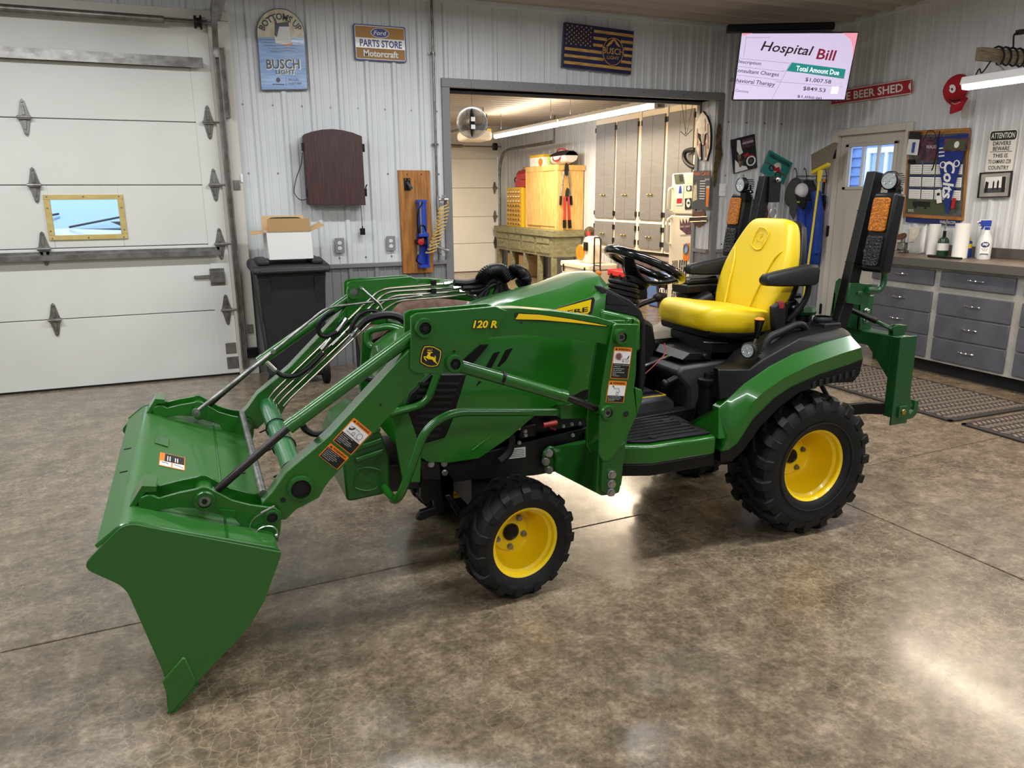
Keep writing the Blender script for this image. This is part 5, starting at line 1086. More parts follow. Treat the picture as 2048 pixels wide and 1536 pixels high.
# oak board with bead tool
f = frame_y((794.6, 340.4), (857.9, 341), (804.5, 547)); t = root('oak_board', f.c, 'tall oak board with a blue air cylinder tool, beside the opening', 'board')
part(t, 'board', 'oak', lambda m: f.rect(m, -1, 1, -1, 1, 0, .03), bevel=.003)
def fn(m):
    for x, y in ((-.45, .92), (.45, .92)): f.disc(m, x, y, .007, .007, .0305, .001, 10)
part(t, 'screw_hole', 'ink', fn)
def fn(m):
    f.rect(m, -.68, -.28, .62, .85, .031, .008); m.use('zinc'); f.disc(m, -.6, .82, .005, .005, .04, .002, 8); f.disc(m, -.36, .82, .005, .005, .04, .002, 8); m.use('signgray'); m.cyl(f.p(-.46, .76, .03), f.p(-.40, .66, .13), .014, n=12)
part(t, 'hook_plate', 'black', fn)
tb = root('bead_tool', f.p(.2, -.3, .03), 'blue pneumatic cylinder tool with a red knob mounted on the oak board', 'tool')
part(tb, 'top_plate', 'blue', lambda m: f.rect(m, -.02, .56, .38, .44, .03, .09), bevel=.003)
part(tb, 'barrel', 'blue', lambda m: m.cyl(f.p(.28, .40, .08), f.p(.28, -.22, .08), .045, n=20))
part(tb, 'tie_rod', 'steel', lambda m: m.cyl(f.p(.12, .40, .125), f.p(.12, -.22, .125), .008, n=8))
part(tb, 'mid_block', 'blue', lambda m: f.rect(m, -.06, .6, -.27, -.20, .03, .1), bevel=.003)
part(tb, 'channel', 'blue', lambda m: (f.rect(m, -.04, .56, -.86, -.27, .03, .02), f.rect(m, .5, .58, -.86, -.27, .03, .09), f.rect(m, -.06, .58, -.88, -.82, .03, .1)))
def fn(m):
    f.rect(m, -.2, .46, -.42, -.33, .05, .07); m.use('zinc'); m.cyl(f.p(-.05, -.4, .1), f.p(-.1, -.62, .1), .014, n=10); m.cyl(f.p(.2, -.3, .1), f.p(.35, -.4, .1), .014, n=10); m.use('black'); m.tube(spline([f.p(-.1, -.62, .1), f.p(-.22, -.74, .1), f.p(.1, -.82, .11), f.p(.45, -.84, .12)]), .008, 6); m.tube(spline([f.p(.28, .40, .13), f.p(-.06, .2, .13), f.p(-.1, -.1, .12), f.p(-.02, -.35, .12)]), .007, 6); m.tube(spline([f.p(-.02, -.2, .13), f.p(.05, -.06, .13), f.p(.3, -.06, .13), f.p(.42, -.16, .12)]), .007, 6)
m = MB('black'); fn(m); m.split('air_fitting', tb)
part(tb, 'knob', 'red', lambda m: m.lathe([(.0, .03), (.028, .026), (.032, .01), (.026, 0), (.0, 0)], f.p(.05, -.37, .12), f.N, 16))
# conduit and air hose
m = MB('galv'); P = [(862.2, 0), (868, 200), (874.3, 397), (879.5, 505)]; P = UP(P, Y=BW-.05); x = sum(p.x for p in P)/4; m.cyl((x, BW-.05, .97), (x, BW-.05, CZ), .012, n=10); t = tag(m.build('air_pipe'), 'thin galvanised air pipe running down beside the opening frame', 'pipe'); WL[t] = V(t.location)
for z in (2.85, 2.05, 1.2):
    m = MB('galv'); m.box(x-.035, x+.035, BW-.03, BW-.02, z-.008, z+.008); m.ring((x, BW-.05, z-.008), (0, 0, 1), .02, .012, .016, 14); m.build('pipe_clip', t)
m = MB('steel'); c = U(884, 399, Y=BW-.06); m.cyl(V((x, BW-.06, c.z+.03)), V((x, BW-.06, c.z-.09)), .018, n=12); m.cyl(c+V((-.04, 0, 0)), c+V((.06, 0, 0)), .014, n=10); m.obox(c+V((.01, -.03, .03)), (.02, 0, 0), (0, .004, 0), (0, 0, .012)); c2 = U(876, 494, Y=BW-.06); m.cyl(V((x, BW-.06, c2.z+.06)), V((x, BW-.06, c2.z-.05)), .018, n=12); m.cyl(c2+V((-.03, -.02, .01)), c2+V((.07, -.02, -.03)), .014, n=10); m.cyl(c2+V((.07, -.02, -.03)), c2+V((.10, -.02, -.035)), .02, n=10); m.split('valve', t)
m = MB('coil'); P = []; A, B = U(888, 412, Y=BW-.135), U(861, 505, Y=BW-.135)
for i in range(150):
    t_ = i/149; a = t_*2*math.pi*13; r = .055; c = A.lerp(B, t_)+V((.025*math.sin(t_*3.14), 0, 0)); ax = (B-A).normalized(); P.append(c+r*math.cos(a)*V((1, 0, .35))+r*.7*math.sin(a)*V((0, 1, 0))+V((0, 0, .0)))
P = [U(895, 402, Y=BW-.06), U(896, 408, Y=BW-.08)]+P; m.tube(P, .0055, 6); tag(m.build('coil_hose'), 'yellow coiled air hose hanging against the wall beside the opening', 'hose')
# wheeled bin and carton
bx0, bx1, by0 = .45, 1.05, 6.55
t = root('wheeled_bin', (.75, 6.8, 0), 'black wheeled rubbish bin by the wall with a carton on its lid', 'bin')
m = MB('bin'); m.loft([[(.53, 6.62, .06), (.97, 6.62, .06), (.97, 7.0, .06), (.53, 7.0, .06)], [(.475, 6.56, .9), (1.025, 6.56, .9), (1.025, 7.15, .9), (.475, 7.15, .9)], [(.465, 6.55, .98), (1.035, 6.55, .98), (1.035, 7.16, .98), (.465, 7.16, .98)]]); body = m.build('body', t, bevel=.015)
m = MB('bin')
for a, b in ((.475, .575), (.925, 1.02)): m.loft([[(a+.015, 6.60, .55), (b-.01, 6.60, .55), (b-.01, 6.7, .55), (a+.015, 6.7, .55)], [(a, 6.535, .93), (b, 6.535, .93), (b, 6.7, .93), (a, 6.7, .93)]])
m.split('corner_rib', body, bevel=.008)
m = MB('bin'); m.prism([V((.44, y, z)) for y, z in ((6.50, .965), (6.50, 1.0), (6.53, 1.03), (7.0, 1.06), (7.19, 1.03), (7.19, .965))], (.62, 0, 0)); m.box(.49, .58, 6.54, 7.0, 1.03, 1.075); m.box(.92, 1.01, 6.54, 7.0, 1.03, 1.075); m.build('lid', t, bevel=.015)
m = MB('bin'); m.cyl((.5, 6.50, .985), (1.0, 6.50, .985), .018, n=12); m.build('handle', t)
for xx in (.50, .955): m = MB('rubber'); m.cyl((xx, 6.60, .11), (xx+.05, 6.60, .11), .11, n=24); m.use('zinc').cyl((xx-.004, 6.60, .11), (xx+.054, 6.60, .11), .03, n=12); m.build('wheel', t)
t = root('carton', (.76, 6.75, 1.075), 'open white cardboard carton sitting on the black bin', 'box'); z0, z1 = 1.077, 1.30
m = MB('card_white'); c4 = [(.585, 6.56), (.935, 6.56), (.935, 6.92), (.585, 6.92)]; t4 = [(.575, 6.56), (.93, 6.56), (.93, 6.92), (.575, 6.92)]
m.add([(x_, y_, z0) for x_, y_ in c4]+[(x_, y_, z1) for x_, y_ in t4], [(3, 2, 1, 0), (0, 1, 5, 4), (1, 2, 6, 5), (2, 3, 7, 6), (3, 0, 4, 7)]); o = m.build('body', t, smooth=0); q = o.modifiers.new('s', 'SOLIDIFY'); q.thickness = .005
def flap(a, b, c_, d): 
    m = MB('card'); m.add([a, b, c_, d], [(0, 1, 2, 3)]); o = m.build('flap', t, smooth=0); q = o.modifiers.new('s', 'SOLIDIFY'); q.thickness = .005
flap((.58, 6.555, z1), (.925, 6.555, z1), (.922, 6.53, z1-.005+.11), (.588, 6.53, z1+.105)); flap((.575, 6.56, z1), (.575, 6.92, z1), (.46, 6.88, z1-.0), (.46, 6.60, z1-.02)); flap((.93, 6.56, z1), (.93, 6.92, z1), (1.05, 6.88, z1+.06), (1.05, 6.60, z1+.04)); flap((.575, 6.92, z1), (.93, 6.92, z1), (.93, 6.97, z1+.12), (.58, 6.97, z1+.12))
m = MB('hose'); m.tube([V((.75+.11*math.cos(a*.3), 6.75+.11*math.sin(a*.3), 1.38)) for a in range(21)], .03, 8, True); tag(m.build('hose_coil'), 'black coiled hose lying inside the open carton', 'hose')
# covered machine behind the loader
t = root('covered_mower', (1.5, 5.6, 0), 'dark machine under a brown ribbed tarp behind the tractor loader', 'machine')
m = MB('matblack'); m.box(1.12, 1.95, 5.3, 5.95, .22, .78); m.build('body', t, bevel=.05)
for xx in (1.15, 1.78):
    for yy in (5.28, 5.86): m = MB('rubber'); m.cyl((xx, yy, .19), (xx+.12, yy, .19), .19, n=22); m.build('wheel', t)
rows = []
for j in range(9):
    y = 5.2+j*.11; row = []
    for i in range(15):
        xx = 1.02+i*.075; q = math.sin(math.pi*i/14); e = 1-((j-4)/4)**2
        row.append((xx, y, .60+.32*q**.6*(.72+.28*e)+.012*math.sin(i*2.3+j)+(.0 if 0 < j < 8 else -.10)))
    rows.append(row)
m = MB('tarp'); m.sheet(rows); o = m.build('tarp', t, smooth=180); q = o.modifiers.new('s', 'SOLIDIFY'); q.thickness = .006
# wind spinner in the opening
c = V((2.60, 7.22, 2.255)); t = root('wind_spinner', c, 'round metal wind spinner hanging from the opening header', 'spinner')
for i in range(11):
    r = .145-i*.0085; ang = rad(-14+i*5); m = MB('steel' if i < 2 else 'galv'); d_ = V((math.cos(ang), math.sin(ang), 0))
    m.tube([c+r*(math.cos(a*.2244)*d_+V((0, 0, .97*math.sin(a*.2244)))) for a in range(28)], .0036, 5, True); m.build('ring', t)
m = MB('ink'); d_ = V((.8, .6, 0)); P = []
for i in range(17): a = rad(-90+i*11.25); P.append(c+d_*(.038*math.cos(a))+V((0, 0, .13*math.sin(a))))
P += [2*c-p for p in P[1:-1]]; P = [V((2*c.x-p.x, 2*c.y-p.y, p.z)) if i > 16 else p for i, p in enumerate(P)]
P = P[:17]+[V((2*c.x-p.x, 2*c.y-p.y, p.z)) for p in reversed(P[1:16])]; m.prism(P, (.002, -.003, 0)); ff = Frame(c+V((-.03, -.02, .10)), c+V((.03, -.02, .10)), c+V((-.03, -.02, -.1)))
m.use('white'); ff.rect(m, -.7, .7, .1, .5, .01, .001); ff.rect(m, -.7, .7, -.6, -.2, .01, .001); m.build('centre_plate', t)
m = MB('frame_black'); m.tube([c+V((0, 0, .143)), c+V((0, 0, .38))], .0015, 5); m.build('wire', t)
# bark slab, switch, jamb signs
P = UP([(1437, 247), (1441, 246.5), (1444, 258), (1443, 285), (1446, 309), (1441, 325), (1436, 338), (1433, 365), (1430, 375), (1427, 364), (1428, 340), (1431, 309), (1433, 270)], Y=BW-.06)
m = MB('bark'); m.prism(P, (0, .02, 0)); tag(m.build('bark_slab', bevel=.004), 'mossy brown strip of bark hanging on the opening frame', 'bark')
c = U(1444, 379.6, Y=YS); t = root('light_switch', c, 'white rotary light switch plate right of the opening', 'switch'); f = Frame(c+V((-.045, 0, .07)), c+V((.045, 0, .07)), c+V((-.045, 0, -.07))); part(t, 'cover_plate', 'white', lambda m: f.rrect(m, -1, 1, -1, 1, .008, 0, .01), bevel=.002); part(t, 'knob', 'white', lambda m: m.lathe([(.018, 0), (.016, .014), (0, .015)], f.p(0, -.1, .01), f.N, 16))
XJ = 5.425; f = frame_x((1389, 222), (1423, 222), (1390, 320), XJ); t = root('helmet_sign', f.c, 'weathered flag painted spartan helmet cutout on the opening jamb', 'sign')
hp = [(0, .97), (.45, .78), (.8, .45), (.86, .0), (.80, -.45), (.40, -.97), (.22, -.95), (.30, -.2), (.62, .0), (.6, .16), (.2, .06), (.12, -.30), (0, -.38), (-.12, -.30), (-.2, .06), (-.6, .12), (-.62, -.02), (-.30, -.25), (-.26, -.95), (-.42, -.97), (-.86, -.5), (-.9, .0), (-.82, .45), (-.45, .78)]
part(t, 'cutout', 'ink', lambda m: f.poly(m, [(x_*1.06, y_*1.03) for x_, y_ in hp], -.02, .02)); part(t, 'face', 'signcream', lambda m: f.poly(m, hp, .001, .003))
def fn(m):
    for x0_, x1_, y0_, y1_ in ((.28, .4, -.85, -.25), (.55, .68, -.5, .5), (.25, .36, .2, .7), (-.4, -.3, -.85, -.3), (-.7, -.58, -.4, .3), (-.03, .06, -.3, .1)): f.rect(m, x0_, x1_, y0_, y1_, .0045, .0008)
part(t, 'stripe', 'redclip', fn)
f = frame_x((1387, 342), (1422, 341), (1384, 418), XJ); t = root('bar_poster', f.c, 'grey man cave bar poster tin sign on the opening jamb', 'sign'); part(t, 'plate', 'signgray', lambda m: f.rect(m, -1, 1, -1, 1, 0, .004))
def fn(m):
    f.text(m, 'MAN CAVE', 0, .85, 1.8, .2, .006); m.use('white'); f.text(m, 'BAR', .7, .55, .5, .1, .006)
    for i in range(8): f.rect(m, -.15, .45, .45-i*.13, .49-i*.13, .0045, .0005)
    m.use('orange'); f.poly(m, [(.6, .1), (.95, .1), (.9, -.85), (.65, -.85)], .0045, .001); m.use('signcream'); f.rect(m, .6, .95, .1, .22, .0045, .0015); f.poly(m, [(-.9, .4), (-.6, .45), (-.5, .2), (-.4, -.5), (-.9, -.6)], .0045, .001); m.use('brown'); f.poly(m, [(-.9, .55), (-.65, .55), (-.6, .3), (-.85, .25)], .0058, .001)
part(t, 'print', 'orange', fn)
f = frame_x((1382, 421), (1416, 419), (1382, 456), XJ); t = root('buckle_sign', f.c, 'bronze bar and shield plaque below the man cave poster', 'sign')
part(t, 'shield', 'leather', lambda m: f.poly(m, [(-.55, .95), (0, .8), (.55, .95), (.75, .5), (.7, -.4), (0, -1), (-.7, -.4), (-.75, .5)], 0, .01)); part(t, 'bar', 'brown', lambda m: f.rect(m, -1, 1, -.28, .22, .0105, .006)); part(t, 'border', 'brass', lambda m: f.line(m, [(-1, -.28), (1, -.28), (1, .22), (-1, .22)], .003, .017, True))
m = MB('hose')
for a, b in (((1363.5, 206), (1371.5, 268)), ((1372, 206), (1370.5, 270)), ((1386, 207), (1373, 268))): m.tube(UP([a, b], Y=7.45), .003, 5)
m.tube(UP([(1361, 263), (1371.5, 272), (1385, 258)], Y=7.45), .004, 5); tag(m.build('hanging_hook'), 'black wire hook hanging in the right end of the opening', 'hook')
XC_ = 6.22; m = MB('hose'); m.tube(spline(UP([(1390, 300), (1380, 300), (1371, 303), (1368, 312), (1371, 322), (1380, 331), (1390, 335)], X=XC_-.075)), .03, 8); tag(m.build('hose_loop'), 'thick black hose loop hanging beside the tall grey cabinets', 'hose')
# corner signs, coats
f = frame_y((1461, 279.8), (1508.7, 267.8), (1467, 348)); t = root('rider_sign', f.c, 'black tin motorcycle sign with a red bike tilted on the wall', 'sign')
part(t, 'plate', 'ink', lambda m: f.rect(m, -1, 1, -1, 1, 0, .006))
def fn(m):
    f.rect(m, -.1, .85, .35, .85, .0065, .0005); m.use('white'); f.text(m, 'HARLEY-DAVIDSON', .36, .62, .9, .13, .008, bold=.02); f.poly(m, [(-.5, .9), (-.25, .85), (-.2, .4), (-.1, .1), (-.4, .0), (-.6, .3)], .0065, .0006); f.poly(m, [(-.9, -.95), (.2, -.95), (.1, -.75), (-.4, -.6), (-.8, -.2)], .0062, .0003)
    f.line(m, [(.5+.34*math.cos(k*.3307), -.5+.26*math.sin(k*.3307)) for k in range(19)], .009, .008, True); m.use('signgray'); f.disc(m, .5, -.5, .022, .022, .0072, .0005); f.disc(m, -.3, -.5, .028, .028, .0072, .0005); m.use('red'); f.poly(m, [(-.1, -.05), (.3, .05), (.4, -.15), (.0, -.25)], .0085, .001); f.line(m, [(.25, -.2), (.6, -.12), (.8, -.3)], .006, .009); m.use('zinc'); f.line(m, [(-.5, -.3), (-.1, -.35), (.2, -.1)], .007, .009); m.use('lumber'); f.poly(m, [(-.6, .05), (-.3, .0), (-.35, -.7), (-.5, -.7)], .0075, .001)
part(t, 'print', 'maroon', fn)
f = frame_y((1539, 300), (1584.5, 326), (1520.5, 343)); t = root('teal_sign', f.c, 'teal motorcycle racing tin sign tilted on the wall', 'sign')
part(t, 'plate', 'teal', lambda m: f.rect(m, -1, 1, -1, 1, 0, .006))
def fn(m):
    f.disc(m, .05, -.02, .055, .06, .0062, .0005); m.use('ink'); f.text(m, 'HARLEY-DAVIDSON', 0, .65, 1.7, .32, .0075, bold=.03); m.use('red'); f.poly(m, [(-.4, -.1), (.2, .1), (.4, -.25), (-.1, -.4)], .0072, .0008); f.line(m, [(-.95, -.1), (-.4, -.05)], .006, .007); f.line(m, [(.4, -.25), (.95, -.3)], .006, .007)
    m.use('ink'); f.line(m, [(.3+.2*math.cos(k*.3307), -.55+.22*math.sin(k*.3307)) for k in range(19)], .006, .0085, True); f.disc(m, .3, -.55, .008, .008, .0085, .0008, 12); m.use('signwhite'); f.poly(m, [(-.3, .1), (.0, .35), (.15, .15), (-.05, -.1)], .0082, .0008); m.use('ink'); f.line(m, [(-.35+.18*math.cos(k*.3307), -.3+.2*math.sin(k*.3307)) for k in range(19)], .006, .0085, True)
part(t, 'print', 'signcream', fn)
c = U(1508, 428, Y=BW-.05); t = root('barrel_sign', c, 'round brown barrel lid sign with red lettering behind the roll bar', 'sign'); m = MB('leather'); m.lathe([(0, 0), (.17, 0), (.17, .04), (.155, .04), (.155, .02), (0, .02)], c, (0, -1, 0), 32); m.build('rim', t); f = Frame(c+V((-.13, -.022, .08)), c+V((.13, -.022, .08)), c+V((-.13, -.022, -.08))); part(t, 'panel', 'tankwood', lambda m: f.disc(m, 0, 0, .15, .15, 0, .002)); part(t, 'red_shape', 'red', lambda m: f.poly(m, [(-.2, .9), (.9, .7), (.9, .2), (.4, .3), (.3, -.9), (-.2, -.8)], .003, .004))
t = root('coat_rack', U(1620, 356, X=RW-.04), 'black wire coat rack with hooks between teal sign and walk door', 'rack'); m = MB('hose')
for y in (352, 359.5): m.tube(UP([(1592, y), (1652, y)], X=RW-.03), .004, 6)
m.build('rail', t)
for i, xx in enumerate((1592, 1611, 1631, 1651)): m = MB('hose'); m.tube(spline(UP([(xx-4, 340), (xx-2, 336), (xx, 340), (xx+2, 352), (xx+1.5, 366)], X=RW-.06)), .0045, 6); m.build('hook', t)
c = U(1585, 384, X=RW-.10); m = MB('hat'); secs_ = []
for i in range(11):
    a = i/10*math.pi; secs_.append([c+V((-.075*math.sin(a)*math.sin(k*.5236), -.01+.11*math.sin(a)*math.cos(k*.5236), .165*math.cos(a)+.02*math.cos(k*.5236)*math.sin(a))) for k in range(12)])
m.loft(secs_); m.v = [v+V((0, -(v.z-c.z)*.28, 0)) for v in m.v]; 
t = root('sun_hat', c, 'crumpled grey brimmed hat hanging on the coat rack', 'hat'); m.build('crown', t, smooth=180, sub=1)
m = MB('hat'); m.prism(UP([(1573, 380), (1580, 400), (1578, 425), (1586, 440), (1592, 425), (1596, 400), (1603, 380), (1590, 390)], X=RW-.15), (.012, 0, 0)); m.build('brim', t, bevel=.004)
c = U(1603, 385, X=RW-.20); t = root('trucker_cap', c, 'black and white trucker cap hanging beside the grey hat', 'cap'); m = MB('cap_white'); m.ball(c+V((0, 0, .02)), (.075, .07, .085), 16, 10); m.build('crown', t, smooth=180); m = MB('ink'); m.prism(UP([(1590, 388), (1597, 394), (1611, 394), (1609, 410), (1604, 419), (1597, 414)], X=RW-.28), (.03, 0, 0)); m.use('lime').prism(UP([(1594, 402), (1600, 403), (1599, 406), (1594, 405)], X=RW-.281), (-.002, 0, 0)); m.build('bill', t, bevel=.006)
c = U(1619, 440, X=RW-.09); t = root('jacket', c, 'blue rain jacket with dark shoulders hanging on the coat rack', 'jacket')
sec = [(1618, 361, 6), (1620, 380, 13), (1620, 402, 17), (1620, 430, 19), (1621, 460, 20), (1622, 495, 19), (1622, 527, 17)]; A = []
for px, py, hw in sec:
    c_ = U(px, py, X=RW-.09); r = hw/1520*10.5; A.append([c_+V((.055*math.sin(k*.3927)*(1+.25*math.sin(k*5)), r*math.cos(k*.3927)*(1+.08*math.sin(k*3)), 0)) for k in range(16)])
m = MB('blue_jacket'); m.loft(A); m.build('body', t, smooth=180); m = MB('coat_dark'); m.loft([[p+V((-.004, 0, 0))+(p-U(px, py, X=RW-.09))*.03 for p in s] for (px, py, hw), s in zip(sec[:3], A[:3])]); m.build('yoke', t, smooth=180)
for s in (-1, 1): m = MB('blue_jacket'); m.tube(spline([U(1620+s*12, 385, X=RW-.13), U(1620+s*17, 430, X=RW-.16), U(1620+s*15, 480, X=RW-.17), U(1620+s*13, 505, X=RW-.16)]), lambda t: .055-.012*t, 10); m.build('sleeve', t)
a = U(1641, 340, X=6.30); b = a.lerp(U(1616, 530, X=6.24), (a.z-.02)/(a.z-U(1616, 530, X=6.24).z)); t = root('push_broom', b, 'yellow handled broom standing bristles up beside the blue jacket', 'broom'); m = MB('broomyellow'); m.cyl(b, a, .0125, n=12); m.cyl(a-(a-b).normalized()*.12, a, .022, .03, n=14); m.build('handle', t)
ax = (a-b).normalized(); sd = V((.12, -.9, .36)).normalized(); m = MB('broomyellow'); m.obox(a+ax*.015, sd*.11, ax.cross(sd).normalized()*.03, ax*.02); m.build('block', t, bevel=.01); m = MB('broom'); n2 = ax.cross(sd).normalized(); c0, c1 = a+ax*.035, a+ax*.19+V((.02, 0, .03)); m.loft([[c0+sd*.11*i+n2*.025*j for i, j in ((-1, -1), (1, -1), (1, 1), (-1, 1))], [c1+sd*.15*i+n2*.04*j for i, j in ((-1, -1), (1, -1), (1, 1), (-1, 1))]]); m.build('bristles', t, bevel=.01)
c = U(1648, 380, X=RW-.06); t = root('garden_trowel', c, 'steel trowel with a black and orange grip hanging on the rack', 'trowel'); m = MB('black'); m.cyl(U(1648, 362, X=RW-.06), U(1646, 388, X=RW-.06), .015, n=10); m.use('orange').cyl(U(1648.5, 358, X=RW-.06), U(1648, 364, X=RW-.06), .018, n=10); m.build('grip', t); m = MB('zinc'); m.prism(UP([(1641, 392), (1647, 388), (1653, 392), (1654, 405), (1651, 416), (1648, 421), (1644, 414), (1641, 403)], X=RW-.07), (.006, 0, 0)); m.build('blade', t, bevel=.002)
# ---- television
c = V((5.558, 6.22, 2.764)); ya, ti, ro_ = .446, .279, -.013
rt = V((math.cos(ya), -math.sin(ya), 0)); nn = V((-math.sin(ya), -math.cos(ya), 0)); up_ = math.cos(ti)*V((0, 0, 1))+math.sin(ti)*nn
R2 = math.cos(ro_)*rt+math.sin(ro_)*up_; U2 = -math.sin(ro_)*rt+math.cos(ro_)*up_; W_, H_ = 1.1, 1.1*9/16
f = Frame(c-R2*W_/2+U2*H_/2, c+R2*W_/2+U2*H_/2, c-R2*W_/2-U2*H_/2); t = root('television', c, 'wall mounted television in the corner showing a hospital bill', 'television')
part(t, 'casing', 'black_gloss', lambda m: f.rect(m, -1.0, 1.0, -1.0, 1.0, -.05, .05), bevel=.004)
def emat(name, cc, s):
    mm = mat(name, cc, .4, emit=s); return name
emat('scr_lav', (214, 202, 234), .62); emat('scr_pink', (230, 150, 172), .75); emat('scr_teal', (30, 130, 124), .7); emat('scr_ink', (44, 34, 42), .5); emat('scr_white', (250, 250, 252), .85); emat('scr_red', (128, 30, 52), .6); emat('scr_line', (130, 120, 145), .6)
sx0, sx1, sy0, sy1 = -.982, .982, -.955, .965
def fn(m):
    f.rect(m, sx0, sx1, sy0, sy1, .0005, .0005); m.use('scr_pink'); f.poly(m, [(.72, .975), (.985, .975), (.985, .2), (.95, .55), (.88, .8)], .0012); f.poly(m, [(-.985, .975), (-.8, .975), (-.95, .9)], .0012)
    m.use('scr_line')
    for a, b in (((-.985, .26), (-.1, .12)), ((-.985, .03), (-.16, -.13)), ((-.985, -.22), (-.2, -.38)), ((-.985, -.47), (-.28, -.6)), ((-.2, -.1), (.9, -.28)), ((-.28, -.42), (.9, -.58)), ((-.07, .14), (-.3, -.95)), ((-.9, .9), (-.9, .3)), ((-.9, .85), (-.5, .85))): f.line(m, [a, b], .0016, .0018)
    m.use('scr_teal'); f.poly(m, [(-.05, .14), (.9, -.06), (.9, -.34), (-.12, -.1)], .0014); m.use('scr_white'); f.rect(m, .72, .84, -.78, -.56, .0016, .0004)
part(t, 'screen', 'scr_lav', fn)
def tx(m, s, x, y, w_, h_, n=.002, sl=-.10, **k):
    R3 = (f.R+f.Up*sl).normalized(); m.text(s, f.p(x, y, n), R3, f.Up, w_*f.w/2, h_*f.h/2, **k)
for mt_, a_ in (('scr_ink', ('Hospital', -.17, .50, .92, .36, .28, .012)), ('scr_red', ('Bill', .52, .36, .34, .30, .12, .02)), ('scr_ink', ('Description', -.80, .13, .44, .13, .15, .006)), ('scr_ink', ('Consultant Charges', -.64, -.16, .80, .15, .15, .006)), ('scr_ink', ('Behavioral Therapy', -.68, -.45, .80, .16, .15, .006)),
               ('scr_line', ('Genesis', -.85, -.70, .24, .09, .15, .01)), ('scr_ink', ('$1,007.58', .46, -.40, .46, .13, 0, .006)), ('scr_ink', ('$849.53', .42, -.66, .40, .13, 0, .006)), ('scr_ink', ('$1,050.00', .36, -.9, .44, .09, 0, .006)), ('scr_white', ('Total Amount Due', .42, -.095, .76, .15, 0, .012))):
    m = MB(mt_); tx(m, *a_[:5], shear=a_[5], bold=a_[6]); m.build('text_line', t)
m = MB('frame_black'); m.obox(c-nn*.16-U2*.02, R2*.15, nn*.12, U2*.12); m.tube([c-nn*.2, V((6.35, 6.95, 2.85))], .03, 8); m.build('bracket', t)
a, b = U(1454, 55, Y=6.62), U(1667, 56, X=5.95); m = MB('black'); dd_ = (b-a); dd_.z = 0; m.obox((a+b)/2, dd_/2, dd_.cross(V((0, 0, 1))).normalized()*.05, V((0, 0, .035))); tag(m.build('sound_bar', bevel=.012), 'long black sound bar mounted above the television', 'speaker')
# ================================================================ RIGHT WALL
XS = RW-.024
f = frame_x((1662, 183.5), (1825, 156.3), (1662, 211.5), XS); t = root('street_sign', f.c, 'red embossed street sign reading beer shed, half behind the television', 'sign')
part(t, 'plate', 'signred', lambda m: f.rrect(m, -1, 1, -1, 1, .03, 0, .008))
def fn(m):
    f.line(m, [(-.98, -.9), (.98, -.9), (.985, .9), (-.98, .9)], .004, .0085, True); f.text(m, 'THE BEER SHED', -.05, 0, 1.72, 1.1, .0095, bold=.02); f.poly(m, [(.985, .55), (.93, .2), (.93, -.2), (.985, -.55)], .0085, .001)
part(t, 'lettering', 'white', fn)
c = U(1914, 186, X=RW-.1); t = root('baseball_cap', c, 'red baseball cap hung on the wall above the corkboard', 'cap')
m = MB('capred'); cc_ = U(1914, 180, X=RW-.03); m.ball(cc_, (.13, .105, .135), 18, 12); m.v = [v+V((-.25*(v.z-cc_.z) if v.z < cc_.z else 0, .25*(v.z-cc_.z)*-.4, 0)) for v in m.v]; m.v = [V((min(v.x, RW-.022), v.y, v.z)) for v in m.v]; m.build('crown', t, smooth=180)
rows = []
for i in range(6):
    q = i/5; y_ = U(1904+30*q, 204, X=RW-.13).y; zt_ = U(1904, 202-6*math.sin(q*3.14), X=RW-.13).z; zb_ = U(1912, 226+2*math.sin(q*3.14)-5*q*q, X=RW-.16).z
    rows.append([V((RW-.145+.05*abs(q-.5), y_, zt_+.01)), V((RW-.185+.08*abs(q-.5), y_+(.012 if q > .5 else -.0), (zt_+zb_)/2)), V((RW-.20+.10*abs(q-.5), y_+(.03*(q-.2)), zb_))])
m = MB('capred'); m.sheet(rows); o = m.build('bill', t, smooth=180); q = o.modifiers.new('s', 'SOLIDIFY'); q.thickness = .006
m = MB('white'); fc = frame_x((1898, 170), (1911, 168), (1899, 187), RW-.150); fc.disc(m, 0, 0, fc.w/2, fc.h/2, 0, .004, 16); m.use('ink'); fc.disc(m, 0, -.1, .01, .012, .005, .001, 12); m.build('badge', t)
m = MB('ink'); m.tube(spline(UP([(1899, 199), (1908, 202), (1920, 199)], X=RW-.165)), .006, 5); m.use('white').tube(spline(UP([(1903, 206), (1911, 208), (1921, 204)], X=RW-.175)), .002, 5); m.build('stitching', t)
# hanging shop light over the counter
xl = 5.42; t = root('shop_light', (xl, 3.4, 2.3), 'white hanging tube light over the work counter at right', 'light'); ye = U(1927, 178, X=xl).y; zl = 2.33
m = MB('white'); m.prism([V((xl+a, ye, zl+b)) for a, b in ((-.05, .02), (-.035, .075), (.035, .075), (.05, .02))], (0, -2.4, 0)); m.build('housing', t, bevel=.004)
m = MB('tubelit'); m.prism([V((xl+a, ye-.01, zl+b)) for a, b in ((-.045, .02), (-.035, -.015), (.035, -.015), (.045, .02))], (0, -2.38, 0)); m.build('tube', t, bevel=.008)
m = MB('lumber'); ya_ = U(1960, 108, X=5.42).y; za = U(1960, 108, X=5.42).z; m.box(5.40, RW, ya_-.02, ya_+.02, za-.045, za+.045); arm = m.build('beam', bevel=.003); tag(arm, 'wooden beam jutting from the right wall wound with black cord', 'beam')
m = MB('hose'); P = []
for i in range(120): a = i/119; P.append(V((5.58+a*.75, ya_+.045*math.cos(a*62.8), za+.062*math.sin(a*62.8))))
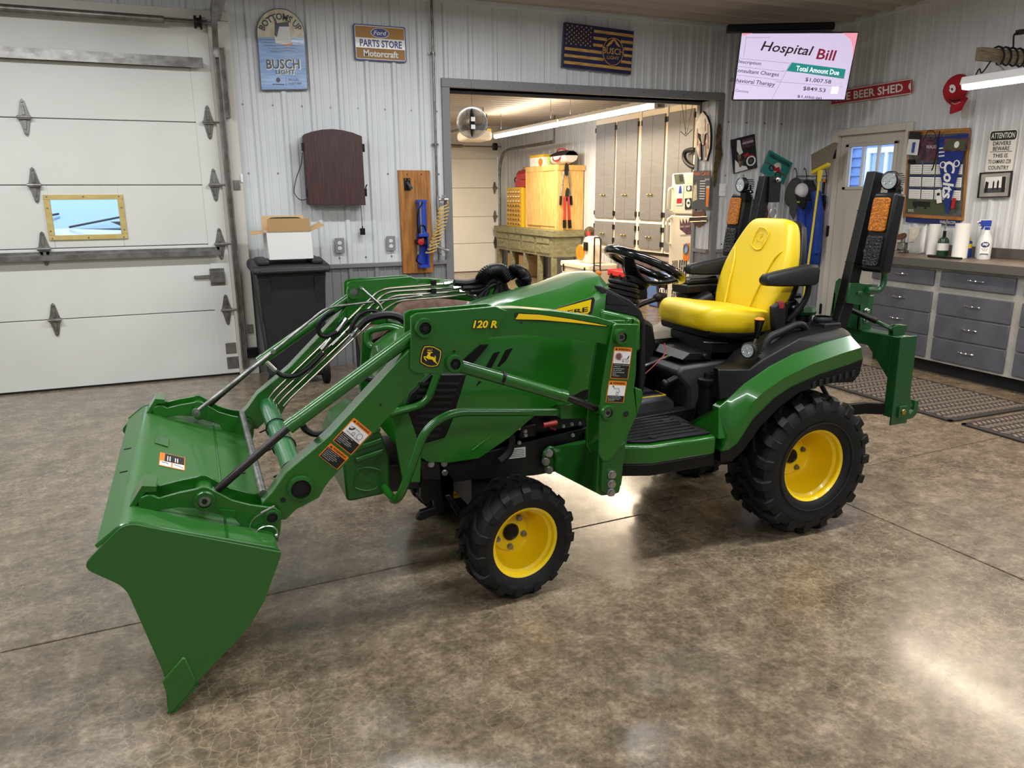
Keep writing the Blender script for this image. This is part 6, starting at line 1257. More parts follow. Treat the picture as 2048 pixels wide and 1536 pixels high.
m.tube(P, .008, 6); m.tube(spline([V((5.72, ya_-.03, za+.06)), V((5.71, ya_-.03, za+.14)), V((5.75, ya_-.03, za+.16))]), .007, 6); m.obox((5.77, ya_-.03, za+.165), (.03, 0, .004), (0, .015, 0), (0, 0, .018)); tag(m.build('cord_coil'), 'black power cord wound around the wooden beam', 'cord')
m = MB('steel'); c0, c1 = V((5.50, ya_-.04, za-.02)), V((xl, ye-.3, zl+.08))
for i in range(14):
    a, b = c0.lerp(c1, i/14), c0.lerp(c1, (i+1)/14); d_ = (b-a); s_ = V((0, 1, 0)) if i % 2 else V((1, 0, 0)); cc = (a+b)/2; m.tube([cc+d_*.62*math.cos(k*.7854)+s_*.008*math.sin(k*.7854) for k in range(8)], .002, 4, True)
m.build('chain', t); m = MB('hose'); m.tube(spline([V((5.49, ya_-.04, za-.05)), V((5.44, ya_-.02, za-.13)), V((5.43, ye-.1, zl+.12)), V((xl, ye-.08, zl+.07))]), .005, 6); m.build('cord', t)
# corkboard with calendar and pennant
f = frame_x((1819, 262), (1942, 255.5), (1809, 433.5), XS); t = root('corkboard', f.c, 'oak framed corkboard holding a wall calendar beside the walk door', 'board'); part(t, 'panel', 'cork', lambda m: f.rect(m, -.97, .97, -.97, .97, 0, .008))
def fn(m):
    for b in ((-1, 1, .93, 1), (-1, 1, -1, -.93), (-1, -.95, -.93, .93), (.95, 1, -.93, .93)): f.rect(m, *b, .002, .016)
part(t, 'frame', 'oak', fn, bevel=.002)
k = root('wall_calendar', f.p(0, -.1, .01), 'wall calendar sheet with month grid and truck pictures on the corkboard', 'calendar'); part(k, 'sheet', 'calphoto', lambda m: f.rect(m, -.94, .92, -.92, .90, .0095, .002))
part(k, 'banner', 'maroon', lambda m: f.rect(m, -.6, .4, .32, .84, .012, .001))
for r in range(3):
    for cidx in range(4):
        x0_, y1_ = -.86+cidx*.44, .26-r*.285
        def fn(m):
            f.rect(m, x0_, x0_+.40, y1_-.25, y1_, .012, .0006); m.use('navy'); f.rect(m, x0_, x0_+.40, y1_-.035, y1_, .0128, .0004); m.use('signgray')
            for i in range(4):
                for j in range(7): f.rect(m, x0_+.03+j*.05, x0_+.05+j*.05, y1_-.09-i*.045, y1_-.075-i*.045, .0128, .0003)
        part(k, 'month', 'paper', fn, smooth=0)
def fn(m):
    f.rect(m, -.9, .4, -.90, -.60, .012, .0006); m.use('ink'); f.rect(m, -.7, -.1, -.74, -.62, .013, .001); f.disc(m, -.6, -.76, .014, .014, .0142, .001, 12); f.disc(m, -.25, -.76, .014, .014, .0142, .001, 12); m.use('white'); f.text(m, '2025', -.75, -.84, .2, .06, .0135)
part(k, 'truck_print', 'army', fn); part(k, 'address_strip', 'navy', lambda m: (f.rect(m, -.94, .9, -1.12, -1.0, .006, .001), m.use('white'), f.text(m, 'WABASH.COM', .5, -1.06, .5, .07, .009)))
part(k, 'logo_text', 'white', lambda m: f.text(m, 'WALKING', -.1, .62, .5, .08, .0145))
k = root('pennant', f.p(.4, 0, .02), 'blue team pennant with white script letters pinned to the corkboard', 'pennant')
PT = [U(*q, X=XS-.03) for q in ((1871, 276), (1938, 267), (1894, 428))]
def fn(m): m.prism([PT[0], PT[1], PT[2]+V((0, -.006, 0)), PT[2]+V((0, .006, 0))], (-.003, 0, 0))
part(k, 'cloth', 'pennant', fn)
fp = Frame(PT[0], PT[1], PT[0]+(PT[2]-(PT[0]+PT[1])/2)); mid = (PT[0]+PT[1])/2; dn = (PT[2]-mid).normalized(); rr_ = (PT[1]-PT[0]).normalized(); L_ = (PT[2]-mid).length
nrm = V((-1, 0, 0))
def fn(m):
    m.text('Colts', mid+dn*L_*.56-V((.006, 0, 0)), dn, rr_, L_*.48, (PT[1]-PT[0]).length*.34, shear=.2, bold=.03)
    for i in range(3): q = mid-rr_*(.09)+dn*(.10+i*.035)-V((.006, 0, 0)); m.obox(q, rr_*.03, V((.001, 0, 0)), dn*.006)
    for s in (-1, 1): m.tube([mid+rr_*s*.07+dn*L_*.36-V((.007, 0, 0))+.028*(math.cos(a*.7854)*rr_+math.sin(a*.7854)*dn) for a in range(8)], .006, 5, True)
part(k, 'lettering', 'white', fn)
fq = frame_x((1890, 277), (1939, 275), (1885, 303), XS-.038); k = root('photo_card', fq.c, 'purple framed photo card pinned over the pennant top', 'photo'); part(k, 'mount', 'maroon', lambda m: fq.rect(m, -1, 1, -1, 1, 0, .002)); part(k, 'print', 'army', lambda m: (fq.rect(m, -.8, .8, -.75, .75, .0024, .001), m.use('white'), fq.disc(m, .1, 0, .025, .03, .0036, .001)))
fq = frame_x((1820, 263), (1842, 264), (1813, 309), XS-.03); k = root('sealant_pack', fq.c, 'blister pack holding a blue sealant tube on the corkboard edge', 'package'); part(k, 'card', 'white', lambda m: (fq.rect(m, -1, 1, -1, .35, 0, .003), m.use('ink'), fq.rect(m, -1, 1, .35, 1, 0, .003))); part(k, 'tube', 'blue', lambda m: m.cyl(fq.p(.25, -.8, .015), fq.p(.25, .1, .015), .012, n=10))
fq = frame_x((1871, 380), (1881, 378), (1874, 407), XS-.03); k = root('paper_tag', fq.c, 'small white printed tag pinned beside the pennant', 'tag'); part(k, 'card', 'paper', lambda m: (fq.rect(m, -1, 1, -1, 1, 0, .002), m.use('ink'), fq.rect(m, -.6, .6, .1, .5, .0024, .0005)))
fq = frame_x((1906, 396), (1912, 396), (1903, 417), XS-.03); m = MB('red'); fq.rrect(m, -1, 1, -1, 1, .006, 0, .01); tag(m.build('red_lighter'), 'small red lighter hanging low on the corkboard', 'lighter')
m = MB('hose'); m.tube(spline(UP([(1880, 262), (1876, 280), (1874, 300), (1870, 320), (1866, 335), (1863, 341)], X=XS-.045)), .006, 6); m.tube(spline(UP([(1850, 275), (1855, 263), (1866, 262), (1872, 272), (1866, 281), (1855, 281)], X=XS-.04)), .003, 5); tag(m.build('lanyard'), 'black cord lanyard hanging from the corkboard top', 'lanyard')
fq = frame_x((1817, 319), (1828, 319), (1817, 327), XS-.04); m = MB('black'); fq.rrect(m, -1, 1, -1, 1, .01, -.02, .03); tag(m.build('black_clip', bevel=.004), 'small black remote on the corkboard left edge', 'remote')
# attention sign, picture
f = frame_x((1982, 261.5), (2037.5, 258), (1970, 344), XS); t = root('attention_sign', f.c, 'white warning style sign about drivers above the framed photo', 'sign'); part(t, 'plate', 'signwhite', lambda m: f.rrect(m, -1, 1, -1, 1, .02, 0, .006))
def fn(m):
    f.rrect(m, -.95, .95, .52, .96, .02, .0064, .0005); f.line(m, [(-.8, -.03), (.8, -.03)], .002, .008)
    for s, y, w_ in (('DRIVERS', .37, 1.3), ('BEWARE', .12, 1.2), ('THIS IS', -.22, 1.1), ("'73 CAMARO Z28", -.5, 1.66), ('COUNTRY', -.8, 1.5)): f.text(m, s, 0, y, w_, .2, .0075, bold=.01)
    m.use('white'); f.text(m, 'ATTENTION', 0, .74, 1.7, .27, .0082, bold=.015)
part(t, 'lettering', 'ink', fn)
f = frame_x((1962, 345.5), (2026.5, 341.5), (1956.5, 396), XS-.008); t = root('framed_photo', f.c, 'black framed monochrome photo of two men below the warning sign', 'picture')
def fn(m):
    for b in ((-1, 1, .92, 1), (-1, 1, -1, -.92), (-1, -.94, -.92, .92), (.94, 1, -.92, .92)): f.rect(m, *b, 0, .02)
part(t, 'frame', 'ink', fn, bevel=.002); part(t, 'mat_board', 'cab_light', lambda m: f.rect(m, -.94, .94, -.92, .92, 0, .004))
part(t, 'print', 'white', lambda m: (f.rect(m, -.65, .65, -.62, .62, .0045, .0006), m.use('signgray'), f.rect(m, -.65, .65, -.62, -.25, .0053, .0004), m.use('ink'), f.poly(m, [(-.65, -.6), (-.45, -.6), (-.4, .2), (-.6, .3)], .0058, .0004), f.poly(m, [(.42, -.6), (.64, -.6), (.64, .6), (.4, .6)], .0058, .0004), f.poly(m, [(-.14, -.4), (-.04, -.4), (-.04, .2), (-.09, .34), (-.14, .2)], .0058, .0004), f.poly(m, [(.12, -.4), (.24, -.4), (.24, .22), (.18, .38), (.12, .2)], .0058, .0004)))
c = U(1829, 469, X=XS); t = root('outlet', c, 'cream outlet plate above the counter behind the loose paper sheet', 'outlet', 'counter outlet'); f = Frame(c+V((0, .05, .07)), c+V((0, -.05, .07)), c+V((0, .05, -.07))); part(t, 'cover_plate', 'cab_white', lambda m: f.rrect(m, -1, 1, -1, 1, .006, 0, .01))
for s in (-1, 1): part(t, 'socket', 'white', lambda m: f.disc(m, 0, s*.36, .018, .016, .0105, .002, 16))
# ---- counter with drawers
t = root('drawer_counter', (6.3, 4.0, 0), 'long counter cabinet with blue grey drawers and chrome pulls', 'cabinet'); XF = 6.0
m = MB('cab_light'); m.box(XF, RW-.03, 2.0, 5.42, .12, .94); m.use('matblack').box(XF+.08, RW-.03, 2.0, 5.40, 0, .12); m.build('carcass', t, smooth=0)
for i, y1_ in enumerate((5.42, 4.69, 3.95, 3.21)):
    y0_ = y1_-.665
    for z0_, z1_ in ((.785, .915), (.545, .73), (.345, .535), (.145, .335)):
        m = MB('drawer'); m.box(XF-.02, XF-.001, y0_, y1_, z0_, z1_); d_ = m.build('drawer', t, bevel=.005); m = MB('chrome'); c = V((XF-.022, (y0_+y1_)/2, (z0_+z1_)/2+.01)); m.tube([c+V((-.004, .065, 0)), c+V((-.024, .03, .004)), c+V((-.028, 0, 0)), c+V((-.024, -.03, .004)), c+V((-.004, -.065, 0))], lambda q: .004+.003*math.sin(q*3.14), 8)
        for s in (-1, 1): m.ball(c+V((-.002, s*.06, 0)), (.006, .014, .007), 8, 6)
        m.build('pull', d_)
t = root('worktop', (6.3, 4.0, .94), 'worn brown laminate worktop with a dark edge and low backsplash', 'worktop'); m = MB('counter'); m.box(XF-.05, RW-.045, 2.0, 5.46, .945, 1.012); m.build('top', t, bevel=.003); m = MB('counter_edge'); m.box(XF-.062, XF-.05, 2.0, 5.46, .94, 1.012); m.build('edge_strip', t, bevel=.004); m = MB('counter_edge'); m.box(RW-.045, RW-.022, 2.0, 5.1, 1.012, 1.10); m.build('backsplash', t, bevel=.003)
ZT = 1.013
def towel(name, px, x, r, h, lab, sheet=False):
    c = U(*px, X=x); c.z = ZT; t = root(name, c, lab, 'paper roll'); m = MB('paper'); m.lathe([(.02, 0), (r, 0), (r, h), (.02, h), (.02, 0)], c, (0, 0, 1), 32); m.build('roll', t)
    if sheet: m = MB('paper'); m.sheet([[c+V((-.05, .05-.0, z)) for z in (.02, h)], [c+V((-.03, .13, z)) for z in (.0, h*.72)], [c+V((-.01, .22, z)) for z in (.0, h*.25)], [c+V((0, .26, z)) for z in (.0, .01)]]); o = m.build('loose_sheet', t, smooth=180); q = o.modifiers.new('s', 'SOLIDIFY'); q.thickness = .002
towel('paper_roll', (1864, 503), 6.42, .05, .28, 'white shop paper roll trailing a loose sheet on the counter', True); towel('paper_towel', (1918, 513), 6.30, .062, .30, 'upright quilted paper towel roll between torch and spray bottles')
c = U(1884, 508, X=6.36); c.z = ZT; t = root('propane_torch', c, 'green propane cylinder with a chrome torch nozzle on the counter', 'torch'); m = MB('propane'); m.lathe([(0, 0), (.045, 0), (.048, .01), (.048, .13), (.04, .155), (.018, .17), (.0, .17)], c, (0, 0, 1), 24); m.build('cylinder', t); m = MB('white'); m.lathe([(.0484, .05), (.0486, .05), (.0486, .115), (.0484, .115)], c, (0, 0, 1), 24); m.build('label_band', t); m = MB('black'); m.cyl(c+V((0, 0, .17)), c+V((0, 0, .225)), .014, n=14); m.build('valve', t); m = MB('chrome'); m.tube([c+V((0, 0, .22)), c+V((0, 0, .27)), c+V((-.005, -.012, .33))], .007, 8); m.build('nozzle', t)
c = U(1935, 506, X=6.42); c.z = ZT; m = MB('blue'); m.lathe([(0, 0), (.028, 0), (.028, .13), (.02, .145), (0, .145)], c, (0, 0, 1), 18); m.use('yellow').lathe([(.0284, .08), (.0284, .12)], c, (0, 0, 1), 18); m.cyl(c+V((0, 0, .145)), c+V((0, 0, .17)), .012, n=12); tag(m.build('spray_can'), 'small blue and yellow spray can behind the paper towel', 'can')
def bottle(px, x, lab, label):
    c = U(*px, X=x); c.z = ZT; t = root('spray_bottle', c, lab, 'spray bottle', 'spray bottles on the counter'); m = MB('bottle'); m.lathe([(0, 0), (.048, 0), (.052, .008), (.052, .145), (.046, .18), (.026, .225), (.019, .25), (0, .25)], c, (0, 0, 1), 24); m.build('bottle', t)
    m = MB('blue' if label else 'white'); m.cyl(c+V((0, 0, .25)), c+V((0, 0, .275)), .021, n=16); m.obox(c+V((-.012, .01, .305)), (.032, -.02, 0), (.010, .016, 0), (0, 0, .026)); m.obox(c+V((-.03, .02, .275)), (.006, -.004, .0), (.006, .01, 0), (.008, -.004, .02)); m.cyl(c+V((-.04, .026, .31)), c+V((-.062, .04, .31)), .009, n=10); m.build('trigger', t, bevel=.005)
    if label:
        n = V((-.8, -.6, 0)); r = V((.6, -.8, 0)); fl = Frame(c+n*.0535-r*.034+V((0, 0, .155)), c+n*.0535+r*.034+V((0, 0, .155)), c+n*.0535-r*.034+V((0, 0, .045))); m = MB('white'); fl.rect(m, -1, 1, -1, 1, -.002, .0025); m.use('navy'); fl.disc(m, 0, .5, .032, .024, .0008, .0005, 20); fl.rect(m, -.9, .9, -.98, -.86, .0008, .0004); m.use('white'); fl.text(m, 'zep', 0, .5, 1.3, .5, .0018, bold=.03, shear=.15); m.use('navy'); fl.text(m, 'PROFESSIONAL', 0, -.15, 1.5, .12, .0014); fl.text(m, 'SPRAYER', 0, -.38, 1.1, .12, .0014); m.build('label', t)
bottle((1967, 513), 6.33, 'white spray bottle with a blue trigger and printed label on the counter', True); bottle((1964, 500), 6.46, 'plain white spray bottle standing behind the labelled one', False)
a, b = U(1857, 508, X=6.13), U(1922, 517, X=6.10); a.z = b.z = ZT+.012; m = MB('ink'); d_ = (b-a); m.cyl(a, a+d_*.55, .012, n=10); m.use('black').obox(a+d_*.75, d_*.25, d_.cross(V((0, 0, 1))).normalized()*.018, V((0, 0, .008))); tag(m.build('utility_knife', bevel=.002), 'black utility knife lying on the counter edge', 'knife')
c = U(1803, 505, X=6.38); c.z = ZT; t = root('bench_vise', c, 'small grey bench vise at the left end of the counter', 'vise'); m = MB('zinc'); m.box(c.x-.05, c.x+.05, c.y-.05, c.y+.05, ZT, ZT+.025); m.box(c.x-.03, c.x+.03, c.y-.04, c.y+.04, ZT+.025, ZT+.10); m.build('base', t, bevel=.006); m = MB('leather'); m.cyl((c.x-.08, c.y-.02, ZT+.15), (c.x+.03, c.y+.02, ZT+.16), .028, n=16); m.use('zinc').cyl((c.x, c.y, ZT+.09), (c.x, c.y, ZT+.14), .02, n=12); m.build('jaw', t)
# floor mats with raised chevron bars
def floor_mat(x0, x1, y0, y1, lab):
    t = root('floor_mat', ((x0+x1)/2, (y0+y1)/2, 0), lab, 'mat', 'rubber mats before the counter'); m = MB('mat_dark'); m.box(x0, x1, y0, y1, .001, .010); m.build('base', t, bevel=.003); m = MB('mat_rubber'); r_ = 0; y = y0+.05
    while y < y1-.06:
        x = x0+.04; s = 1 if r_ % 2 else -1
        while x < x1-.05: m.obox((x+.02, y+.025, .0135), (.018, s*.022, 0), (.009, -s*.0075, 0), (0, 0, .0045)); x += .046
        y += .072; r_ += 1
    o = m.build('tread_bar', t, smooth=0); o['kind'] = 'stuff'
    m = MB('mat_dark')
    for b in ((x0, x1, y0, y0+.03), (x0, x1, y1-.03, y1), (x0, x0+.03, y0, y1), (x1-.03, x1, y0, y1)): m.box(b[0], b[1], b[2], b[3], .009, .013)
    m.build('border', t)
floor_mat(4.83, 5.74, 3.56, 5.42, 'brown rubber mat between the tractor hitch and the drawers'); floor_mat(4.84, 5.74, 1.7, 3.49, 'brown rubber mat beyond the long one, nearer the camera along the drawers')
# ================================================================ BACK ROOM
d3 = struct(root('door_3', (4.6, BB, 0)))
for a, b in ((.01, .6), (.6, 1.15), (1.15, 1.735), (1.735, 2.32)): m = MB('door_panel'); m.box(3.2, 6.1, BB-.02, BB+.02, a+.003, b-.003); m.build('panel', d3, bevel=.004)
m = MB('door_panel'); m.box(1.3, 6.11, BB+.021, BB+.03, 0, 2.4); m.build('light_backing', d3, smooth=0)  # unseen backing, added so the panel seams let no daylight through
m = MB('galv'); m.cyl((3.2, BB-.1, 2.56), (6.15, BB-.1, 2.56), .014, n=10); m.cyl((4.2, BB-.1, 2.56), (5.3, BB-.1, 2.56), .03, n=14); m.build('torsion_spring', d3); m = MB('frame_black'); m.cyl((5.98, BB-.1, 2.56), (6.05, BB-.1, 2.56), .075, n=18); m.build('cable_drum', d3)
m = MB('galv'); m.tube(spline([V((6.12, BB-.06, .05)), V((6.12, BB-.06, 1.5)), V((6.12, BB-.07, 2.0)), V((6.12, BB-.2, 2.33)), V((6.12, BB-.5, 2.47)), V((6.15, BB-1.2, 2.49)), V((6.2, 12.9, 2.51))]), .03, 6); m.build('track', d3)
m = MB('galv'); m.obox((6.22, 12.93, 2.72), (.012, 0, 0), (0, .012, 0), (0, 0, .24)); m.build('track_hanger', d3)
for z in (1.15, 1.735, .6): m = MB('galv'); m.prism([V((6.02+a, BB-.03, z+b)) for a, b in ((-.04, 0), (-.012, .12), (.012, .12), (.04, 0), (.012, -.12), (-.012, -.12))], (0, -.012, 0)); m.box(5.98, 6.08, BB-.06, BB-.03, z-.02, z+.02); m.build('hinge', d3)
t = root('door_opener', (4.45, 12.3, 2.5), 'beige garage door opener hanging under the back room ceiling', 'opener'); m = MB('cab_white'); m.box(4.22, 4.68, 12.0, 12.5, 2.44, 2.60); m.build('cover', t, bevel=.06, seg=3); m = MB('plastic'); m.box(4.3, 4.6, 12.05, 12.45, 2.60, 2.70); m.build('motor', t, bevel=.02); m = MB('galv'); m.box(4.43, 4.47, 12.5, BB-.1, 2.66, 2.70); m.build('rail', t)
for xx in (4.3, 4.58): m = MB('galv'); m.box(xx, xx+.02, 12.2, 12.22, 2.68, BCZ-.02); m.build('hanger', t)
for y0_, y1_, mt, lab in ((8.0, 10.55, 'tubewarm', 'near warm tube light along the back room ceiling'), (10.6, 13.2, 'tubecool', 'far cool white tube light along the back room ceiling')):
    t = root('tube_light', (5.18, (y0_+y1_)/2, 2.6), lab, 'light', 'back room tube lights'); m = MB('white'); m.box(5.14, 5.22, y0_, y1_, 2.62, 2.66); m.build('housing', t); m = MB(mt); m.cyl((5.18, y0_+.03, 2.595), (5.18, y1_-.03, 2.595), .036, n=14); m.build('tube', t); m = MB('galv')
    for yy in (y0_+.3, y1_-.3): m.cyl((5.18, yy, 2.66), (5.18, yy, BCZ-.01), .004, n=6)
    m.build('hanger', t)
m = MB('galv'); m.box(5.13, 5.23, 7.92, 8.0, 2.55, 2.68); tag(m.build('end_bracket', bevel=.006), 'small metal end bracket at the near end of the warm tube', 'bracket')
m = MB('hose'); m.tube(spline([V((4.95, 13.0, BCZ-.03)), V((4.93, 13.0, 2.82)), V((4.75, 13.0, 2.76)), V((4.72, 13.0, 2.68)), V((4.9, 13.0, 2.64))]), .008, 6); m.use('bin_yellow').obox((4.95, 13.0, 2.66), (.07, 0, 0), (0, .04, 0), (0, 0, .045)); tag(m.build('drop_outlet'), 'yellow outlet box on a black cord near the far tube', 'outlet')
# workbench
XB = 5.98; t = root('workbench', (6.28, 13.8, 0), 'old sage green workbench with small drawers in the back room', 'workbench'); m = MB('sage'); m.box(XB-.04, RW-.02, 12.38, 15.26, .85, .965); m.build('top', t, bevel=.006); m = MB('sage'); m.box(XB, XB+.02, 12.45, 15.2, .49, .85); m.box(XB+.02, RW-.06, 12.44, 12.449, .49, .84); m.build('apron', t)
for yy in (12.452, 13.05, 13.72, 14.4, 15.11):
    m = MB('sage'); m.box(XB+.001, XB+.085, yy, yy+.085, 0, .85); m.build('leg', t, bevel=.004)
for yy in (12.45, 15.1): m = MB('sage'); m.box(RW-.16, RW-.07, yy, yy+.085, 0, .85); m.build('leg', t, bevel=.004)
for i in range(4):
    y0_ = 12.60+i*.66
    for z0_, z1_ in ((.72, .825), (.545, .695)): m = MB('sage'); m.box(XB-.018, XB, y0_, y0_+.56, z0_, z1_); d_ = m.build('drawer', t, bevel=.004); m = MB('ink'); m.cyl((XB-.02, y0_+.28, (z0_+z1_)/2+.02), (XB-.0185, y0_+.28, (z0_+z1_)/2+.02), .012, n=10); m.build('finger_hole', d_)
for yy, lab in ((14.75, 'brown carton under the workbench left end'), (14.15, 'brown carton under the workbench beside another')):
    m = MB('card'); m.box(6.1, 6.45, yy-.2, yy+.15, 0, .42); t2 = tag(m.build('carton', bevel=.004), lab, 'box', 'cartons under the workbench')
# yellow drawer cabinets, toolbox, can
t = root('parts_cabinet', (6.2, 14.35, .97), 'yellow small parts cabinet with rows of drawers on the workbench', 'cabinet'); m = MB('bin_yellow'); m.box(6.02, 6.40, 13.95, 14.72, .967, 1.73); m.build('case', t, bevel=.006)
for r in range(8):
    for c_ in range(5):
        y = 14.00+c_*.135; z = 1.01+r*.088; m = MB('bin_amber'); m.box(6.0, 6.02, y, y+.118, z, z+.07); d_ = m.build('drawer', t, bevel=.004)
        m = MB('white' if r > 4 else 'brown'); m.box(5.992, 6.0, y+.035, y+.085, z+.01, z+.03); m.build('label', d_)
t = root('tool_box', (6.2, 14.1, 1.735), 'red metal tool box on top of the yellow parts cabinet', 'tool box'); m = MB('toolred'); m.box(6.05, 6.32, 13.9, 14.35, 1.735, 1.87); m.build('tray', t, bevel=.008); m = MB('toolred'); m.prism([V((x_, 13.9, z)) for x_, z in ((6.06, 1.88), (6.06, 1.98), (6.12, 2.05), (6.25, 2.05), (6.31, 1.98), (6.31, 1.88))], (0, .43, 0)); m.tube(fillet([V((6.185, 13.98, 2.05)), V((6.185, 13.98, 2.11)), V((6.185, 14.26, 2.11)), V((6.185, 14.26, 2.05))], .03), .008, 6); m.build('lid', t, bevel=.008)
t = root('army_can', (6.35, 14.5, 1.735), 'olive green canister with a strap behind the red tool box', 'canister'); m = MB('army'); m.cyl((6.42, 14.55, 1.735), (6.42, 14.55, 2.08), .13, n=24); m.build('can', t); m = MB('hose'); m.tube(spline([V((6.3, 14.6, 2.0)), V((6.2, 14.72, 1.9)), V((6.25, 14.7, 1.76)), V((6.3, 14.6, 1.75))]), .012, 6); m.build('strap', t)
# plywood cabinet and tools on its side
t = root('plywood_cabinet', (6.3, 13.1, .967), 'pine plywood cabinet with sliding doors standing on the workbench', 'cabinet'); m = MB('pine'); m.box(6.07, 6.56, 12.42, 13.82, .967, 2.08); m.build('case', t, bevel=.004)
for y0_, y1_ in ((12.50, 13.16), (13.12, 13.76)): m = MB('pine'); m.box(6.055 if y0_ < 13 else 6.045, 6.07, y0_, y1_, 1.03, 2.0); m.build('sliding_door', t, bevel=.003)
m = MB('pine'); m.box(6.04, 6.07, 12.42, 13.82, 2.0, 2.10); m.box(6.04, 6.07, 12.42, 12.52, .967, 2.0); m.box(6.04, 6.07, 13.76, 13.82, .967, 2.0); m.box(6.04, 6.58, 12.40, 12.42, 2.0, 2.09); m.build('face_frame', t, bevel=.004)
YT = 12.395
def bypass(name, lab, tip, jl, jr, hl, hr, gl, gr, mh, mg, r):
    t = root(name, U(*tip, Y=YT), lab, 'cutters'); m = MB('frame_black'); m.prism(UP([tip, (tip[0]+4, tip[1]+4), jr, (jr[0]-3, jr[1]+8), (jl[0]+3, jl[1]+8), jl, (tip[0]-3, tip[1]+6)], Y=YT), (0, -.02, 0)); m.build('jaw', t, bevel=.003)
    for h0, h1, g1 in ((jl, hl, gl), (jr, hr, gr)):
        m = MB(mh); m.cyl(U(*h0, Y=YT-.01), U(*h1, Y=YT-.01), r, n=10); o = m.build('handle', t); m = MB(mg); m.cyl(U(*h1, Y=YT-.01), U(*g1, Y=YT-.01), r*1.4, n=10); m.build('grip', o)
bypass('lopping_shears', 'long grey loppers hanging on the pine cabinet side', (1132, 325), (1128, 343), (1137, 343), (1122, 392), (1142, 392), (1121, 410), (1143, 410), 'zinc', 'black', .016)
bypass('bolt_cutters', 'red handled bolt cutters hanging below the loppers', (1134, 375), (1130, 393), (1137, 393), (1129, 440), (1139, 440), (1129, 456), (1140, 456), 'toolred', 'black', .022)
t = root('carrot_box', (6.3, 13.3, 2.1), 'small white and yellow box with a carrot picture on the cabinet', 'box'); m = MB('white'); m.box(6.1, 6.4, 13.12, 13.74, 2.105, 2.30); m.use('bin_yellow').box(6.098, 6.402, 13.118, 13.742, 2.26, 2.305); m.build('carton', t); m = MB('orange'); m.prism([V((6.097, 13.25+.09*math.cos(a*.5236), 2.17+.07*math.sin(a*.5236))) for a in range(12)], (-.003, 0, 0)); m.build('print', t)
t = root('canopy_bag', (6.3, 12.8, 2.1), 'white and black carry bag with red handles on the cabinet', 'bag'); secs_ = []
for i in range(7): q = i/6; r = .10+.02*math.sin(q*3.14); secs_.append([V((6.3+r*1.3*math.cos(k*.6283), 12.42+q*.66-.02, 2.215+r*math.sin(k*.6283)+.02*(1-q))) for k in range(10)])
m = MB('bagcloth'); m.loft(secs_); m.build('body', t, smooth=60, bevel=.01); m = MB('ink'); m.loft([[V((v.x, v.y, max(v.z, 2.25)+.004)) for v in s] for s in secs_]); m.build('top_flap', t); m = MB('red'); m.tube(spline([V((6.17, 12.52, 2.25)), V((6.14, 12.6, 2.18)), V((6.14, 12.78, 2.18)), V((6.17, 12.88, 2.26))]), .012, 6); m.tube(spline([V((6.28, 12.5, 2.33)), V((6.25, 12.62, 2.37)), V((6.25, 12.82, 2.37)), V((6.28, 12.95, 2.33))]), .012, 6); m.build('handle', t); m = MB('lime'); m.box(6.155, 6.162, 12.98, 13.06, 2.13, 2.26); m.build('panel', t)
m = MB('orange'); m.lathe([(0, 0), (.13, 0), (.12, .06), (.05, .09), (0, .09)], (RW-.03, 11.6, 1.98), (-1, 0, 0), 20); tag(m.build('orange_reel'), 'orange cord reel on the wall left of the tall cabinets', 'reel')
m = MB('black'); m.ring((RW-.03, 11.6, 1.42), (-1, 0, 0), .1, .06, .04, 18); tag(m.build('black_ring'), 'small black hoop on the wall left of the tall cabinets', 'hoop')
# tall cabinets: one unit per bay
XC = 6.22
bays = []
for i in range(4):
    y1_, y0_ = ((11.37, 10.73), (10.71, 10.07), (9.99, 9.37), (9.33, 8.70))[i]; t = root('tall_cabinet', (6.3, (y0_+y1_)/2, .8), ('first', 'second', 'third', 'fourth')[i]+' tall grey door cabinet counted from the workbench', 'cabinet', 'tall grey cabinets')
    m = MB('cab_white'); m.box(XC, RW-.03, y0_-(.06 if i in (1, 2) else .02), y1_, .76, 2.74); m.build('carcass', t, smooth=0)
    for z0_, z1_ in ((1.215, 2.66), (.80, 1.165)):
        for a, b, kn in ((y0_+.01, (y0_+y1_)/2-.002, -1), ((y0_+y1_)/2+.002, y1_-.03, 1)):
            m = MB('cab_gray'); m.box(XC-.02, XC, a, b, z0_, z1_); d_ = m.build('door', t, bevel=.003); zk = z0_+(.36 if z1_ > 2 else .17); yk = (b-.04) if kn < 0 else (a+.04)
            m = MB('brass'); m.ball((XC-.04, yk, zk), .018, 10, 8); m.cyl((XC-.02, yk, zk), (XC-.035, yk, zk), .008, n=8); m.build('knob', d_)
            for zz in (z0_+.08, z1_-.08): m = MB('black'); yh = a-.008 if kn < 0 else b+.008; m.box(XC-.026, XC-.002, yh-.012, yh+.012, zz-.035, zz+.035); m.build('hinge', d_)
m = MB('cab_white'); m.box(6.3, RW-.03, 8.4, 11.4, .64, .70); tag(m.build('shelf_board', smooth=0), 'narrow cream shelf board under the tall grey cabinets', 'shelf')
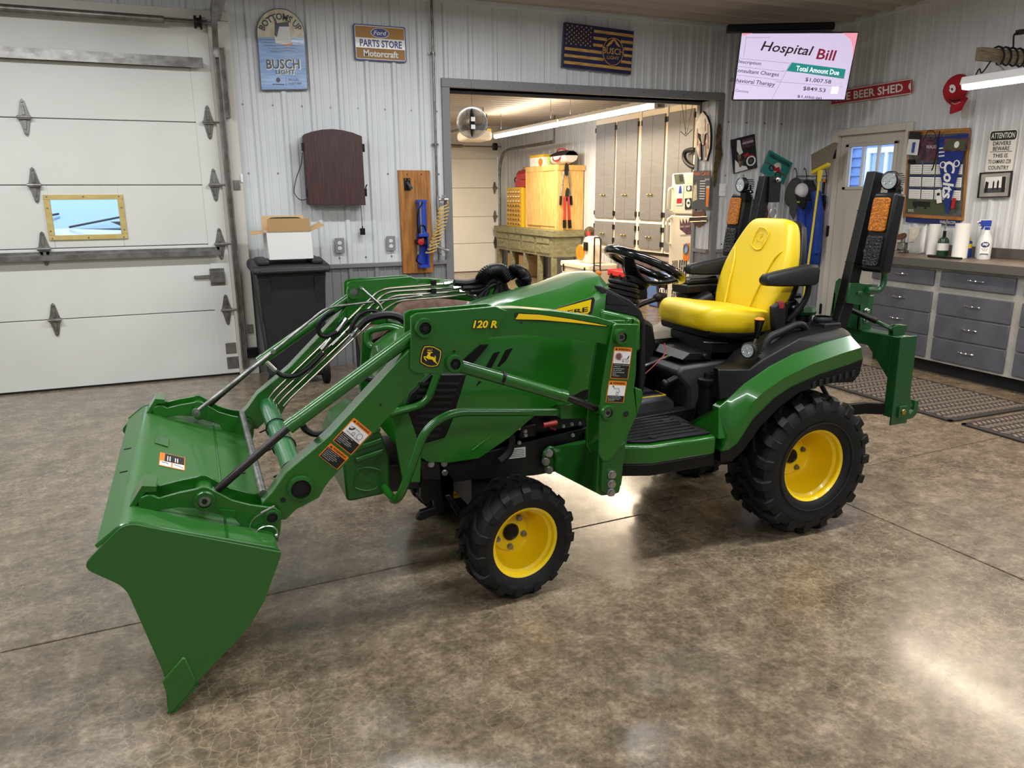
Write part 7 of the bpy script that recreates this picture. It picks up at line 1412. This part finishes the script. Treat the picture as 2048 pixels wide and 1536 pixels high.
# refrigerator
XFR = 5.58; t = root('refrigerator', (6.2, 8.2, 0), 'cream fridge covered with stickers and magnets beside the opening', 'refrigerator'); y0_, y1_ = 7.64, 8.24
m = MB('fridge'); m.box(XFR+.05, 6.19, y0_, y1_, .03, 1.83); m.build('body', t, bevel=.01)
for z0_, z1_ in ((.08, 1.325), (1.34, 1.825)): m = MB('fridge'); m.box(XFR, XFR+.045, y0_, y1_, z0_, z1_); d_ = m.build('door', t, bevel=.015); m = MB('fridge'); zz = (z0_+.03, z0_+.32) if z0_ > 1 else (z1_-.36, z1_-.03); m.tube(fillet([V((XFR, y1_-.03, zz[0])), V((XFR-.05, y1_-.02, zz[0]+.02)), V((XFR-.05, y1_-.02, zz[1]-.02)), V((XFR, y1_-.03, zz[1]))], .03), .016, 8); m.build('handle', d_)
def sticker(name, tl, tr, bl, mt, lab, fn=None):
    f = frame_x(tl, tr, bl, XFR-.002); t = root(name, f.c, lab, 'sticker'); part(t, 'backing', mt, lambda m: f.rect(m, -1, 1, -1, 1, 0, .003))
    if fn: part(t, 'print', 'ink', lambda m: fn(m, f))
sticker('photo_magnet', (1348, 349), (1366, 347), (1351, 368), 'army', 'olive photo magnet at the freezer top left', lambda m, f: f.rect(m, .1, .8, -.6, .7, .0034, .001))
sticker('drink_magnet', (1355, 371), (1368, 370), (1352, 411), 'signwhite', 'tall pink and blue drink magnet on the freezer door', lambda m, f: (m.use('blue'), f.poly(m, [(-.3, .9), (.2, .95), (.6, .2), (-.4, .2)], .0034, .001), m.use('capred'), f.rect(m, -.8, .8, -.8, -.3, .0034, .001)))
sticker('oval_magnet', (1373, 372), (1383, 371), (1373, 382), 'ink', 'small oval black magnet on the freezer door', lambda m, f: (m.use('white'), f.disc(m, 0, 0, .03, .025, .0034, .001)))
sticker('skull_magnet', (1370, 397), (1383, 396), (1370, 419), 'ink', 'black and white skull shaped magnet low on the freezer', lambda m, f: (m.use('white'), f.disc(m, .1, .1, .04, .05, .0034, .001), m.use('ink'), f.disc(m, 0, .15, .012, .015, .0046, .001), f.disc(m, .35, .15, .012, .015, .0046, .001)))
sticker('flame_sticker', (1360, 436), (1382, 434), (1360, 470), 'maroon', 'dark flame sticker below the freezer door', lambda m, f: (m.use('fridge'), f.poly(m, [(-1, 1), (-.6, .3), (-.4, .95), (0, .3), (.2, .9), (.5, .3), (.8, 1)], .0034, .001), f.poly(m, [(-1, -1), (-1, -.3), (.2, -1)], .0034, .001), f.text(m, 'WEST COAST', 0, -.05, 1.8, .2, .0045)))
sticker('eagle_sticker', (1367, 488), (1379, 486), (1366, 522), 'orange', 'orange and blue eagle badge sticker on the fridge door', lambda m, f: (m.use('waterblue'), f.disc(m, 0, .35, .05, .075, .0034, .001), m.use('army'), f.line(m, [(.8*math.cos(a*.5236), .35+.55*math.sin(a*.5236)) for a in range(12)], .006, .005, True)))
f = frame_x((1342, 520), (1377, 516), (1338, 600), XFR-.002); t = root('flag_sticker', f.c, 'large distressed black flag sticker low on the fridge door', 'sticker')
for i in range(7):
    xx = -.72+i*.24; m = MB('ink'); y_ = .6 if i < 3 else .95
    while y_ > -1: l_ = random.uniform(.15, .4); f.rect(m, xx, xx+.11, max(-1, y_-l_), y_, 0, .002); y_ -= l_+.04
    m.build('stripe', t, smooth=0)
part(t, 'star_field', 'ink', lambda m: [f.rect(m, -.85+i*.17+(j % 2)*.06, -.76+i*.17+(j % 2)*.06, .62+j*.07, .67+j*.07, 0, .002) for i in range(4) for j in range(5)])
# coolers, blower, cart, bins
def cooler(name, x0_, x1_, y0_, y1_, h, mt, lid, lab, txt=None):
    t = root(name, ((x0_+x1_)/2, (y0_+y1_)/2, 0), lab, 'cooler'); m = MB(mt); m.loft([[(x0_+.03, y0_+.03, .02), (x1_-.03, y0_+.03, .02), (x1_-.03, y1_-.03, .02), (x0_+.03, y1_-.03, .02)], [(x0_, y0_, h-.1), (x1_, y0_, h-.1), (x1_, y1_, h-.1), (x0_, y1_, h-.1)]]); m.build('body', t, bevel=.02); m = MB(lid); m.box(x0_-.015, x1_+.01, y0_-.015, y1_+.015, h-.095, h); m.build('lid', t, bevel=.02)
    for yy in (y0_+.12, y1_-.12): m = MB('black'); m.box(x0_-.025, x0_-.012, yy-.02, yy+.02, h-.17, h-.05); m.build('latch', t, bevel=.004)
    if txt: f = Frame((x0_-.006, (y0_+y1_)/2+.14, h-.13), (x0_-.006, (y0_+y1_)/2-.14, h-.13), (x0_-.006, (y0_+y1_)/2+.14, h-.24)); part(t, 'nameplate', 'ink', lambda m: (f.rect(m, -1, 1, -1, 1, 0, .004), m.use('white'), f.text(m, txt, 0, 0, 1.5, 1.1, .006, bold=.04)))
cooler('white_cooler', 5.80, 6.3, 10.75, 11.75, .50, 'cooler', 'cooler', 'large white cooler beneath an orange leaf blower')
cooler('red_lid_bin', 5.95, 6.4, 9.90, 10.40, .46, 'plastic', 'red', 'dark storage bin with a red and white lid')
cooler('grey_cooler', 5.95, 6.35, 8.68, 9.08, .48, 'plastic', 'cooler', 'small grey and white cooler beside the fridge', 'YETI')
t = root('trash_can', (6.2, 9.3, 0), 'blue plastic bin beside the small grey cooler', 'bin'); m = MB('trashblue'); m.loft([[(6.08, 9.18, .0), (6.36, 9.18, .0), (6.36, 9.46, .0), (6.08, 9.46, .0)], [(6.04, 9.14, .44), (6.4, 9.14, .44), (6.4, 9.5, .44), (6.04, 9.5, .44)]]); m.build('body', t, bevel=.03); m = MB('trashblue'); m.box(6.03, 6.41, 9.13, 9.51, .44, .48); m.build('rim', t, bevel=.01)
c = V((6.02, 11.1, .50)); t = root('leaf_blower', c, 'white and orange backpack leaf blower on the white cooler', 'blower'); m = MB('cooler'); m.prism([V((6.1, 10.9+a, .50+b)) for a, b in ((0, 0), (.3, 0), (.34, .06), (.30, .30), (.2, .42), (.1, .44), (-.02, .30), (-.04, .1))], (-.2, 0, 0)); m.build('housing', t, bevel=.03); m = MB('orange'); m.cyl((5.88, 11.22, .66), (6.06, 11.24, .66), .13, n=20); m.build('fan_cover', t, bevel=.01); m = MB('black'); m.box(5.87, 5.90, 10.98, 11.1, .7, .84); m.build('intake', t, bevel=.01); m = MB('red'); m.cyl((5.98, 11.1, .9), (5.98, 11.14, 1.0), .03, n=10); m.build('cap', t)
t = root('hand_truck', (5.8, 10.6, 0), 'black folding hand truck with a tall handle', 'cart'); m = MB('frame_black'); m.tube(fillet([V((5.87, 10.52, .05)), V((5.87, 10.52, .93)), V((5.87, 10.72, .93)), V((5.87, 10.72, .05))], .03), .012, 8)
for z in (.25, .5): m.cyl((5.87, 10.52, z), (5.87, 10.72, z), .009, n=8)
m.box(5.70, 5.88, 10.5, 10.74, .02, .035); m.build('frame', t)
for yy in (10.48, 10.73): m = MB('rubber'); m.cyl((5.92, yy, .08), (5.92, yy+.03, .08), .08, n=18); m.build('wheel', t)
c = U(1180, 467, X=6.45); m = MB('bark'); m.ball(c, (.09, .13, .11), 14, 10); m.v = [v+V((random.uniform(-.01, .01), random.uniform(-.015, .015), random.uniform(-.015, .015))) for v in m.v]; tag(m.build('fur_bundle', smooth=180), 'tan furry bundle hanging beside the workbench corner', 'bundle')
